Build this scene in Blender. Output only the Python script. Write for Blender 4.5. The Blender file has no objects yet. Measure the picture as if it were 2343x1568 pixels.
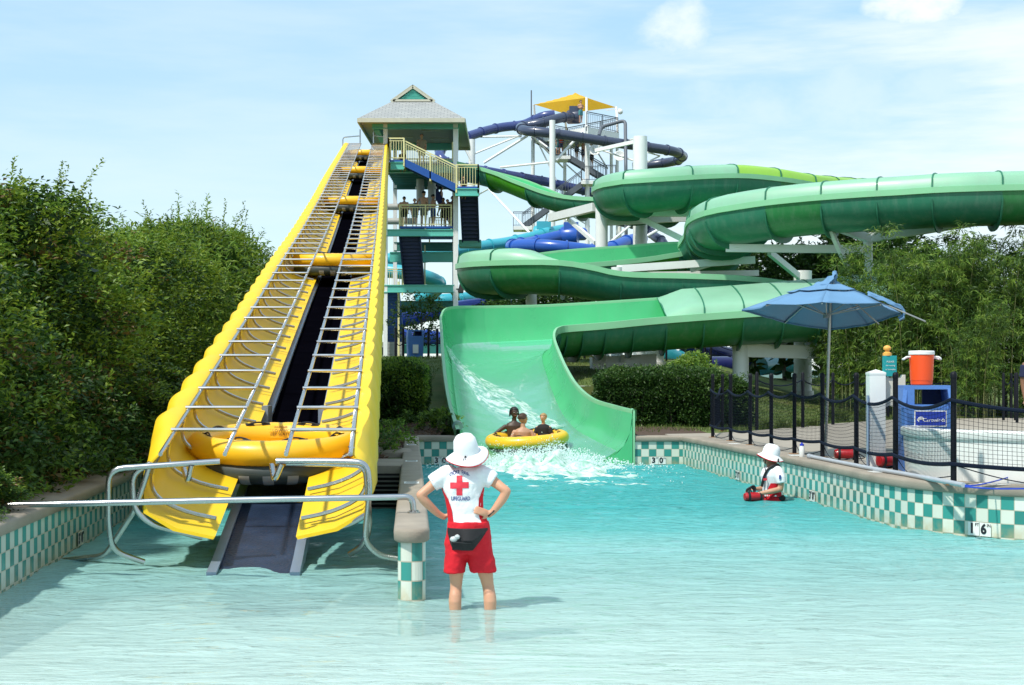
import bpy, bmesh, math, random
from mathutils import Vector, Matrix, Euler
R = math.radians
random.seed(7)
scene = bpy.context.scene
COL = scene.collection
# ---------------------------------------------------------------- camera geometry: eye 1.78 m above the pool water
FOC, CX, HORIZON, EYE = 3500.0, 1171.0, 862.0, 1.78
def P(px, py, d):
    "world point that lies d metres in front of the eye (survey of the site from the photograph)"
    return Vector(((px - CX) * d / FOC, d, EYE + (HORIZON - py) * d / FOC))
def view(x0, y0, z):
    return lambda x, y, d: P((x0 + x / z) / 1.6532, (y0 + y / z) / 1.6532, d)

# ---------------------------------------------------------------- object helpers
def tag(o, label=None, cat=None, group=None, kind=None):
    if label: o['label'] = label
    if cat: o['category'] = cat
    if group: o['group'] = group
    if kind: o['kind'] = kind
    return o
def thing(name, label, cat, loc=(0, 0, 0), rz=0.0, group=None):
    o = bpy.data.objects.new(name, None)
    COL.objects.link(o)
    o.location = loc; o.rotation_euler = (0, 0, rz); o.empty_display_size = .2
    return tag(o, label, cat, group)
def copy_tree(o, parent=None):
    c = o.copy(); COL.objects.link(c); c.parent = parent
    for ch in [k for k in bpy.data.objects if k.parent == o]:
        copy_tree(ch, c)
    return c
class MB:
    "collects shapes and links them as one mesh object"
    def __init__(s):
        s.v = []; s.f = []; s.m = []; s.uv = []
    def add(s, vs, fs, m=0, uv=None):
        b = len(s.v); s.v += [tuple(v) for v in vs]
        for i, f in enumerate(fs):
            s.f.append(tuple(k + b for k in f)); s.m.append(m)
            s.uv.append(uv[i] if uv else None)
        return s
    def quad(s, a, b, c, d, m=0, uv=None):
        return s.add([a, b, c, d], [(0, 1, 2, 3)], m, [uv] if uv else None)
    def box(s, c, size, m=0, rz=0.0, mat=None):
        hx, hy, hz = size[0] / 2, size[1] / 2, size[2] / 2
        mt = Matrix.Translation(Vector(c)) @ (mat if mat else Matrix.Rotation(rz, 4, 'Z'))
        vs = [mt @ Vector((x, y, z)) for x in (-hx, hx) for y in (-hy, hy) for z in (-hz, hz)]
        return s.add(vs, [(0, 1, 3, 2), (4, 6, 7, 5), (0, 4, 5, 1), (2, 3, 7, 6), (0, 2, 6, 4), (1, 5, 7, 3)], m)
    def beam(s, p0, p1, w, h, m=0, up=(0, 0, 1)):
        "rectangular bar from p0 to p1, w wide, h high, centred"
        p0, p1 = Vector(p0), Vector(p1); t = p1 - p0; L = t.length
        if L < 1e-6: return s
        t.normalize(); u = Vector(up)
        if abs(t.dot(u)) > .98: u = Vector((0, 1, 0))
        r = t.cross(u).normalized(); u = r.cross(t).normalized()
        vs = []
        for p in (p0, p1):
            for a, b in ((-1, -1), (1, -1), (1, 1), (-1, 1)):
                vs.append(p + r * (a * w / 2) + u * (b * h / 2))
        return s.add(vs, [(3, 2, 1, 0), (4, 5, 6, 7), (0, 1, 5, 4), (1, 2, 6, 5), (2, 3, 7, 6), (3, 0, 4, 7)], m)
    def tube(s, pts, r, n=8, m=0, caps=True, closed=False):
        pts = [Vector(p) for p in pts]; N = len(pts)
        rs = r if isinstance(r, (list, tuple)) else [r] * N
        ref = None; vs = []
        for i, p in enumerate(pts):
            if closed: t = pts[(i + 1) % N] - pts[i - 1]
            else: t = pts[min(i + 1, N - 1)] - pts[max(i - 1, 0)]
            if t.length < 1e-9: t = Vector((0, 0, 1))
            t.normalize()
            if ref is None:
                ref = Vector((0, 0, 1)) if abs(t.z) < .9 else Vector((1, 0, 0))
            a = ref - t * ref.dot(t)
            if a.length < 1e-6: a = t.orthogonal()
            a.normalize(); ref = a; b = t.cross(a)
            for k in range(n):
                an = 2 * math.pi * k / n
                vs.append(p + (a * math.cos(an) + b * math.sin(an)) * rs[i])
        fs = []
        for i in range(N if closed else N - 1):
            j = (i + 1) % N
            for k in range(n):
                l = (k + 1) % n
                fs.append((i * n + k, i * n + l, j * n + l, j * n + k))
        if caps and not closed:
            fs.append(tuple(reversed(range(n)))); fs.append(tuple(range((N - 1) * n, N * n)))
        return s.add(vs, fs, m)
    def cyl(s, p0, p1, r0, r1=None, n=16, m=0, caps=True):
        return s.tube([p0, p1], [r0, r0 if r1 is None else r1], n, m, caps)
    def lathe(s, prof, c=(0, 0, 0), n=24, m=0, mat=None):
        "prof: (radius, z) pairs"
        vs = []; c = Vector(c)
        for r, z in prof:
            for k in range(n):
                a = 2 * math.pi * k / n
                p = Vector((r * math.cos(a), r * math.sin(a), z))
                vs.append(c + (mat @ p if mat else p))
        fs = []
        for i in range(len(prof) - 1):
            for k in range(n):
                l = (k + 1) % n
                fs.append((i * n + k, i * n + l, (i + 1) * n + l, (i + 1) * n + k))
        if prof[0][0] > 1e-4: fs.append(tuple(reversed(range(n))))
        if prof[-1][0] > 1e-4: fs.append(tuple(range((len(prof) - 1) * n, len(prof) * n)))
        return s.add(vs, fs, m)
    def ball(s, c, rad, n=12, m=0, mat=None):
        rx, ry, rz = (rad,) * 3 if not isinstance(rad, (tuple, list)) else rad
        vs = []; c = Vector(c); K = max(4, n // 2)
        for i in range(K + 1):
            th = math.pi * i / K
            for k in range(n):
                a = 2 * math.pi * k / n
                q = Vector((rx * math.sin(th) * math.cos(a), ry * math.sin(th) * math.sin(a), rz * math.cos(th)))
                vs.append(c + (mat @ q if mat else q))
        fs = []
        for i in range(K):
            for k in range(n):
                l = (k + 1) % n
                fs.append((i * n + k, (i + 1) * n + k, (i + 1) * n + l, i * n + l))
        return s.add(vs, fs, m)
    def loft(s, rings, m=0, closed=True, caps=False, uv=False):
        n = len(rings[0]); vs = [p for r in rings for p in r]; fs = []
        for i in range(len(rings) - 1):
            for k in range(n if closed else n - 1):
                l = (k + 1) % n
                fs.append((i * n + k, i * n + l, (i + 1) * n + l, (i + 1) * n + k))
        if caps:
            fs.append(tuple(reversed(range(n)))); fs.append(tuple(range((len(rings) - 1) * n, len(rings) * n)))
        return s.add(vs, fs, m)
    def poly_prism(s, poly, z0, z1, m=0):
        n = len(poly)
        vs = [(x, y, z0) for x, y in poly] + [(x, y, z1) for x, y in poly]
        fs = [tuple(reversed(range(n))), tuple(range(n, 2 * n))]
        fs += [(i, (i + 1) % n, n + (i + 1) % n, n + i) for i in range(n)]
        return s.add(vs, fs, m)
    def text(s, body, size, mat, m=0, extrude=0.002, align='CENTER', font_w=0):
        c = bpy.data.curves.new('lettering', 'FONT'); c.body = body; c.size = size
        c.align_x = align; c.align_y = 'CENTER'; c.extrude = extrude; c.offset = font_w; c.resolution_u = 3
        o = bpy.data.objects.new('lettering', c); COL.objects.link(o)
        dg = bpy.context.evaluated_depsgraph_get()
        me = bpy.data.meshes.new_from_object(o.evaluated_get(dg))
        s.add([mat @ v.co for v in me.vertices], [tuple(p.vertices) for p in me.polygons], m)
        bpy.data.objects.remove(o); bpy.data.meshes.remove(me); bpy.data.curves.remove(c)
        return s
    def build(s, name, mats, parent=None, smooth=True, loc=None, angle=40):
        me = bpy.data.meshes.new(name)
        me.from_pydata(s.v, [], s.f); 
        mats = mats if isinstance(mats, (list, tuple)) else [mats]
        for m in mats: me.materials.append(m)
        if len(mats) > 1: me.polygons.foreach_set('material_index', s.m)
        if any(s.uv):
            ul = me.uv_layers.new(name='uv')
            for p in me.polygons:
                u = s.uv[p.index]
                if u:
                    for li, q in zip(p.loop_indices, u): ul.data[li].uv = q
        if smooth:
            me.polygons.foreach_set('use_smooth', [True] * len(me.polygons))
            try: me.set_sharp_from_angle(angle=R(angle))
            except Exception: pass
        me.update()
        o = bpy.data.objects.new(name, me); COL.objects.link(o)
        if parent is not None: o.parent = parent
        if loc is not None: o.location = loc
        return o
def spline(pts, n=8, closed=False):
    "Catmull-Rom through tuples / vectors of any length"
    pts = [tuple(p) for p in pts]; N = len(pts); out = []
    def g(i):
        if closed: return pts[i % N]
        return pts[max(0, min(N - 1, i))]
    for i in range(N if closed else N - 1):
        p0, p1, p2, p3 = g(i - 1), g(i), g(i + 1), g(i + 2)
        for k in range(n):
            t = k / n
            out.append(tuple(.5 * (2 * b + (c - a) * t + (2 * a - 5 * b + 4 * c - d) * t * t + (3 * b - a - 3 * c + d) * t ** 3)
                             for a, b, c, d in zip(p0, p1, p2, p3)))
    if not closed: out.append(pts[-1])
    return out
def bend(pts, r=.12, n=5):
    "polyline with rounded corners, for pipes"
    pts = [Vector(p) for p in pts]; out = [pts[0]]
    for i in range(1, len(pts) - 1):
        a, b, c = pts[i - 1], pts[i], pts[i + 1]
        u, w = (a - b), (c - b)
        q = min(r, u.length * .45, w.length * .45)
        u = b + u.normalized() * q; w = b + w.normalized() * q
        for k in range(n + 1):
            t = k / n
            out.append(u * (1 - t) ** 2 + b * (2 * t * (1 - t)) + w * t * t)
    out.append(pts[-1]); return out
def resample(pts, step):
    pts = [Vector(p) for p in pts]; out = [pts[0]]; acc = 0
    for a, b in zip(pts, pts[1:]):
        L = (b - a).length; s = step - acc
        while s <= L and L > 0:
            out.append(a.lerp(b, s / L)); s += step
        acc = (acc + L) % step if L else acc
        acc = L - (s - step)
    return out

# ---------------------------------------------------------------- materials
MATS = {}
def M(name, col, rough=.5, metal=0.0, var=.10, scale=3.0, bump=0.0, bscale=30.0, spec=.5, coat=0.0, trans=None, sss=0.0, detail=4, streak=0.0):
    if name in MATS: return MATS[name]
    m = bpy.data.materials.new(name); m.use_nodes = True; nt = m.node_tree; N = nt.nodes; L = nt.links
    b = N['Principled BSDF']
    b.inputs['Roughness'].default_value = rough; b.inputs['Metallic'].default_value = metal
    b.inputs['Specular IOR Level'].default_value = spec
    if coat: b.inputs['Coat Weight'].default_value = coat; b.inputs['Coat Roughness'].default_value = .08
    if sss:
        b.inputs['Subsurface Weight'].default_value = sss; b.inputs['Subsurface Radius'].default_value = (.02, .008, .004)
        b.inputs['Subsurface Scale'].default_value = 1.0
    tc = N.new('ShaderNodeTexCoord'); nz = N.new('ShaderNodeTexNoise')
    nz.inputs['Scale'].default_value = scale; nz.inputs['Detail'].default_value = detail
    L.new(tc.outputs['Object'], nz.inputs['Vector'])
    mx = N.new('ShaderNodeMix'); mx.data_type = 'RGBA'
    c = Vector(col[:3])
    mx.inputs[6].default_value = (*[max(0, x * (1 - var * 1.6)) for x in c], 1)
    mx.inputs[7].default_value = (*[min(1, x * (1 + var * 1.6)) for x in c], 1)
    L.new(nz.outputs['Fac'], mx.inputs[0]); L.new(mx.outputs[2], b.inputs['Base Color'])
    if streak:
        mp = N.new('ShaderNodeMapping'); mp.inputs['Scale'].default_value = (3.2, 3.2, .35); L.new(tc.outputs['Object'], mp.inputs[0])
        n3 = N.new('ShaderNodeTexNoise'); n3.inputs['Scale'].default_value = 1.6; n3.inputs['Detail'].default_value = 7; n3.inputs['Roughness'].default_value = .7; L.new(mp.outputs[0], n3.inputs['Vector'])
        r3 = N.new('ShaderNodeMapRange'); r3.inputs['From Min'].default_value = .48; r3.inputs['From Max'].default_value = .78; r3.inputs['To Max'].default_value = streak; L.new(n3.outputs['Fac'], r3.inputs['Value'])
        m3 = N.new('ShaderNodeMix'); m3.data_type = 'RGBA'; L.new(r3.outputs['Result'], m3.inputs[0]); L.new(mx.outputs[2], m3.inputs[6]); m3.inputs[7].default_value = (.36, .42, .36, 1); L.new(m3.outputs[2], b.inputs['Base Color'])
    rr = N.new('ShaderNodeMapRange'); rr.inputs['To Min'].default_value = max(0, rough - .08); rr.inputs['To Max'].default_value = min(1, rough + .1)
    L.new(nz.outputs['Fac'], rr.inputs['Value']); L.new(rr.outputs['Result'], b.inputs['Roughness'])
    if bump:
        n2 = N.new('ShaderNodeTexNoise'); n2.inputs['Scale'].default_value = bscale; n2.inputs['Detail'].default_value = 5
        L.new(tc.outputs['Object'], n2.inputs['Vector'])
        bp = N.new('ShaderNodeBump'); bp.inputs['Strength'].default_value = bump; bp.inputs['Distance'].default_value = .02
        L.new(n2.outputs['Fac'], bp.inputs['Height']); L.new(bp.outputs['Normal'], b.inputs['Normal'])
    if trans:
        ts = N.new('ShaderNodeBsdfTranslucent'); ts.inputs['Color'].default_value = (*trans[:3], 1)
        ms = N.new('ShaderNodeMixShader'); ms.inputs[0].default_value = trans[3]
        L.new(b.outputs[0], ms.inputs[1]); L.new(ts.outputs[0], ms.inputs[2])
        L.new(ms.outputs[0], N['Material Output'].inputs['Surface'])
    MATS[name] = m
    return m
def leafmat(name, col, col2, trans=.3):
    "leaf colour varies from leaf to leaf (every leaf is its own mesh island)"
    m = bpy.data.materials.new(name); m.use_nodes = True; nt = m.node_tree; N = nt.nodes; L = nt.links
    b = N['Principled BSDF']; b.inputs['Roughness'].default_value = .45; b.inputs['Specular IOR Level'].default_value = .35
    g = N.new('ShaderNodeNewGeometry'); mx = N.new('ShaderNodeMix'); mx.data_type = 'RGBA'
    mx.inputs[6].default_value = (*col, 1); mx.inputs[7].default_value = (*col2, 1)
    L.new(g.outputs['Random Per Island'], mx.inputs[0]); L.new(mx.outputs[2], b.inputs['Base Color'])
    ts = N.new('ShaderNodeBsdfTranslucent'); L.new(mx.outputs[2], ts.inputs['Color'])
    ms = N.new('ShaderNodeMixShader'); ms.inputs[0].default_value = trans
    L.new(b.outputs[0], ms.inputs[1]); L.new(ts.outputs[0], ms.inputs[2])
    L.new(ms.outputs[0], N['Material Output'].inputs['Surface'])
    return m

# ---------------------------------------------------------------- camera, sun, sky
cam = bpy.data.cameras.new('camera'); co = bpy.data.objects.new('camera', cam); COL.objects.link(co)
co.location = (0, 0, EYE); co.rotation_euler = (R(90), 0, 0)
cam.sensor_width = 36; cam.lens = 36 * FOC / 2342; cam.shift_y = (HORIZON - 784) / 2342; cam.clip_end = 6000; cam.clip_start = .1
scene.camera = co
SUN_EL, SUN_AZ = R(56), R(224)           # compass azimuth with +Y as north: from the left, a little behind the eye
sd = Vector((math.sin(SUN_AZ) * math.cos(SUN_EL), math.cos(SUN_AZ) * math.cos(SUN_EL), math.sin(SUN_EL)))
sl = bpy.data.lights.new('sun', 'SUN'); sl.energy = 3.7; sl.angle = R(2.2); sl.color = (1, .95, .86)
so = bpy.data.objects.new('sun', sl); COL.objects.link(so); so.rotation_euler = (-sd).to_track_quat('-Z', 'Y').to_euler()
so.location = (-30, -20, 60)
w = bpy.data.worlds.new('World'); scene.world = w; w.use_nodes = True
N, L = w.node_tree.nodes, w.node_tree.links
bg = N['Background']; bg.inputs['Strength'].default_value = .15
sk = N.new('ShaderNodeTexSky'); sk.sky_type = 'NISHITA'; sk.sun_disc = False
sk.sun_elevation = SUN_EL; sk.sun_rotation = SUN_AZ; sk.air_density = 1.0; sk.dust_density = .3; sk.ozone_density = 2.0
# thin cloud: streaks and a few puffs, laid out by direction on the sky
tc = N.new('ShaderNodeTexCoord'); sp = N.new('ShaderNodeSeparateXYZ'); L.new(tc.outputs['Generated'], sp.inputs[0])
def mth(op, a, b=None, cl=False):
    n = N.new('ShaderNodeMath'); n.operation = op; n.use_clamp = cl
    for i, q in enumerate((a, b)):
        if q is None: continue
        if isinstance(q, (int, float)): n.inputs[i].default_value = q
        else: L.new(q, n.inputs[i])
    return n.outputs[0]
def ramp(x, a, b):
    n = N.new('ShaderNodeMapRange'); n.interpolation_type = 'SMOOTHSTEP'
    L.new(x, n.inputs['Value']); n.inputs['From Min'].default_value = a; n.inputs['From Max'].default_value = b
    return n.outputs['Result']
def cloudnoise(sx, sy, sz, detail, loc):
    mp = N.new('ShaderNodeMapping'); mp.inputs['Scale'].default_value = (sx, sy, sz); mp.inputs['Location'].default_value = loc
    L.new(tc.outputs['Generated'], mp.inputs['Vector'])
    n = N.new('ShaderNodeTexNoise'); n.inputs['Scale'].default_value = 1; n.inputs['Detail'].default_value = detail
    n.inputs['Roughness'].default_value = .58; L.new(mp.outputs['Vector'], n.inputs['Vector']); return n.outputs['Fac']
streak = cloudnoise(4, 4, 26, 6, (3.1, .4, 1.7))
side = ramp(sp.outputs['X'], -.12, .22)                       # more cloud towards the right
c1 = mth('MULTIPLY', ramp(streak, .36, .74), mth('ADD', mth('MULTIPLY', side, .58), .22))
puffn = cloudnoise(20, 20, 30, 6, (0, 0, .3))
def puff(az, el, ra, re):
    dx = mth('DIVIDE', mth('SUBTRACT', sp.outputs['X'], math.sin(az) * math.cos(el)), ra)
    dz = mth('DIVIDE', mth('SUBTRACT', sp.outputs['Z'], math.sin(el)), re)
    r2 = mth('ADD', mth('MULTIPLY', dx, dx), mth('MULTIPLY', dz, dz))
    v = mth('SUBTRACT', mth('ADD', 1.0, mth('MULTIPLY', mth('SUBTRACT', puffn, .5), 3.6)), r2)
    return ramp(v, .0, 1.5)
c2 = mth('MULTIPLY', puff(math.atan((1545 - CX) / FOC), math.atan((HORIZON - 70) / FOC), .030, .020), .75)
c3 = puff(math.atan((2105 - CX) / FOC), math.atan((HORIZON - 30) / FOC), .036, .020)
c4 = mth('MULTIPLY', puff(math.atan((2080 - CX) / FOC), math.atan((HORIZON - 225) / FOC), .22, .028), .30)
cov = mth('MAXIMUM', mth('MAXIMUM', c1, c2), mth('MAXIMUM', c3, c4))
low = ramp(sp.outputs['Z'], .24, .0)       # milky towards the horizon
hz = N.new('ShaderNodeMix'); hz.data_type = 'RGBA'; L.new(low, hz.inputs[0]); hz.inputs[6].default_value = (2.7, 4.35, 5.5, 1); hz.inputs[7].default_value = (4.3, 5.25, 5.5, 1)
hm = N.new('ShaderNodeMix'); hm.data_type = 'RGBA'; hm.inputs[0].default_value = .68; L.new(sk.outputs[0], hm.inputs[6]); L.new(hz.outputs[2], hm.inputs[7])
cm = N.new('ShaderNodeMix'); cm.data_type = 'RGBA'; L.new(cov, cm.inputs[0]); L.new(hm.outputs[2], cm.inputs[6])
cm.inputs[7].default_value = (5.7, 6.0, 6.0, 1)
L.new(cm.outputs[2], bg.inputs['Color'])
scene.view_settings.view_transform = 'Standard'; scene.view_settings.look = 'None'
scene.view_settings.exposure = 0.33; scene.view_settings.gamma = 1
scene.cycles.max_bounces = 8; scene.cycles.transparent_max_bounces = 16; scene.cycles.use_denoising = True
scene.cycles.caustics_reflective = False; scene.cycles.caustics_refractive = False
# ================================================================ SETTING: ground, pool, water, deck
from mathutils import noise as mn
def sst(a, b, x):
    t = max(0.0, min(1.0, (x - a) / (b - a))); return t * t * (3 - 2 * t)
def interp(tab, x):
    if x <= tab[0][0]: return tab[0][1]
    for (a, u), (b, v) in zip(tab, tab[1:]):
        if x <= b: return u + (v - u) * (x - a) / (b - a)
    return tab[-1][1]
FAR = 30.8                                            # far pool wall
TILE = .1524
TOP = .473                                            # top of the tile band above the water
DECK = .585
LEFTW = [(-3.72, 7.0), (-4.2, 12.5), (-4.74, 18.4), (-4.95, 20.6)]
RIGHTW = [tuple(v) for v in spline([(3.44, 30.8), (3.72, 28), (3.98, 24.9), (4.2, 22.4), (4.38, 19.9), (4.47, 18.7), (4.68, 17.75), (5.07, 17.1), (5.55, 16.6), (6.6, 16.1), (9, 15.7), (14, 15.5)], 7)]
def med_x(d): return -.79 - .0657 * (d - 12.05)       # centre of the wall between the two pools
def wall_left(d): return interp([(y, x) for x, y in LEFTW], d)
RW = sorted((y, x) for x, y in RIGHTW)
def wall_right(d): return interp(RW, d) if d > 15.55 else 14.0

def tilemat(name, teal, cream):
    m = bpy.data.materials.new(name); m.use_nodes = True; N, L = m.node_tree.nodes, m.node_tree.links
    b = N['Principled BSDF']; b.inputs['Roughness'].default_value = .22; b.inputs['Specular IOR Level'].default_value = .5
    uv = N.new('ShaderNodeUVMap'); uv.uv_map = 'uv'; sx = N.new('ShaderNodeSeparateXYZ'); L.new(uv.outputs[0], sx.inputs[0])
    def mt(op, a, b_=None):
        n = N.new('ShaderNodeMath'); n.operation = op
        for i, q in enumerate((a, b_)):
            if q is None: continue
            if isinstance(q, (int, float)): n.inputs[i].default_value = q
            else: L.new(q, n.inputs[i])
        return n.outputs[0]
    fu, fv = mt('FLOOR', sx.outputs[0]), mt('FLOOR', sx.outputs[1])
    chk = mt('MODULO', mt('ABSOLUTE', mt('ADD', fu, fv)), 2)
    wn = N.new('ShaderNodeTexWhiteNoise'); wn.noise_dimensions = '2D'; cb = N.new('ShaderNodeCombineXYZ')
    L.new(fu, cb.inputs[0]); L.new(fv, cb.inputs[1]); L.new(cb.outputs[0], wn.inputs['Vector'])
    def mix(f, a, c):
        n = N.new('ShaderNodeMix'); n.data_type = 'RGBA'
        for k, q in ((0, f), (6, a), (7, c)):
            if isinstance(q, tuple): n.inputs[k].default_value = (*q, 1)
            elif isinstance(q, (int, float)): n.inputs[k].default_value = q
            else: L.new(q, n.inputs[k])
        return n.outputs[2]
    t1 = mix(wn.outputs['Value'], teal, tuple(x * .72 for x in teal)); t2 = mix(wn.outputs['Value'], cream, tuple(x * .86 for x in cream))
    c = mix(chk, t1, t2)
    # mineral scale left by the water, in a ragged band just above the water line
    tn = N.new('ShaderNodeTexNoise'); tn.inputs['Scale'].default_value = 1.3; tn.inputs['Detail'].default_value = 6; L.new(uv.outputs[0], tn.inputs['Vector'])
    band = mt('MULTIPLY', mt('SUBTRACT', 1.0, mt('MINIMUM', 1.0, mt('MAXIMUM', 0.0, mt('DIVIDE', mt('SUBTRACT', sx.outputs[1], -.25), 1.2)))), mt('MINIMUM', 1, mt('MAXIMUM', 0, mt('MULTIPLY', mt('SUBTRACT', tn.outputs['Fac'], .36), 4.0))))
    c = mix(mt('MULTIPLY', band, .75), c, (.50, .36, .16))
    gu = mt('ABSOLUTE', mt('SUBTRACT', mt('FRACT', sx.outputs[0]), .5)); gv = mt('ABSOLUTE', mt('SUBTRACT', mt('FRACT', sx.outputs[1]), .5))
    g = mt('GREATER_THAN', mt('MAXIMUM', gu, gv), .474)
    c = mix(g, c, (.44, .40, .30)); L.new(c, b.inputs['Base Color'])
    rg = N.new('ShaderNodeMapRange'); L.new(g, rg.inputs['Value']); rg.inputs['To Min'].default_value = .2; rg.inputs['To Max'].default_value = .8
    L.new(rg.outputs['Result'], b.inputs['Roughness'])
    bp = N.new('ShaderNodeBump'); bp.inputs['Strength'].default_value = .5; bp.inputs['Distance'].default_value = .01; bp.invert = True
    L.new(g, bp.inputs['Height']); L.new(bp.outputs['Normal'], b.inputs['Normal'])
    return m
MT_TILE = tilemat('pool_tile', (.045, .30, .26), (.70, .74, .64))
MT_CONC = M('coping_concrete', (.29, .25, .20), .85, var=.26, scale=2.2, detail=9, bump=.25, bscale=60)
MT_DECK = M('deck_concrete', (.33, .29, .235), .88, var=.20, scale=.6, detail=9, bump=.2, bscale=50)
MT_INK = M('black_ink', (.012, .013, .02), .5)
MT_WHITEP = M('white_plate', (.80, .80, .76), .4, var=.05)

def arc(path):
    s = [0.0]
    for a, b in zip(path, path[1:]): s.append(s[-1] + math.hypot(b[0] - a[0], b[1] - a[1]))
    return s
def dense(path, step=.12):
    out = []
    for a, b in zip(path, path[1:]):
        n = max(1, int(math.hypot(b[0] - a[0], b[1] - a[1]) / step))
        out += [(a[0] + (b[0] - a[0]) * k / n, a[1] + (b[1] - a[1]) * k / n) for k in range(n)]
    return out + [path[-1]]
def pool_wall(path, name, label, side, phase=0, cop_w=.36, back=.3, depth=-1.15):
    "tiled wall along a path on plan; side=+1 when the pool lies to the left of the walking direction"
    path = dense([tuple(p) for p in path]); S = arc(path); n = len(path)
    t = thing(name, label, 'pool wall')
    nor = []
    for i in range(n):
        a, b = path[max(0, i - 1)], path[min(n - 1, i + 1)]
        q = Vector((b[0] - a[0], b[1] - a[1])).normalized(); nor.append(Vector((-q.y, q.x)) * side)
    f = MB()
    rows = [depth, -.3, 0, TOP + .01]
    for i in range(n - 1):
        for z0, z1 in zip(rows, rows[1:]):
            a, b = path[i], path[i + 1]
            us = [(S[i] / TILE + phase), (S[i + 1] / TILE + phase)]
            vv = [(z0 - (TOP - 3 * TILE)) / TILE, (z1 - (TOP - 3 * TILE)) / TILE]
            f.quad((*a, z0), (*b, z0), (*b, z1), (*a, z1), 0, [(us[0], vv[0]), (us[1], vv[0]), (us[1], vv[1]), (us[0], vv[1])])
    f.build('tile_face', MT_TILE, t, smooth=False)
    k = MB(); rings = []
    for i in range(n):
        p = Vector(path[i]); o = nor[i]
        prof = [(.03, TOP + .004), (.042, TOP + .02), (.042, DECK - .03), (.034, DECK - .012), (.012, DECK), (.012 - cop_w, DECK + .002), (.012 - cop_w, TOP - .1), (-.1, TOP + .004)]
        rings.append([Vector((*(p + o * u), z)) for u, z in prof])
    k.loft(rings, caps=True)
    k.build('coping', MT_CONC, t, angle=50)
    return t, path, S, nor
def marker(wall, px, txt, row=0, width=2):
    "depth figures baked on white tiles, on the row counted up from the water"
    t, path, S, nor = wall
    i = min(range(1, len(path) - 1), key=lambda k: abs(CX + path[k][0] * FOC / path[k][1] - px))
    p = Vector(path[i]); o = nor[i]; u = Vector((o.y, -o.x))      # reading direction
    u = -u if True else u
    z = TOP - 3 * TILE + TILE * (row + .5)
    e1 = Vector((u.x, u.y, 0)); e2 = Vector((0, 0, 1)); e3 = Vector((o.x, o.y, 0))
    if e1.cross(e2).dot(e3) < 0: e1 = -e1
    mat = Matrix(((e1.x, e2.x, e3.x, p.x + o.x * .016), (e1.y, e2.y, e3.y, p.y + o.y * .016), (e1.z, e2.z, e3.z, z), (0, 0, 0, 1)))
    m = MB(); h = TILE * .49
    vs = []
    for sx in (-1, 1):
        vs += [mat @ Vector((sx * .5 * TILE - h * .98, -h, -.002)), mat @ Vector((sx * .5 * TILE + h * .98, -h, -.002)), mat @ Vector((sx * .5 * TILE + h * .98, h, -.002)), mat @ Vector((sx * .5 * TILE - h * .98, h, -.002))]
    m.add(vs, [(0, 1, 2, 3), (4, 5, 6, 7)], 0)
    a, b = txt
    m.text(a, .15, mat @ Matrix.Translation((-.5 * TILE - .02, 0, .002)), 1, .001, font_w=.006)
    m.text(b, .15, mat @ Matrix.Translation((.5 * TILE - .02, 0, .002)), 1, .001, font_w=.006)
    m.text('FT', .05, mat @ Matrix.Translation((-.5 * TILE + .047, .045, .002)), 1, .001)
    m.text('IN', .05, mat @ Matrix.Translation((.5 * TILE + .047, .045, .002)), 1, .001)
    m.build('depth_marker', [MT_WHITEP, MT_INK], t, smooth=False)

right_wall = pool_wall(RIGHTW, 'pool_wall', 'curving green and cream checkered pool wall under the net fence', -1, 0)
marker(right_wall, 1689, ('3', '0')); marker(right_wall, 1862, ('3', '0')); marker(right_wall, 2237, ('1', '6'))
fw = pool_wall([(2.45, FAR), (3.44, FAR)], 'pool_wall', 'short checkered pool wall between the slide mouth and the curved wall', -1, 1)
marker(fw, 1508, ('3', '0'))
fl = pool_wall([(med_x(FAR) + .1, FAR), (-1.05, FAR)], 'pool_wall', 'short checkered pool wall left of the slide mouth behind the hat', -1, 1)
marker(fl, 1008, ('3', '0'))
lw = pool_wall(LEFTW, 'pool_wall', 'shaded checkered pool wall along the hedge', -1, 0, cop_w=.55)
marker(lw, 183, ('3', '0'))
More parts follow.
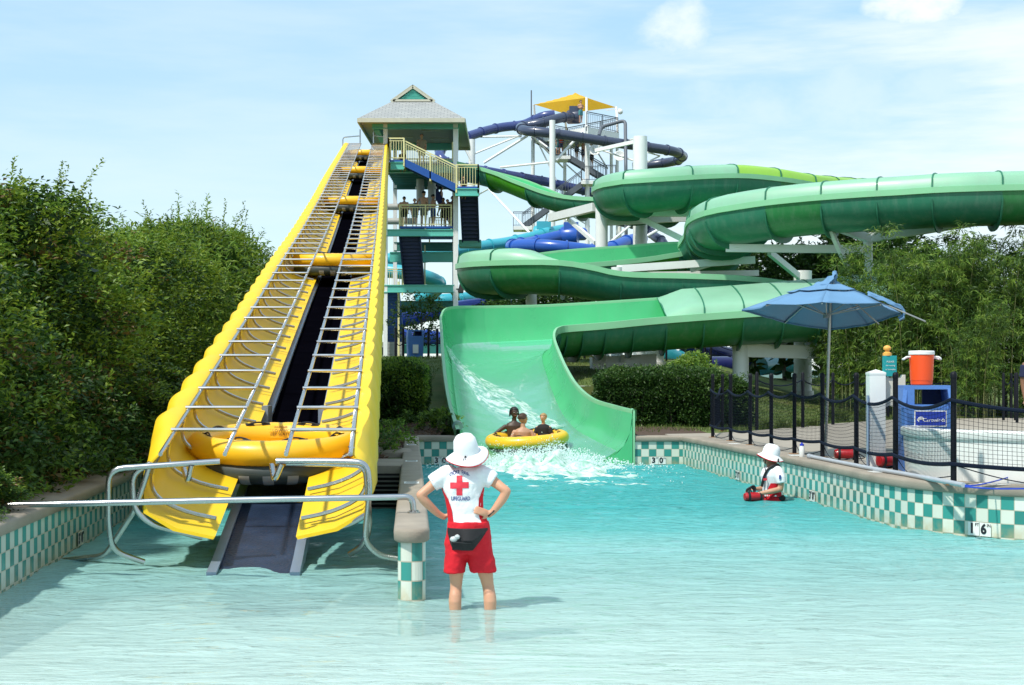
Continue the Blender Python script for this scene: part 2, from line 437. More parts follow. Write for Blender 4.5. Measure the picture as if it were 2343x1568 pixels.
# wall between the two pools, with its rounded tiled end
def median():
    t = thing('pool_wall', 'narrow concrete topped wall with rounded tiled end between the pools', 'pool wall')
    d0, d1, hw = 12.15, FAR, .125
    dirv = Vector((-.0657, 1)).normalized(); nv = Vector((dirv.y, -dirv.x))
    c0 = Vector((med_x(d0), d0)); c1 = Vector((med_x(d1), d1))
    out = []
    def outline(h, nose):
        o = [c1 - nv * h, ]
        o = [c1 - nv * h]
        L = (c1 - c0).length; n = int(L / .2)
        o += [c0.lerp(c1, 1 - k / n) - nv * h for k in range(1, n + 1)]
        o += [c0 + (-nv * math.cos(a) * h - dirv * math.sin(a) * nose) for a in [math.pi * k / 14 for k in range(1, 14)]]
        o += [c0.lerp(c1, k / n) + nv * h for k in range(n + 1)]
        return [tuple(q) for q in o]
    o = outline(hw - .015, .10); S = arc(o); f = MB()
    rows = [-1.15, -.3, 0, TOP + .01]
    mid = S[len(S) // 2]
    for i in range(len(o) - 1):
        for z0, z1 in zip(rows, rows[1:]):
            us = [(S[i] - mid) / TILE * 1.6, (S[i + 1] - mid) / TILE * 1.6]
            vv = [(z0 - (TOP - 3 * TILE)) / TILE, (z1 - (TOP - 3 * TILE)) / TILE]
            f.quad((*o[i], z0), (*o[i + 1], z0), (*o[i + 1], z1), (*o[i], z1), 0, [(us[0], vv[0]), (us[1], vv[0]), (us[1], vv[1]), (us[0], vv[1])])
    f.build('tile_face', MT_TILE, t, smooth=True, angle=30)
    k = MB(); rings = []
    for grow, z in ((.0, TOP + .003), (.015, TOP + .015), (.018, DECK - .03), (.008, DECK - .008), (-.012, DECK + .001)):
        rings.append([Vector((x, y, z)) for x, y in outline(hw + grow, .14 + grow)])
    k.loft(rings, closed=True); n = len(rings[0])
    k.f.append(tuple(range((len(rings) - 1) * n, len(rings) * n))); k.m.append(0); k.uv.append(None)
    k.build('coping', MT_CONC, t, angle=50)
    for d, s in ((17.2, .15), (21.6, .15), (26.8, .15)):
        p = MB(); c = Vector((med_x(d) + .0, d, DECK + .004))
        rot = Matrix.Rotation(math.atan(.0657), 4, 'Z')
        p.box(c, (.17, .30 if d < 20 else .3, .004), 0, mat=rot)
        for q in range(4): p.box(c + Vector((0, -.1 + q * .065, .003)), (.13, .018, .003), 1, mat=rot)
        p.build('notice_plate', [MT_WHITEP, M('faded_print', (.42, .43, .42), .6)], t, smooth=False)
median()
# cross wall with drain grate that closes the left pool
def crosswall():
    t = thing('weir_wall', 'concrete cross wall with black drain grate beside the yellow conveyor', 'pool wall')
    x0, x1 = wall_left(20.6), med_x(21) - .12
    b = MB(); b.box(((x0 + x1) / 2, 21.4, -.28), (x1 - x0, 1.75, 1.73)); b.build('wall_block', MT_CONC, t)
    g = MB(); y = 20.5
    for k in range(9):
        g.box(((-2.3 + x1) / 2, y, .44 - k * .06), (x1 + 2.3 - .02, .04, .022), 0)
    g.box(((-2.3 + x1) / 2, y + .022, .2), (x1 + 2.3 - .02, .004, .56), 1)
    g.build('drain_grate', [M('grate_metal', (.16, .15, .13), .6, .3), M('drain_black', (.01, .01, .011), .9)], t, smooth=False)
crosswall()
mh = MB(); mh.lathe([(.52, -.3), (.52, .08), (.47, .12), (.36, .12), (.36, -.02), (.0, -.02)], (-2.12, 24.6, .5), 32)
tag(mh.build('drain_ring', MT_CONC), 'round concrete drain ring behind the cross wall', 'drain')

# ---- ground
D0 = [(-200, 32), (3.4, 32), (5.5, 34), (8.25, 39), (11, 43), (20, 46), (200, 50)]
def gz(x, d):
    if d < 31.2: return .5
    t = d - interp(D0, x)
    A = 1.95 - .75 * sst(7, 12, x)
    z = .56 + A * sst(0, 27, t) + .2 * sst(25, 50, t) - 1.6 * sst(62, 130, d)
    z += .05 * mn.noise(Vector((x * .5, d * .5, 0))) * sst(0, 4, t)
    return min(z, .5) if t < -.3 else z
def grid(name, xs, ds, fz, mat, kind='structure', skip=None):
    vs = [(x, d, fz(x, d)) for d in ds for x in xs]; n = len(xs); b = MB(); fs = []
    for j in range(len(ds) - 1):
        for i in range(n - 1):
            if skip and skip((xs[i] + xs[i + 1]) / 2, (ds[j] + ds[j + 1]) / 2): continue
            fs.append((j * n + i, j * n + i + 1, (j + 1) * n + i + 1, (j + 1) * n + i))
    b.add(vs, fs); return tag(b.build(name, mat, None, angle=80), kind=kind)
def frange(a, b, s):
    n = max(1, round((b - a) / s)); return [a + (b - a) * k / n for k in range(n)]
def groundmat():
    m = M('lawn', (.075, .115, .022), .95, var=.0, bump=.6, bscale=25)
    N, L = m.node_tree.nodes, m.node_tree.links; b = N['Principled BSDF']
    tc = N.new('ShaderNodeTexCoord'); n1 = N.new('ShaderNodeTexNoise'); n1.inputs['Scale'].default_value = .6; n1.inputs['Detail'].default_value = 8
    n1.inputs['Roughness'].default_value = .75
    L.new(tc.outputs['Object'], n1.inputs['Vector']); cr = N.new('ShaderNodeValToRGB')
    e = cr.color_ramp.elements; e[0].position = .3; e[0].color = (.045, .085, .014, 1); e[1].position = .72; e[1].color = (.16, .15, .05, 1)
    k = cr.color_ramp.elements.new(.5); k.color = (.085, .125, .022, 1)
    L.new(n1.outputs['Fac'], cr.inputs[0]); L.new(cr.outputs[0], b.inputs['Base Color']); return m
GM = groundmat()
far_x = [-4000, -1500, -500, -200, -100] + frange(-60, -10, 2) + frange(-10, 16, .5) + frange(16, 60, 2) + [60, 100, 200, 500, 1500, 4000]
far_d = frange(31.2, 64, .5) + frange(64, 140, 4) + [140, 200, 400, 1000, 2500, 5500]
def in_chute(x, d): return -1.5 < x < 2.5 and d < 45
CH = sorted(set(far_x + [-1.5, 2.5]))
grid('ground', CH, far_d, gz, GM, skip=in_chute)
cg = MB(); cg.add([(-1.6, 30.9, -1.3), (2.6, 30.9, -1.3), (2.6, 45, .1), (-1.6, 45, .1), (2.6, 45, 1.5), (-1.6, 45, 1.5), (2.6, 30.9, .5), (-1.6, 30.9, .5)], [(0, 1, 2, 3), (3, 2, 4, 5), (1, 6, 4, 2), (0, 3, 5, 7)]); tag(cg.build('ground', GM, None), kind='structure')
def strip(name, side):
    ds = [-40, -10, 0, 7, 10, 13, 16, 18, 20.4] + ([20.55, 25, 30.2] if side < 0 else [25, 31.3]); b = MB()
    vs = []
    for d in ds:
        e = (wall_left(d) - .45 if d < 20.5 else med_x(d) - .05) if side < 0 else 15
        o = -60 if side < 0 else 70
        vs += [(o, d, .5), (e, d, .5)]
    b.add(vs, [(2 * i, 2 * i + 1, 2 * i + 3, 2 * i + 2) for i in range(len(ds) - 1)])
    return tag(b.build(name, GM, None, smooth=False), kind='structure')
strip('ground', -1); strip('ground', 1)
e = MB(); e.quad((-60, 30.0, .5), (med_x(30) + .2, 30.0, .5), (med_x(30) + .2, 31.3, .504), (-60, 31.3, .504)); tag(e.build('ground', GM, None), kind='structure')
# mulch beds just behind the far wall
MT_MULCH = M('mulch', (.075, .045, .028), .95, var=.45, scale=14, bump=.9, bscale=40, detail=8)
grid('mulch_bed', frange(-9, -1.5, .4) + [-1.5], frange(31.0, 38.0, .5) + [38], lambda x, d: max(gz(x, d), .52) + .012 + .03 * mn.noise(Vector((x * 3, d * 3, 2))), MT_MULCH)
grid('mulch_bed', frange(-9, med_x(25) - .3, .5) + [med_x(25) - .3], frange(22.3, 31.2, .5) + [31.2], lambda x, d: .512 + .02 * mn.noise(Vector((x * 3, d * 3, 2))), MT_MULCH)
grid('mulch_bed', frange(2.5, 4.2, .4) + [4.2], frange(31.1, 35, .5) + [35], lambda x, d: max(gz(x, d), .53) + .01, MT_MULCH)
# deck and path
dk = MB(); ed = [(x + .2, y + .1) for x, y in RIGHTW]
poly = ed + [(22, 15.6), (22, 47), (20, 46.2), (11, 43.2), (8.25, 39.2), (5.5, 34.2), (4.4, 32.6), (3.2, 32.0), (3.2, 31.0)]
dk.poly_prism(poly, .3, DECK - .004)
tag(dk.build('pool_deck', MT_DECK, None, smooth=False), kind='structure')
fr = MB(); fr.quad((-60, -40, .02), (70, -40, .02), (70, 4, .02), (-60, 4, .02)); tag(fr.build('beach_deck', MT_DECK, None, smooth=False), kind='structure')
# hazy far shore
fs_ = MB(); xs = frange(-1500, 1500, 12)
for i in range(len(xs) - 1):
    h = [9 + 7 * mn.noise(Vector((x * .02, 3, 1))) + 3 * mn.noise(Vector((x * .11, 8, 1))) for x in xs[i:i + 2]]
    a, b = xs[i], xs[i + 1]
    fs_.add([(a, 1500, -2), (b, 1500, -2), (b, 1540, h[1]), (a, 1540, h[0]), (a, 1600, -2), (b, 1600, -2)], [(0, 1, 2, 3), (3, 2, 5, 4)])
tag(fs_.build('hills', M('far_woods', (.10, .17, .15), .9, var=.2, scale=.05), None), kind='structure')

# ---- pool floor and water
def floor_z(d):
    return interp([(-5, .0), (5.5, -.02), (8, -.08), (11.7, -.24), (16.7, -.46), (21, -.88), (31, -.95)], d)
def poolmat():
    m = bpy.data.materials.new('pool_floor_paint'); m.use_nodes = True; N, L = m.node_tree.nodes, m.node_tree.links
    b = N['Principled BSDF']; b.inputs['Roughness'].default_value = .7
    tc = N.new('ShaderNodeTexCoord'); sx = N.new('ShaderNodeSeparateXYZ'); L.new(tc.outputs['Object'], sx.inputs[0])
    nz = N.new('ShaderNodeTexNoise'); nz.inputs['Scale'].default_value = .7; nz.inputs['Detail'].default_value = 4; L.new(tc.outputs['Object'], nz.inputs['Vector'])
    cr = N.new('ShaderNodeValToRGB'); el = cr.color_ramp.elements
    el[0].position = .3; el[0].color = (.66, .75, .69, 1); el[1].position = .7; el[1].color = (.78, .86, .81, 1)
    L.new(nz.outputs['Fac'], cr.inputs[0]); L.new(cr.outputs[0], b.inputs['Base Color']); return m
def pool_rows(dlist, n, fz, padl=.02, padr=.02):
    vs = []
    for d in dlist:
        a = wall_left(d) if d < 21 else med_x(d) - (.9 if d < 22 else .1)
        if d < 7: a = -9 + (d - 3) * .2 if d < 6 else wall_left(d) - 3
        c = wall_right(d)
        for i in range(n + 1):
            x = (a + padl) + (c - padr - a - padl) * i / n
            vs.append((x, d, fz(x, d)))
    fs = [(j * (n + 1) + i, j * (n + 1) + i + 1, (j + 1) * (n + 1) + i + 1, (j + 1) * (n + 1) + i) for j in range(len(dlist) - 1) for i in range(n)]
    return vs, fs
pf = MB(); pf.add(*pool_rows(frange(3, FAR, .4) + [FAR], 24, lambda x, d: floor_z(d) - .01, -.05, -.05))
tag(pf.build('pool_floor', poolmat(), None), kind='structure')
CHURN = Vector((.55, 29.6))
def wave(x, d):
    z = .030 * mn.noise(Vector((x * .9 + .2 * d, d * 1.7, .3))) + .022 * mn.noise(Vector((x * 2.0 + .3 * d, d * 3.9 - x * .5, 4.1))) + .010 * mn.noise(Vector((x * 6, d * 11, 1.1)))
    k = math.exp(-((x - .7) ** 2 / 5 + (d - 28.5) ** 2 / 16))
    z *= 1 + 1.6 * k - .6 * sst(14, 8, d)
    z += .05 * k * abs(mn.noise(Vector((x * 3, d * 3, 7))))
    # rings round the wading figure and wash at the conveyor foot
    for cx, cd, a in ((-.41, 11.7, .006), (-.18, 11.7, .006), (-2.5, 14.0, .012), (2.0, 22.4, .014)):
        r = math.hypot(x - cx, d - cd); z += a * math.sin(r * 11) * math.exp(-r * 1.1)
    return z
def watermat():
    m = bpy.data.materials.new('pool_water'); m.use_nodes = True; N, L = m.node_tree.nodes, m.node_tree.links
    N.remove(N['Principled BSDF']); out = N['Material Output']
    tc = N.new('ShaderNodeTexCoord'); mp = N.new('ShaderNodeMapping'); mp.inputs['Scale'].default_value = (4, 10, 5); L.new(tc.outputs['Object'], mp.inputs['Vector'])
    nz = N.new('ShaderNodeTexNoise'); nz.inputs['Scale'].default_value = 1.0; nz.inputs['Detail'].default_value = 5; nz.inputs['Distortion'].default_value = .6; L.new(mp.outputs[0], nz.inputs['Vector'])
    mp2 = N.new('ShaderNodeMapping'); mp2.inputs['Scale'].default_value = (.9, 3.4, 1); mp2.inputs['Rotation'].default_value = (0, 0, .25); L.new(tc.outputs['Object'], mp2.inputs['Vector'])
    nb = N.new('ShaderNodeTexNoise'); nb.inputs['Scale'].default_value = 1.0; nb.inputs['Detail'].default_value = 4; nb.inputs['Distortion'].default_value = 1.2; L.new(mp2.outputs[0], nb.inputs['Vector'])
    ad = N.new('ShaderNodeMath'); ad.operation = 'MULTIPLY_ADD'; ad.inputs[1].default_value = 1.9; L.new(nb.outputs['Fac'], ad.inputs[0]); L.new(nz.outputs['Fac'], ad.inputs[2])
    bp = N.new('ShaderNodeBump'); bp.inputs['Strength'].default_value = 1.0; bp.inputs['Distance'].default_value = .045; L.new(ad.outputs[0], bp.inputs['Height'])
    fr = N.new('ShaderNodeFresnel'); fr.inputs['IOR'].default_value = 1.33; L.new(bp.outputs['Normal'], fr.inputs['Normal'])
    gl = N.new('ShaderNodeBsdfGlossy'); gl.inputs['Roughness'].default_value = .04; L.new(bp.outputs['Normal'], gl.inputs['Normal'])
    tr = N.new('ShaderNodeBsdfTransparent'); tr.inputs['Color'].default_value = (.93, .99, .985, 1)
    df = N.new('ShaderNodeBsdfDiffuse'); L.new(bp.outputs['Normal'], df.inputs['Normal'])
    at = N.new('ShaderNodeAttribute'); at.attribute_name = 'depth'                # cloudy water: the deeper, the less of the floor shows
    dc = N.new('ShaderNodeValToRGB'); e = dc.color_ramp.elements; e[0].position = .05; e[0].color = (.64, .77, .73, 1); e[1].position = .95; e[1].color = (.050, .38, .385, 1)
    q_ = dc.color_ramp.elements.new(.30); q_.color = (.36, .63, .60, 1); q_ = dc.color_ramp.elements.new(.55); q_.color = (.13, .46, .455, 1)
    L.new(at.outputs['Fac'], dc.inputs[0]); L.new(dc.outputs[0], df.inputs['Color'])
    op = N.new('ShaderNodeMapRange'); L.new(at.outputs['Fac'], op.inputs['Value']); op.inputs['From Min'].default_value = .02; op.inputs['From Max'].default_value = .5; op.inputs['To Min'].default_value = .25; op.inputs['To Max'].default_value = .86
    m1 = N.new('ShaderNodeMixShader'); L.new(op.outputs['Result'], m1.inputs[0]); L.new(tr.outputs[0], m1.inputs[1]); L.new(df.outputs[0], m1.inputs[2])
    # bubbles: white froth where the slide empties
    geo = N.new('ShaderNodeNewGeometry'); 
    fm = N.new('ShaderNodeMath'); fm.operation = 'MULTIPLY'; fm.inputs[1].default_value = .55; L.new(fr.outputs[0], fm.inputs[0])
    m2 = N.new('ShaderNodeMixShader'); L.new(fm.outputs[0], m2.inputs[0]); L.new(m1.outputs[0], m2.inputs[1]); L.new(gl.outputs[0], m2.inputs[2])
    L.new(m2.outputs[0], out.inputs['Surface'])
    return m
wt = MB(); wd = frange(3, 8, .1) + frange(8, 20, .04) + frange(20, FAR, .06) + [FAR]
vs, fs = pool_rows(wd, 190, wave, .004, .004); wt.add(vs, fs)
WATER = tag(wt.build('water', watermat(), None, angle=180), kind='structure')
at_ = WATER.data.attributes.new('depth', 'FLOAT', 'POINT'); at_.data.foreach_set('value', [-floor_z(v.co.y) for v in WATER.data.vertices])
bk = MB(); bk.quad((-1.5, FAR + .004, -1.2), (2.6, FAR + .004, -1.2), (2.6, FAR + .004, -.12), (-1.5, FAR + .004, -.12)); tag(bk.build('pool_floor', poolmat(), None), kind='structure')
# ================================================================ RAFT CONVEYOR
MT_YEL = M('yellow_vinyl', (.80, .53, .014), .5, var=.09, scale=1.5, bump=.08, bscale=8, spec=.3)
MT_STEEL = M('stainless_steel', (.50, .50, .50), .26, 1.0, var=.06)
MT_GALV = M('galvanised_guide', (.30, .37, .47), .45, .6, var=.15, scale=2)
MT_BELT = M('black_belt', (.0015, .0015, .003), .85, var=.3, bump=.2, bscale=60, spec=0)
MT_BLUEM = M('blue_mesh_belt', (.020, .036, .075), .35, .25, var=.35, scale=4, bump=.5, bscale=35)
MT_RUB = M('black_rubber', (.012, .012, .014), .5, var=.2)
MT_GREYV = M('grey_vinyl', (.30, .31, .33), .45, var=.1)
RAILZ = spline([(13.9, 1.03), (14.8, 1.2), (19, 1.98), (24, 2.92), (29.7, 4.02), (35.5, 5.1), (41.9, 6.36), (47.6, 7.52), (53.4, 8.75), (65, 11.1), (76.6, 13.45)], 6)
def rail_z(d): return interp(RAILZ, d)
def conv_x(d): return -2.41 - .0785 * (d - 14.8)
def belt_z(d): return rail_z(d) - interp([(13, 1.06), (17, 1.02), (24, .9), (80, .82)], d)
def CP(d, ox, oz): return Vector((conv_x(d) + ox, d, rail_z(d) + oz))
CD1 = 76.4
def conveyor():
    t = thing('raft_conveyor', 'long yellow sided raft conveyor with black belt climbing to the tower', 'conveyor', (conv_x(14), 14, 0))
    inv = Matrix.Translation(-Vector(t.location))
    def put(b, name, mats, **k):
        o = b.build(name, mats, t, **k); o.matrix_parent_inverse = inv; return o
    rest_both = ([], [])
    for s in (-1, 1):
        b = MB(); ds = [14.0 + k * .125 for k in range(int((CD1 - 14) / .125) + 1)]; rings = []
        for d in ds:
            ph = ((d - 14.0) % 1.05) / 1.05; sag = math.sin(math.pi * ph) ** .7      # the vinyl bellies out between ribs
            cut = sst(15.0, 14.0, d)
            o = .05 * sag
            th = .12 + .88 * sst(14.0, 15.7, d)
            rx = .10 if s > 0 else 0
            prof = [(.37, -.735), (.72, -.66), (.98, -.52 - .02 * sag), (1.07 + o * .6, -.36), (1.02 + o * .4, -.14), (.88, .0), (.89, .03),
                    (1.0 + o - rx * .4, .035 + o * .7), (1.09 + o - rx, -.01 + o * .5), (1.13 + o - rx, -.16), (1.14 + o - rx, -.62), (.9, -.78), (.42, -.86)]
            inn = [(.88, .0), (.88, .0), (1.0, -.12), (1.03, -.30), (1.0, -.50), (.72, -.66), (.37, -.735)]
            prof = prof[:6] + [(a[0] + (o_[0] - a[0]) * th + .012, a[1] + (o_[1] - a[1]) * th - .01) for a, o_ in zip(inn, prof[6:])]
            rings.append([CP(d + cut * (.55 * max(0, q[1] + .75) * .2), s * q[0], q[1]) for q in prof])
        b.loft(rings, caps=True)
        put(b, 'side_curtain', MT_YEL, angle=60)
        b = MB()
        for oz, ox, r in ((.0, .28, .021), (.0, .87, .021)):
            b.tube([CP(d, s * ox, oz + .02) for d in [14.0 + k * 1.05 for k in range(int((CD1 - 14) / 1.05) + 1)]], r, 6)
        put(b, 'guard_rail', MT_STEEL)
        d = 14.9; n = 0; rest = MB(); rest2 = MB()
        while d < CD1:
            r = MB() if n < 49 else rest; r.tube([CP(d, s * .26, .045), CP(d, s * .90, .045)], .019, 8)
            if n < 49: put(r, 'rung', MT_STEEL)
            d += 1.05; n += 1
        d = 14.35; n = 0
        while d < CD1 - .6:
            r = MB() if n < 49 else rest2
            pr = [CP(d, s * .85, .02), CP(d, s * .965, -.12), CP(d, s * 1.005, -.34), CP(d, s * .92, -.485), CP(d, s * .68, -.60), CP(d, s * .40, -.665)]
            r.tube(spline(pr, 3), .02, 6, caps=False); d += 1.05
            if n < 49: put(r, 'side_rib', MT_STEEL)
            n += 1
        rest_both[0].append(rest); rest_both[1].append(rest2)
        g = MB()
        rr = [[Vector((conv_x(d) + s * (.33 + a), d, belt_z(d) + z)) for a, z in ((0, .02), (.0, .06), (.10, .07), (.10, -.22), (.06, -.22), (.05, .0))] for d in [19.6 + k for k in range(57)]]
        g.loft(rr, caps=True)
        if s > 0:
            for k in range(70):
                dd = 20.2 + k * .8; g.box((conv_x(dd) + .5, dd, belt_z(dd) + .02), (.1, .3, .14))
        put(g, 'belt_guide', MT_GALV, smooth=False)
        g = MB()
        rr = [[Vector((conv_x(d) + s * (.33 + a), d, belt_z(d) + z)) for a, z in ((0, .02), (.0, .045), (.09, .045), (.09, -.12), (.04, -.12), (.04, .0))] for d in [13.75 + k * .5 for k in range(13)]]
        g.loft(rr, caps=True); put(g, 'mesh_edge_guide', MT_GALV, smooth=False)
        g = MB(); dd = 19.7; g.box((conv_x(dd) + s * .47, dd, belt_z(dd) + .08), (.28, .3, .16)); g.box((conv_x(dd) + s * .36, dd, belt_z(dd) + .16), (.08, .34, .22))
        put(g, 'belt_bracket', MT_GALV, smooth=False)
    for name, lst in (('rung', rest_both[0]), ('side_rib', rest_both[1])):
        b = lst[0]; b.add(lst[1].v, lst[1].f); put(b, name, MT_STEEL)['kind'] = 'stuff'
    b = MB(); b.loft([[Vector((conv_x(d) + x, d, belt_z(d) + z)) for x, z in ((-.33, .0), (.33, .0), (.33, -.05), (-.33, -.05))] for d in [19.6 + k for k in range(57)]], caps=True)
    put(b, 'black_belt', MT_BELT)
    b = MB(); b.loft([[Vector((conv_x(d) + x, d, belt_z(d) + z)) for x, z in ((-.34, .0), (-.1, .004), (.1, .004), (.34, .0), (.34, -.05), (-.34, -.05))] for d in [13.3 + k * .3 for k in range(22)]], caps=True)
    put(b, 'mesh_belt', MT_BLUEM)
    b = MB(); b.loft([[Vector((conv_x(d) + x, d, belt_z(d) + z)) for x, z in ((-.62, -.12), (.62, -.12), (.55, -.5), (-.55, -.5))] for d in [19 + k for k in range(58)]], caps=True)
    put(b, 'truss_pan', MT_GALV)
    for d in (24, 33, 42, 51, 60, 69):
        for s in (-.5, .5):
            b = MB(); b.cyl((conv_x(d) + s, d, .2), (conv_x(d) + s, d, belt_z(d) - .45), .12, n=12)
            put(b, 'leg', M('white_steel', (.78, .79, .78), .4, var=.05))
    for s in (-1, 1):
        b = MB()
        d = CD1 - .1; q = [CP(d, s * 1.2, -.3), CP(d, s * 1.2, .32), CP(d, s * .3, .40)]
        b.tube(bend(q, .15), .03, 6)
        b.tube([CP(d, s * .34, .0), CP(d, s * .34, .72)], .035, 6)
        put(b, 'top_handrail', MT_STEEL)
conveyor()
# pipe frames at the foot of the conveyor
def pipe_frame(label, ptsets, r=.027, m=MT_STEEL, rb=.14, flange=None):
    b = MB()
    for p in ptsets: b.tube(bend([P(*q) for q in p], rb), r, 10)
    if flange:
        for c in flange: b.cyl(c, c + Vector((0, 0, .012)), .055, n=16); [b.cyl(c + Vector((.04 * math.cos(a), .04 * math.sin(a), .01)), c + Vector((.04 * math.cos(a), .04 * math.sin(a), .026)), .009, n=6) for a in (.6, 2.2, 3.8, 5.4)]
    o = b.build('pipe_guard', m); return tag(o, label, 'pipe rail')
pipe_frame('bent steel guard pipe left of the conveyor mouth', [[(503, 1056, 14.0), (400, 1063, 13.95), (248, 1073, 13.9), (248, 1200, 13.95), (258, 1262, 14.1), (330, 1286, 14.2)],
            [(345, 1060, 13.98), (303, 1085, 13.98), (306, 1165, 14.0), (345, 1200, 14.05), (462, 1230, 14.25)],
            [(345, 1058, 14.0), (312, 1160, 14.0), (240, 1272, 14.6), (138, 1283, 15.05)],
            [(438, 1066, 13.95), (430, 1103, 13.95), (420, 1072, 14.35)]])
pipe_frame('bent steel guard pipe between conveyor mouth and concrete wall', [[(632, 1055, 14.0), (760, 1055, 13.95), (838, 1058, 13.9), (846, 1110, 13.9), (834, 1240, 13.95), (868, 1272, 14.0), (912, 1279, 14.05)],
            [(655, 1060, 14.02), (740, 1061, 14.0), (836, 1066, 13.95), (840, 1120, 13.95), (846, 1215, 14.0), (826, 1252, 14.2), (800, 1268, 14.3)],
            [(838, 1178, 14.0), (800, 1200, 14.05), (694, 1228, 14.25)],
            [(644, 1063, 13.95), (628, 1100, 13.95), (622, 1066, 14.3)]])
pipe_frame('straight steel barrier rail across the conveyor pool', [[(8, 1192, 13.4), (8, 1156, 13.4), (500, 1145, 13.4), (943, 1137, 13.4), (946, 1174, 13.4)]], .0275, flange=[Vector((P(946, 1170, 13.4).x, 13.4, DECK))])

# ---------------------------------------------------------------- rafts
def raft_parts(t, ro=.925, rt=.142, panel=True):
    mats = [MT_YEL]
    def ring(zc, rc, rr, n=64, k=16, seam=True):
        b = MB(); vs = []
        for i in range(n):
            a = 2 * math.pi * i / n
            sm = 1 - .03 * (abs(math.cos(a * 6)) ** 14) if seam else 1
            for j in range(k):
                q = 2 * math.pi * j / k; r_ = rc + rr * sm * math.cos(q)
                vs.append((r_ * math.cos(a), r_ * math.sin(a), zc + rr * sm * math.sin(q)))
        fs = [(i * k + j, ((i + 1) % n) * k + j, ((i + 1) % n) * k + (j + 1) % k, i * k + (j + 1) % k) for i in range(n) for j in range(k)]
        return b.add(vs, fs)
    ring(.08, ro - rt, rt).build('tube', M('raft_yellow', (.86, .50, .02), .38, var=.05, scale=2, coat=.1), t, angle=60)
    b = ring(-.13, ro - rt - .015, rt * .86, seam=False)
    b.build('under_tube', M('raft_underside', (.035, .05, .05), .5, var=.5, scale=2), t, angle=60)
    for k in range(3):
        b = MB(); a = R(-90 + (k - 1) * 16); w = R(3.6); rr = rt * .86 + .004; rc = ro - rt - .015; vs = []
        for u in (-w, w):
            for q in (-1.5, -1.1, -.7, -.35, -.1): vs.append(((rc + rr * math.cos(q)) * math.cos(a + u), (rc + rr * math.cos(q)) * math.sin(a + u), -.13 + rr * math.sin(q)))
        b.add(vs, [(i, i + 1, i + 6, i + 5) for i in range(4)])
        b.build('grey_stripe', MT_GREYV, t)
    b = MB(); b.lathe([(.001, .0), (.3, .01), (ro - 2 * rt + .1, .0), (ro - 2 * rt + .1, -.1), (.001, -.12)], n=32); b.build('raft_floor', M('raft_floor_yellow', (.80, .50, .03), .45), t)
    for k in range(8):
        a = R(20 + k * 45); b = MB(); c = Vector(((ro - rt) * math.cos(a), (ro - rt) * math.sin(a), .08)); rad = Vector((math.cos(a), math.sin(a), 0)); tan = Vector((-math.sin(a), math.cos(a), 0))
        an = R(115); up = rad * math.cos(an) + Vector((0, 0, 1)) * math.sin(an)
        q = c + up * (rt + .003)
        b.box(q + tan * .09, (.09, .045, .010), mat=Matrix((( *tan, 0), (*(up.cross(tan)), 0), (*up, 0), (0, 0, 0, 1))).transposed()); b.box(q - tan * .09, (.09, .045, .010), mat=Matrix((( *tan, 0), (*(up.cross(tan)), 0), (*up, 0), (0, 0, 0, 1))).transposed())
        b.tube(spline([q + tan * .12, q + tan * .06 + up * .018, q + up * .026, q - tan * .06 + up * .018, q - tan * .12], 3), .010, 6)
        b.build('handle', MT_RUB, t)
    if panel:
        b = MB(); vs = []; n = 8; a0 = R(90)
        rc = ro - rt
        for i in range(n + 1):
            a = a0 + (i / n - .5) * .34
            for q in (R(128), R(158), R(188)): vs.append(((rc + (rt + .004) * math.cos(q)) * math.cos(a), (rc + (rt + .004) * math.cos(q)) * math.sin(a), .08 + (rt + .004) * math.sin(q)))
        b.add(vs, [(i * 3 + j, i * 3 + j + 1, i * 3 + j + 4, i * 3 + j + 3) for i in range(n) for j in range(2)], 0)
        # lettering faces the rider across the raft
        for line, an in (('WARNING', 138), ('SHALLOW WATER', 156), ('KEEP SEATED', 172)):
            q = R(an); p = Vector((0, rc + (rt + .007) * math.cos(q), .08 + (rt + .007) * math.sin(q))); nz = Vector((0, math.cos(q), math.sin(q))); ex = Vector((1, 0, 0)); ey = nz.cross(ex)
            b.text(line, .048 if an != 138 else .03, Matrix(((ex.x, ey.x, nz.x, p.x), (ex.y, ey.y, nz.y, p.y), (ex.z, ey.z, nz.z, p.z), (0, 0, 0, 1))), 1, .0008)
        b.build('warning_panel', [M('raft_yellow2', (.82, .44, .012), .4), M('brown_ink', (.20, .09, .01), .6)], t, smooth=False)
RAFT = thing('raft', 'yellow raft lowest on the conveyor with lettering inside its back', 'raft', (0, 0, 0), 0, 'round yellow rafts')
raft_parts(RAFT)
def place_raft(o, d, lab=None):
    sl = math.atan2(belt_z(d + 1) - belt_z(d - 1), 2)
    o.location = (conv_x(d), d, belt_z(d) + .43); o.rotation_euler = (sl * .45, 0, R(4))
    if lab: o['label'] = lab
place_raft(RAFT, 16.95); RAFT.scale = (1.05, 1.05, 1.0); RAFT.location.x -= .04; RAFT.location.z -= .05
proto2 = copy_tree(RAFT); proto2.scale = (1, 1, 1)
for ch in [k for k in bpy.data.objects if k.parent == proto2 and k.name.startswith('warning')]: bpy.data.objects.remove(ch)
place_raft(proto2, 33.4, 'yellow raft second from the bottom of the conveyor')
place_raft(copy_tree(proto2), 48.4, 'yellow raft halfway up the conveyor, third from the bottom')
place_raft(copy_tree(proto2), 61.5, 'small looking yellow raft high on the conveyor below the topmost one')
place_raft(copy_tree(proto2), 73.4, 'topmost yellow raft arriving under the tower roof')
SLRAFT = copy_tree(proto2); SLRAFT['label'] = 'yellow raft with grey underside carrying three riders at the slide mouth'
SLRAFT.location = (P(1206, 1020, 33.6).x, 33.6, .33); SLRAFT.rotation_euler = (R(3), R(-4), R(10))
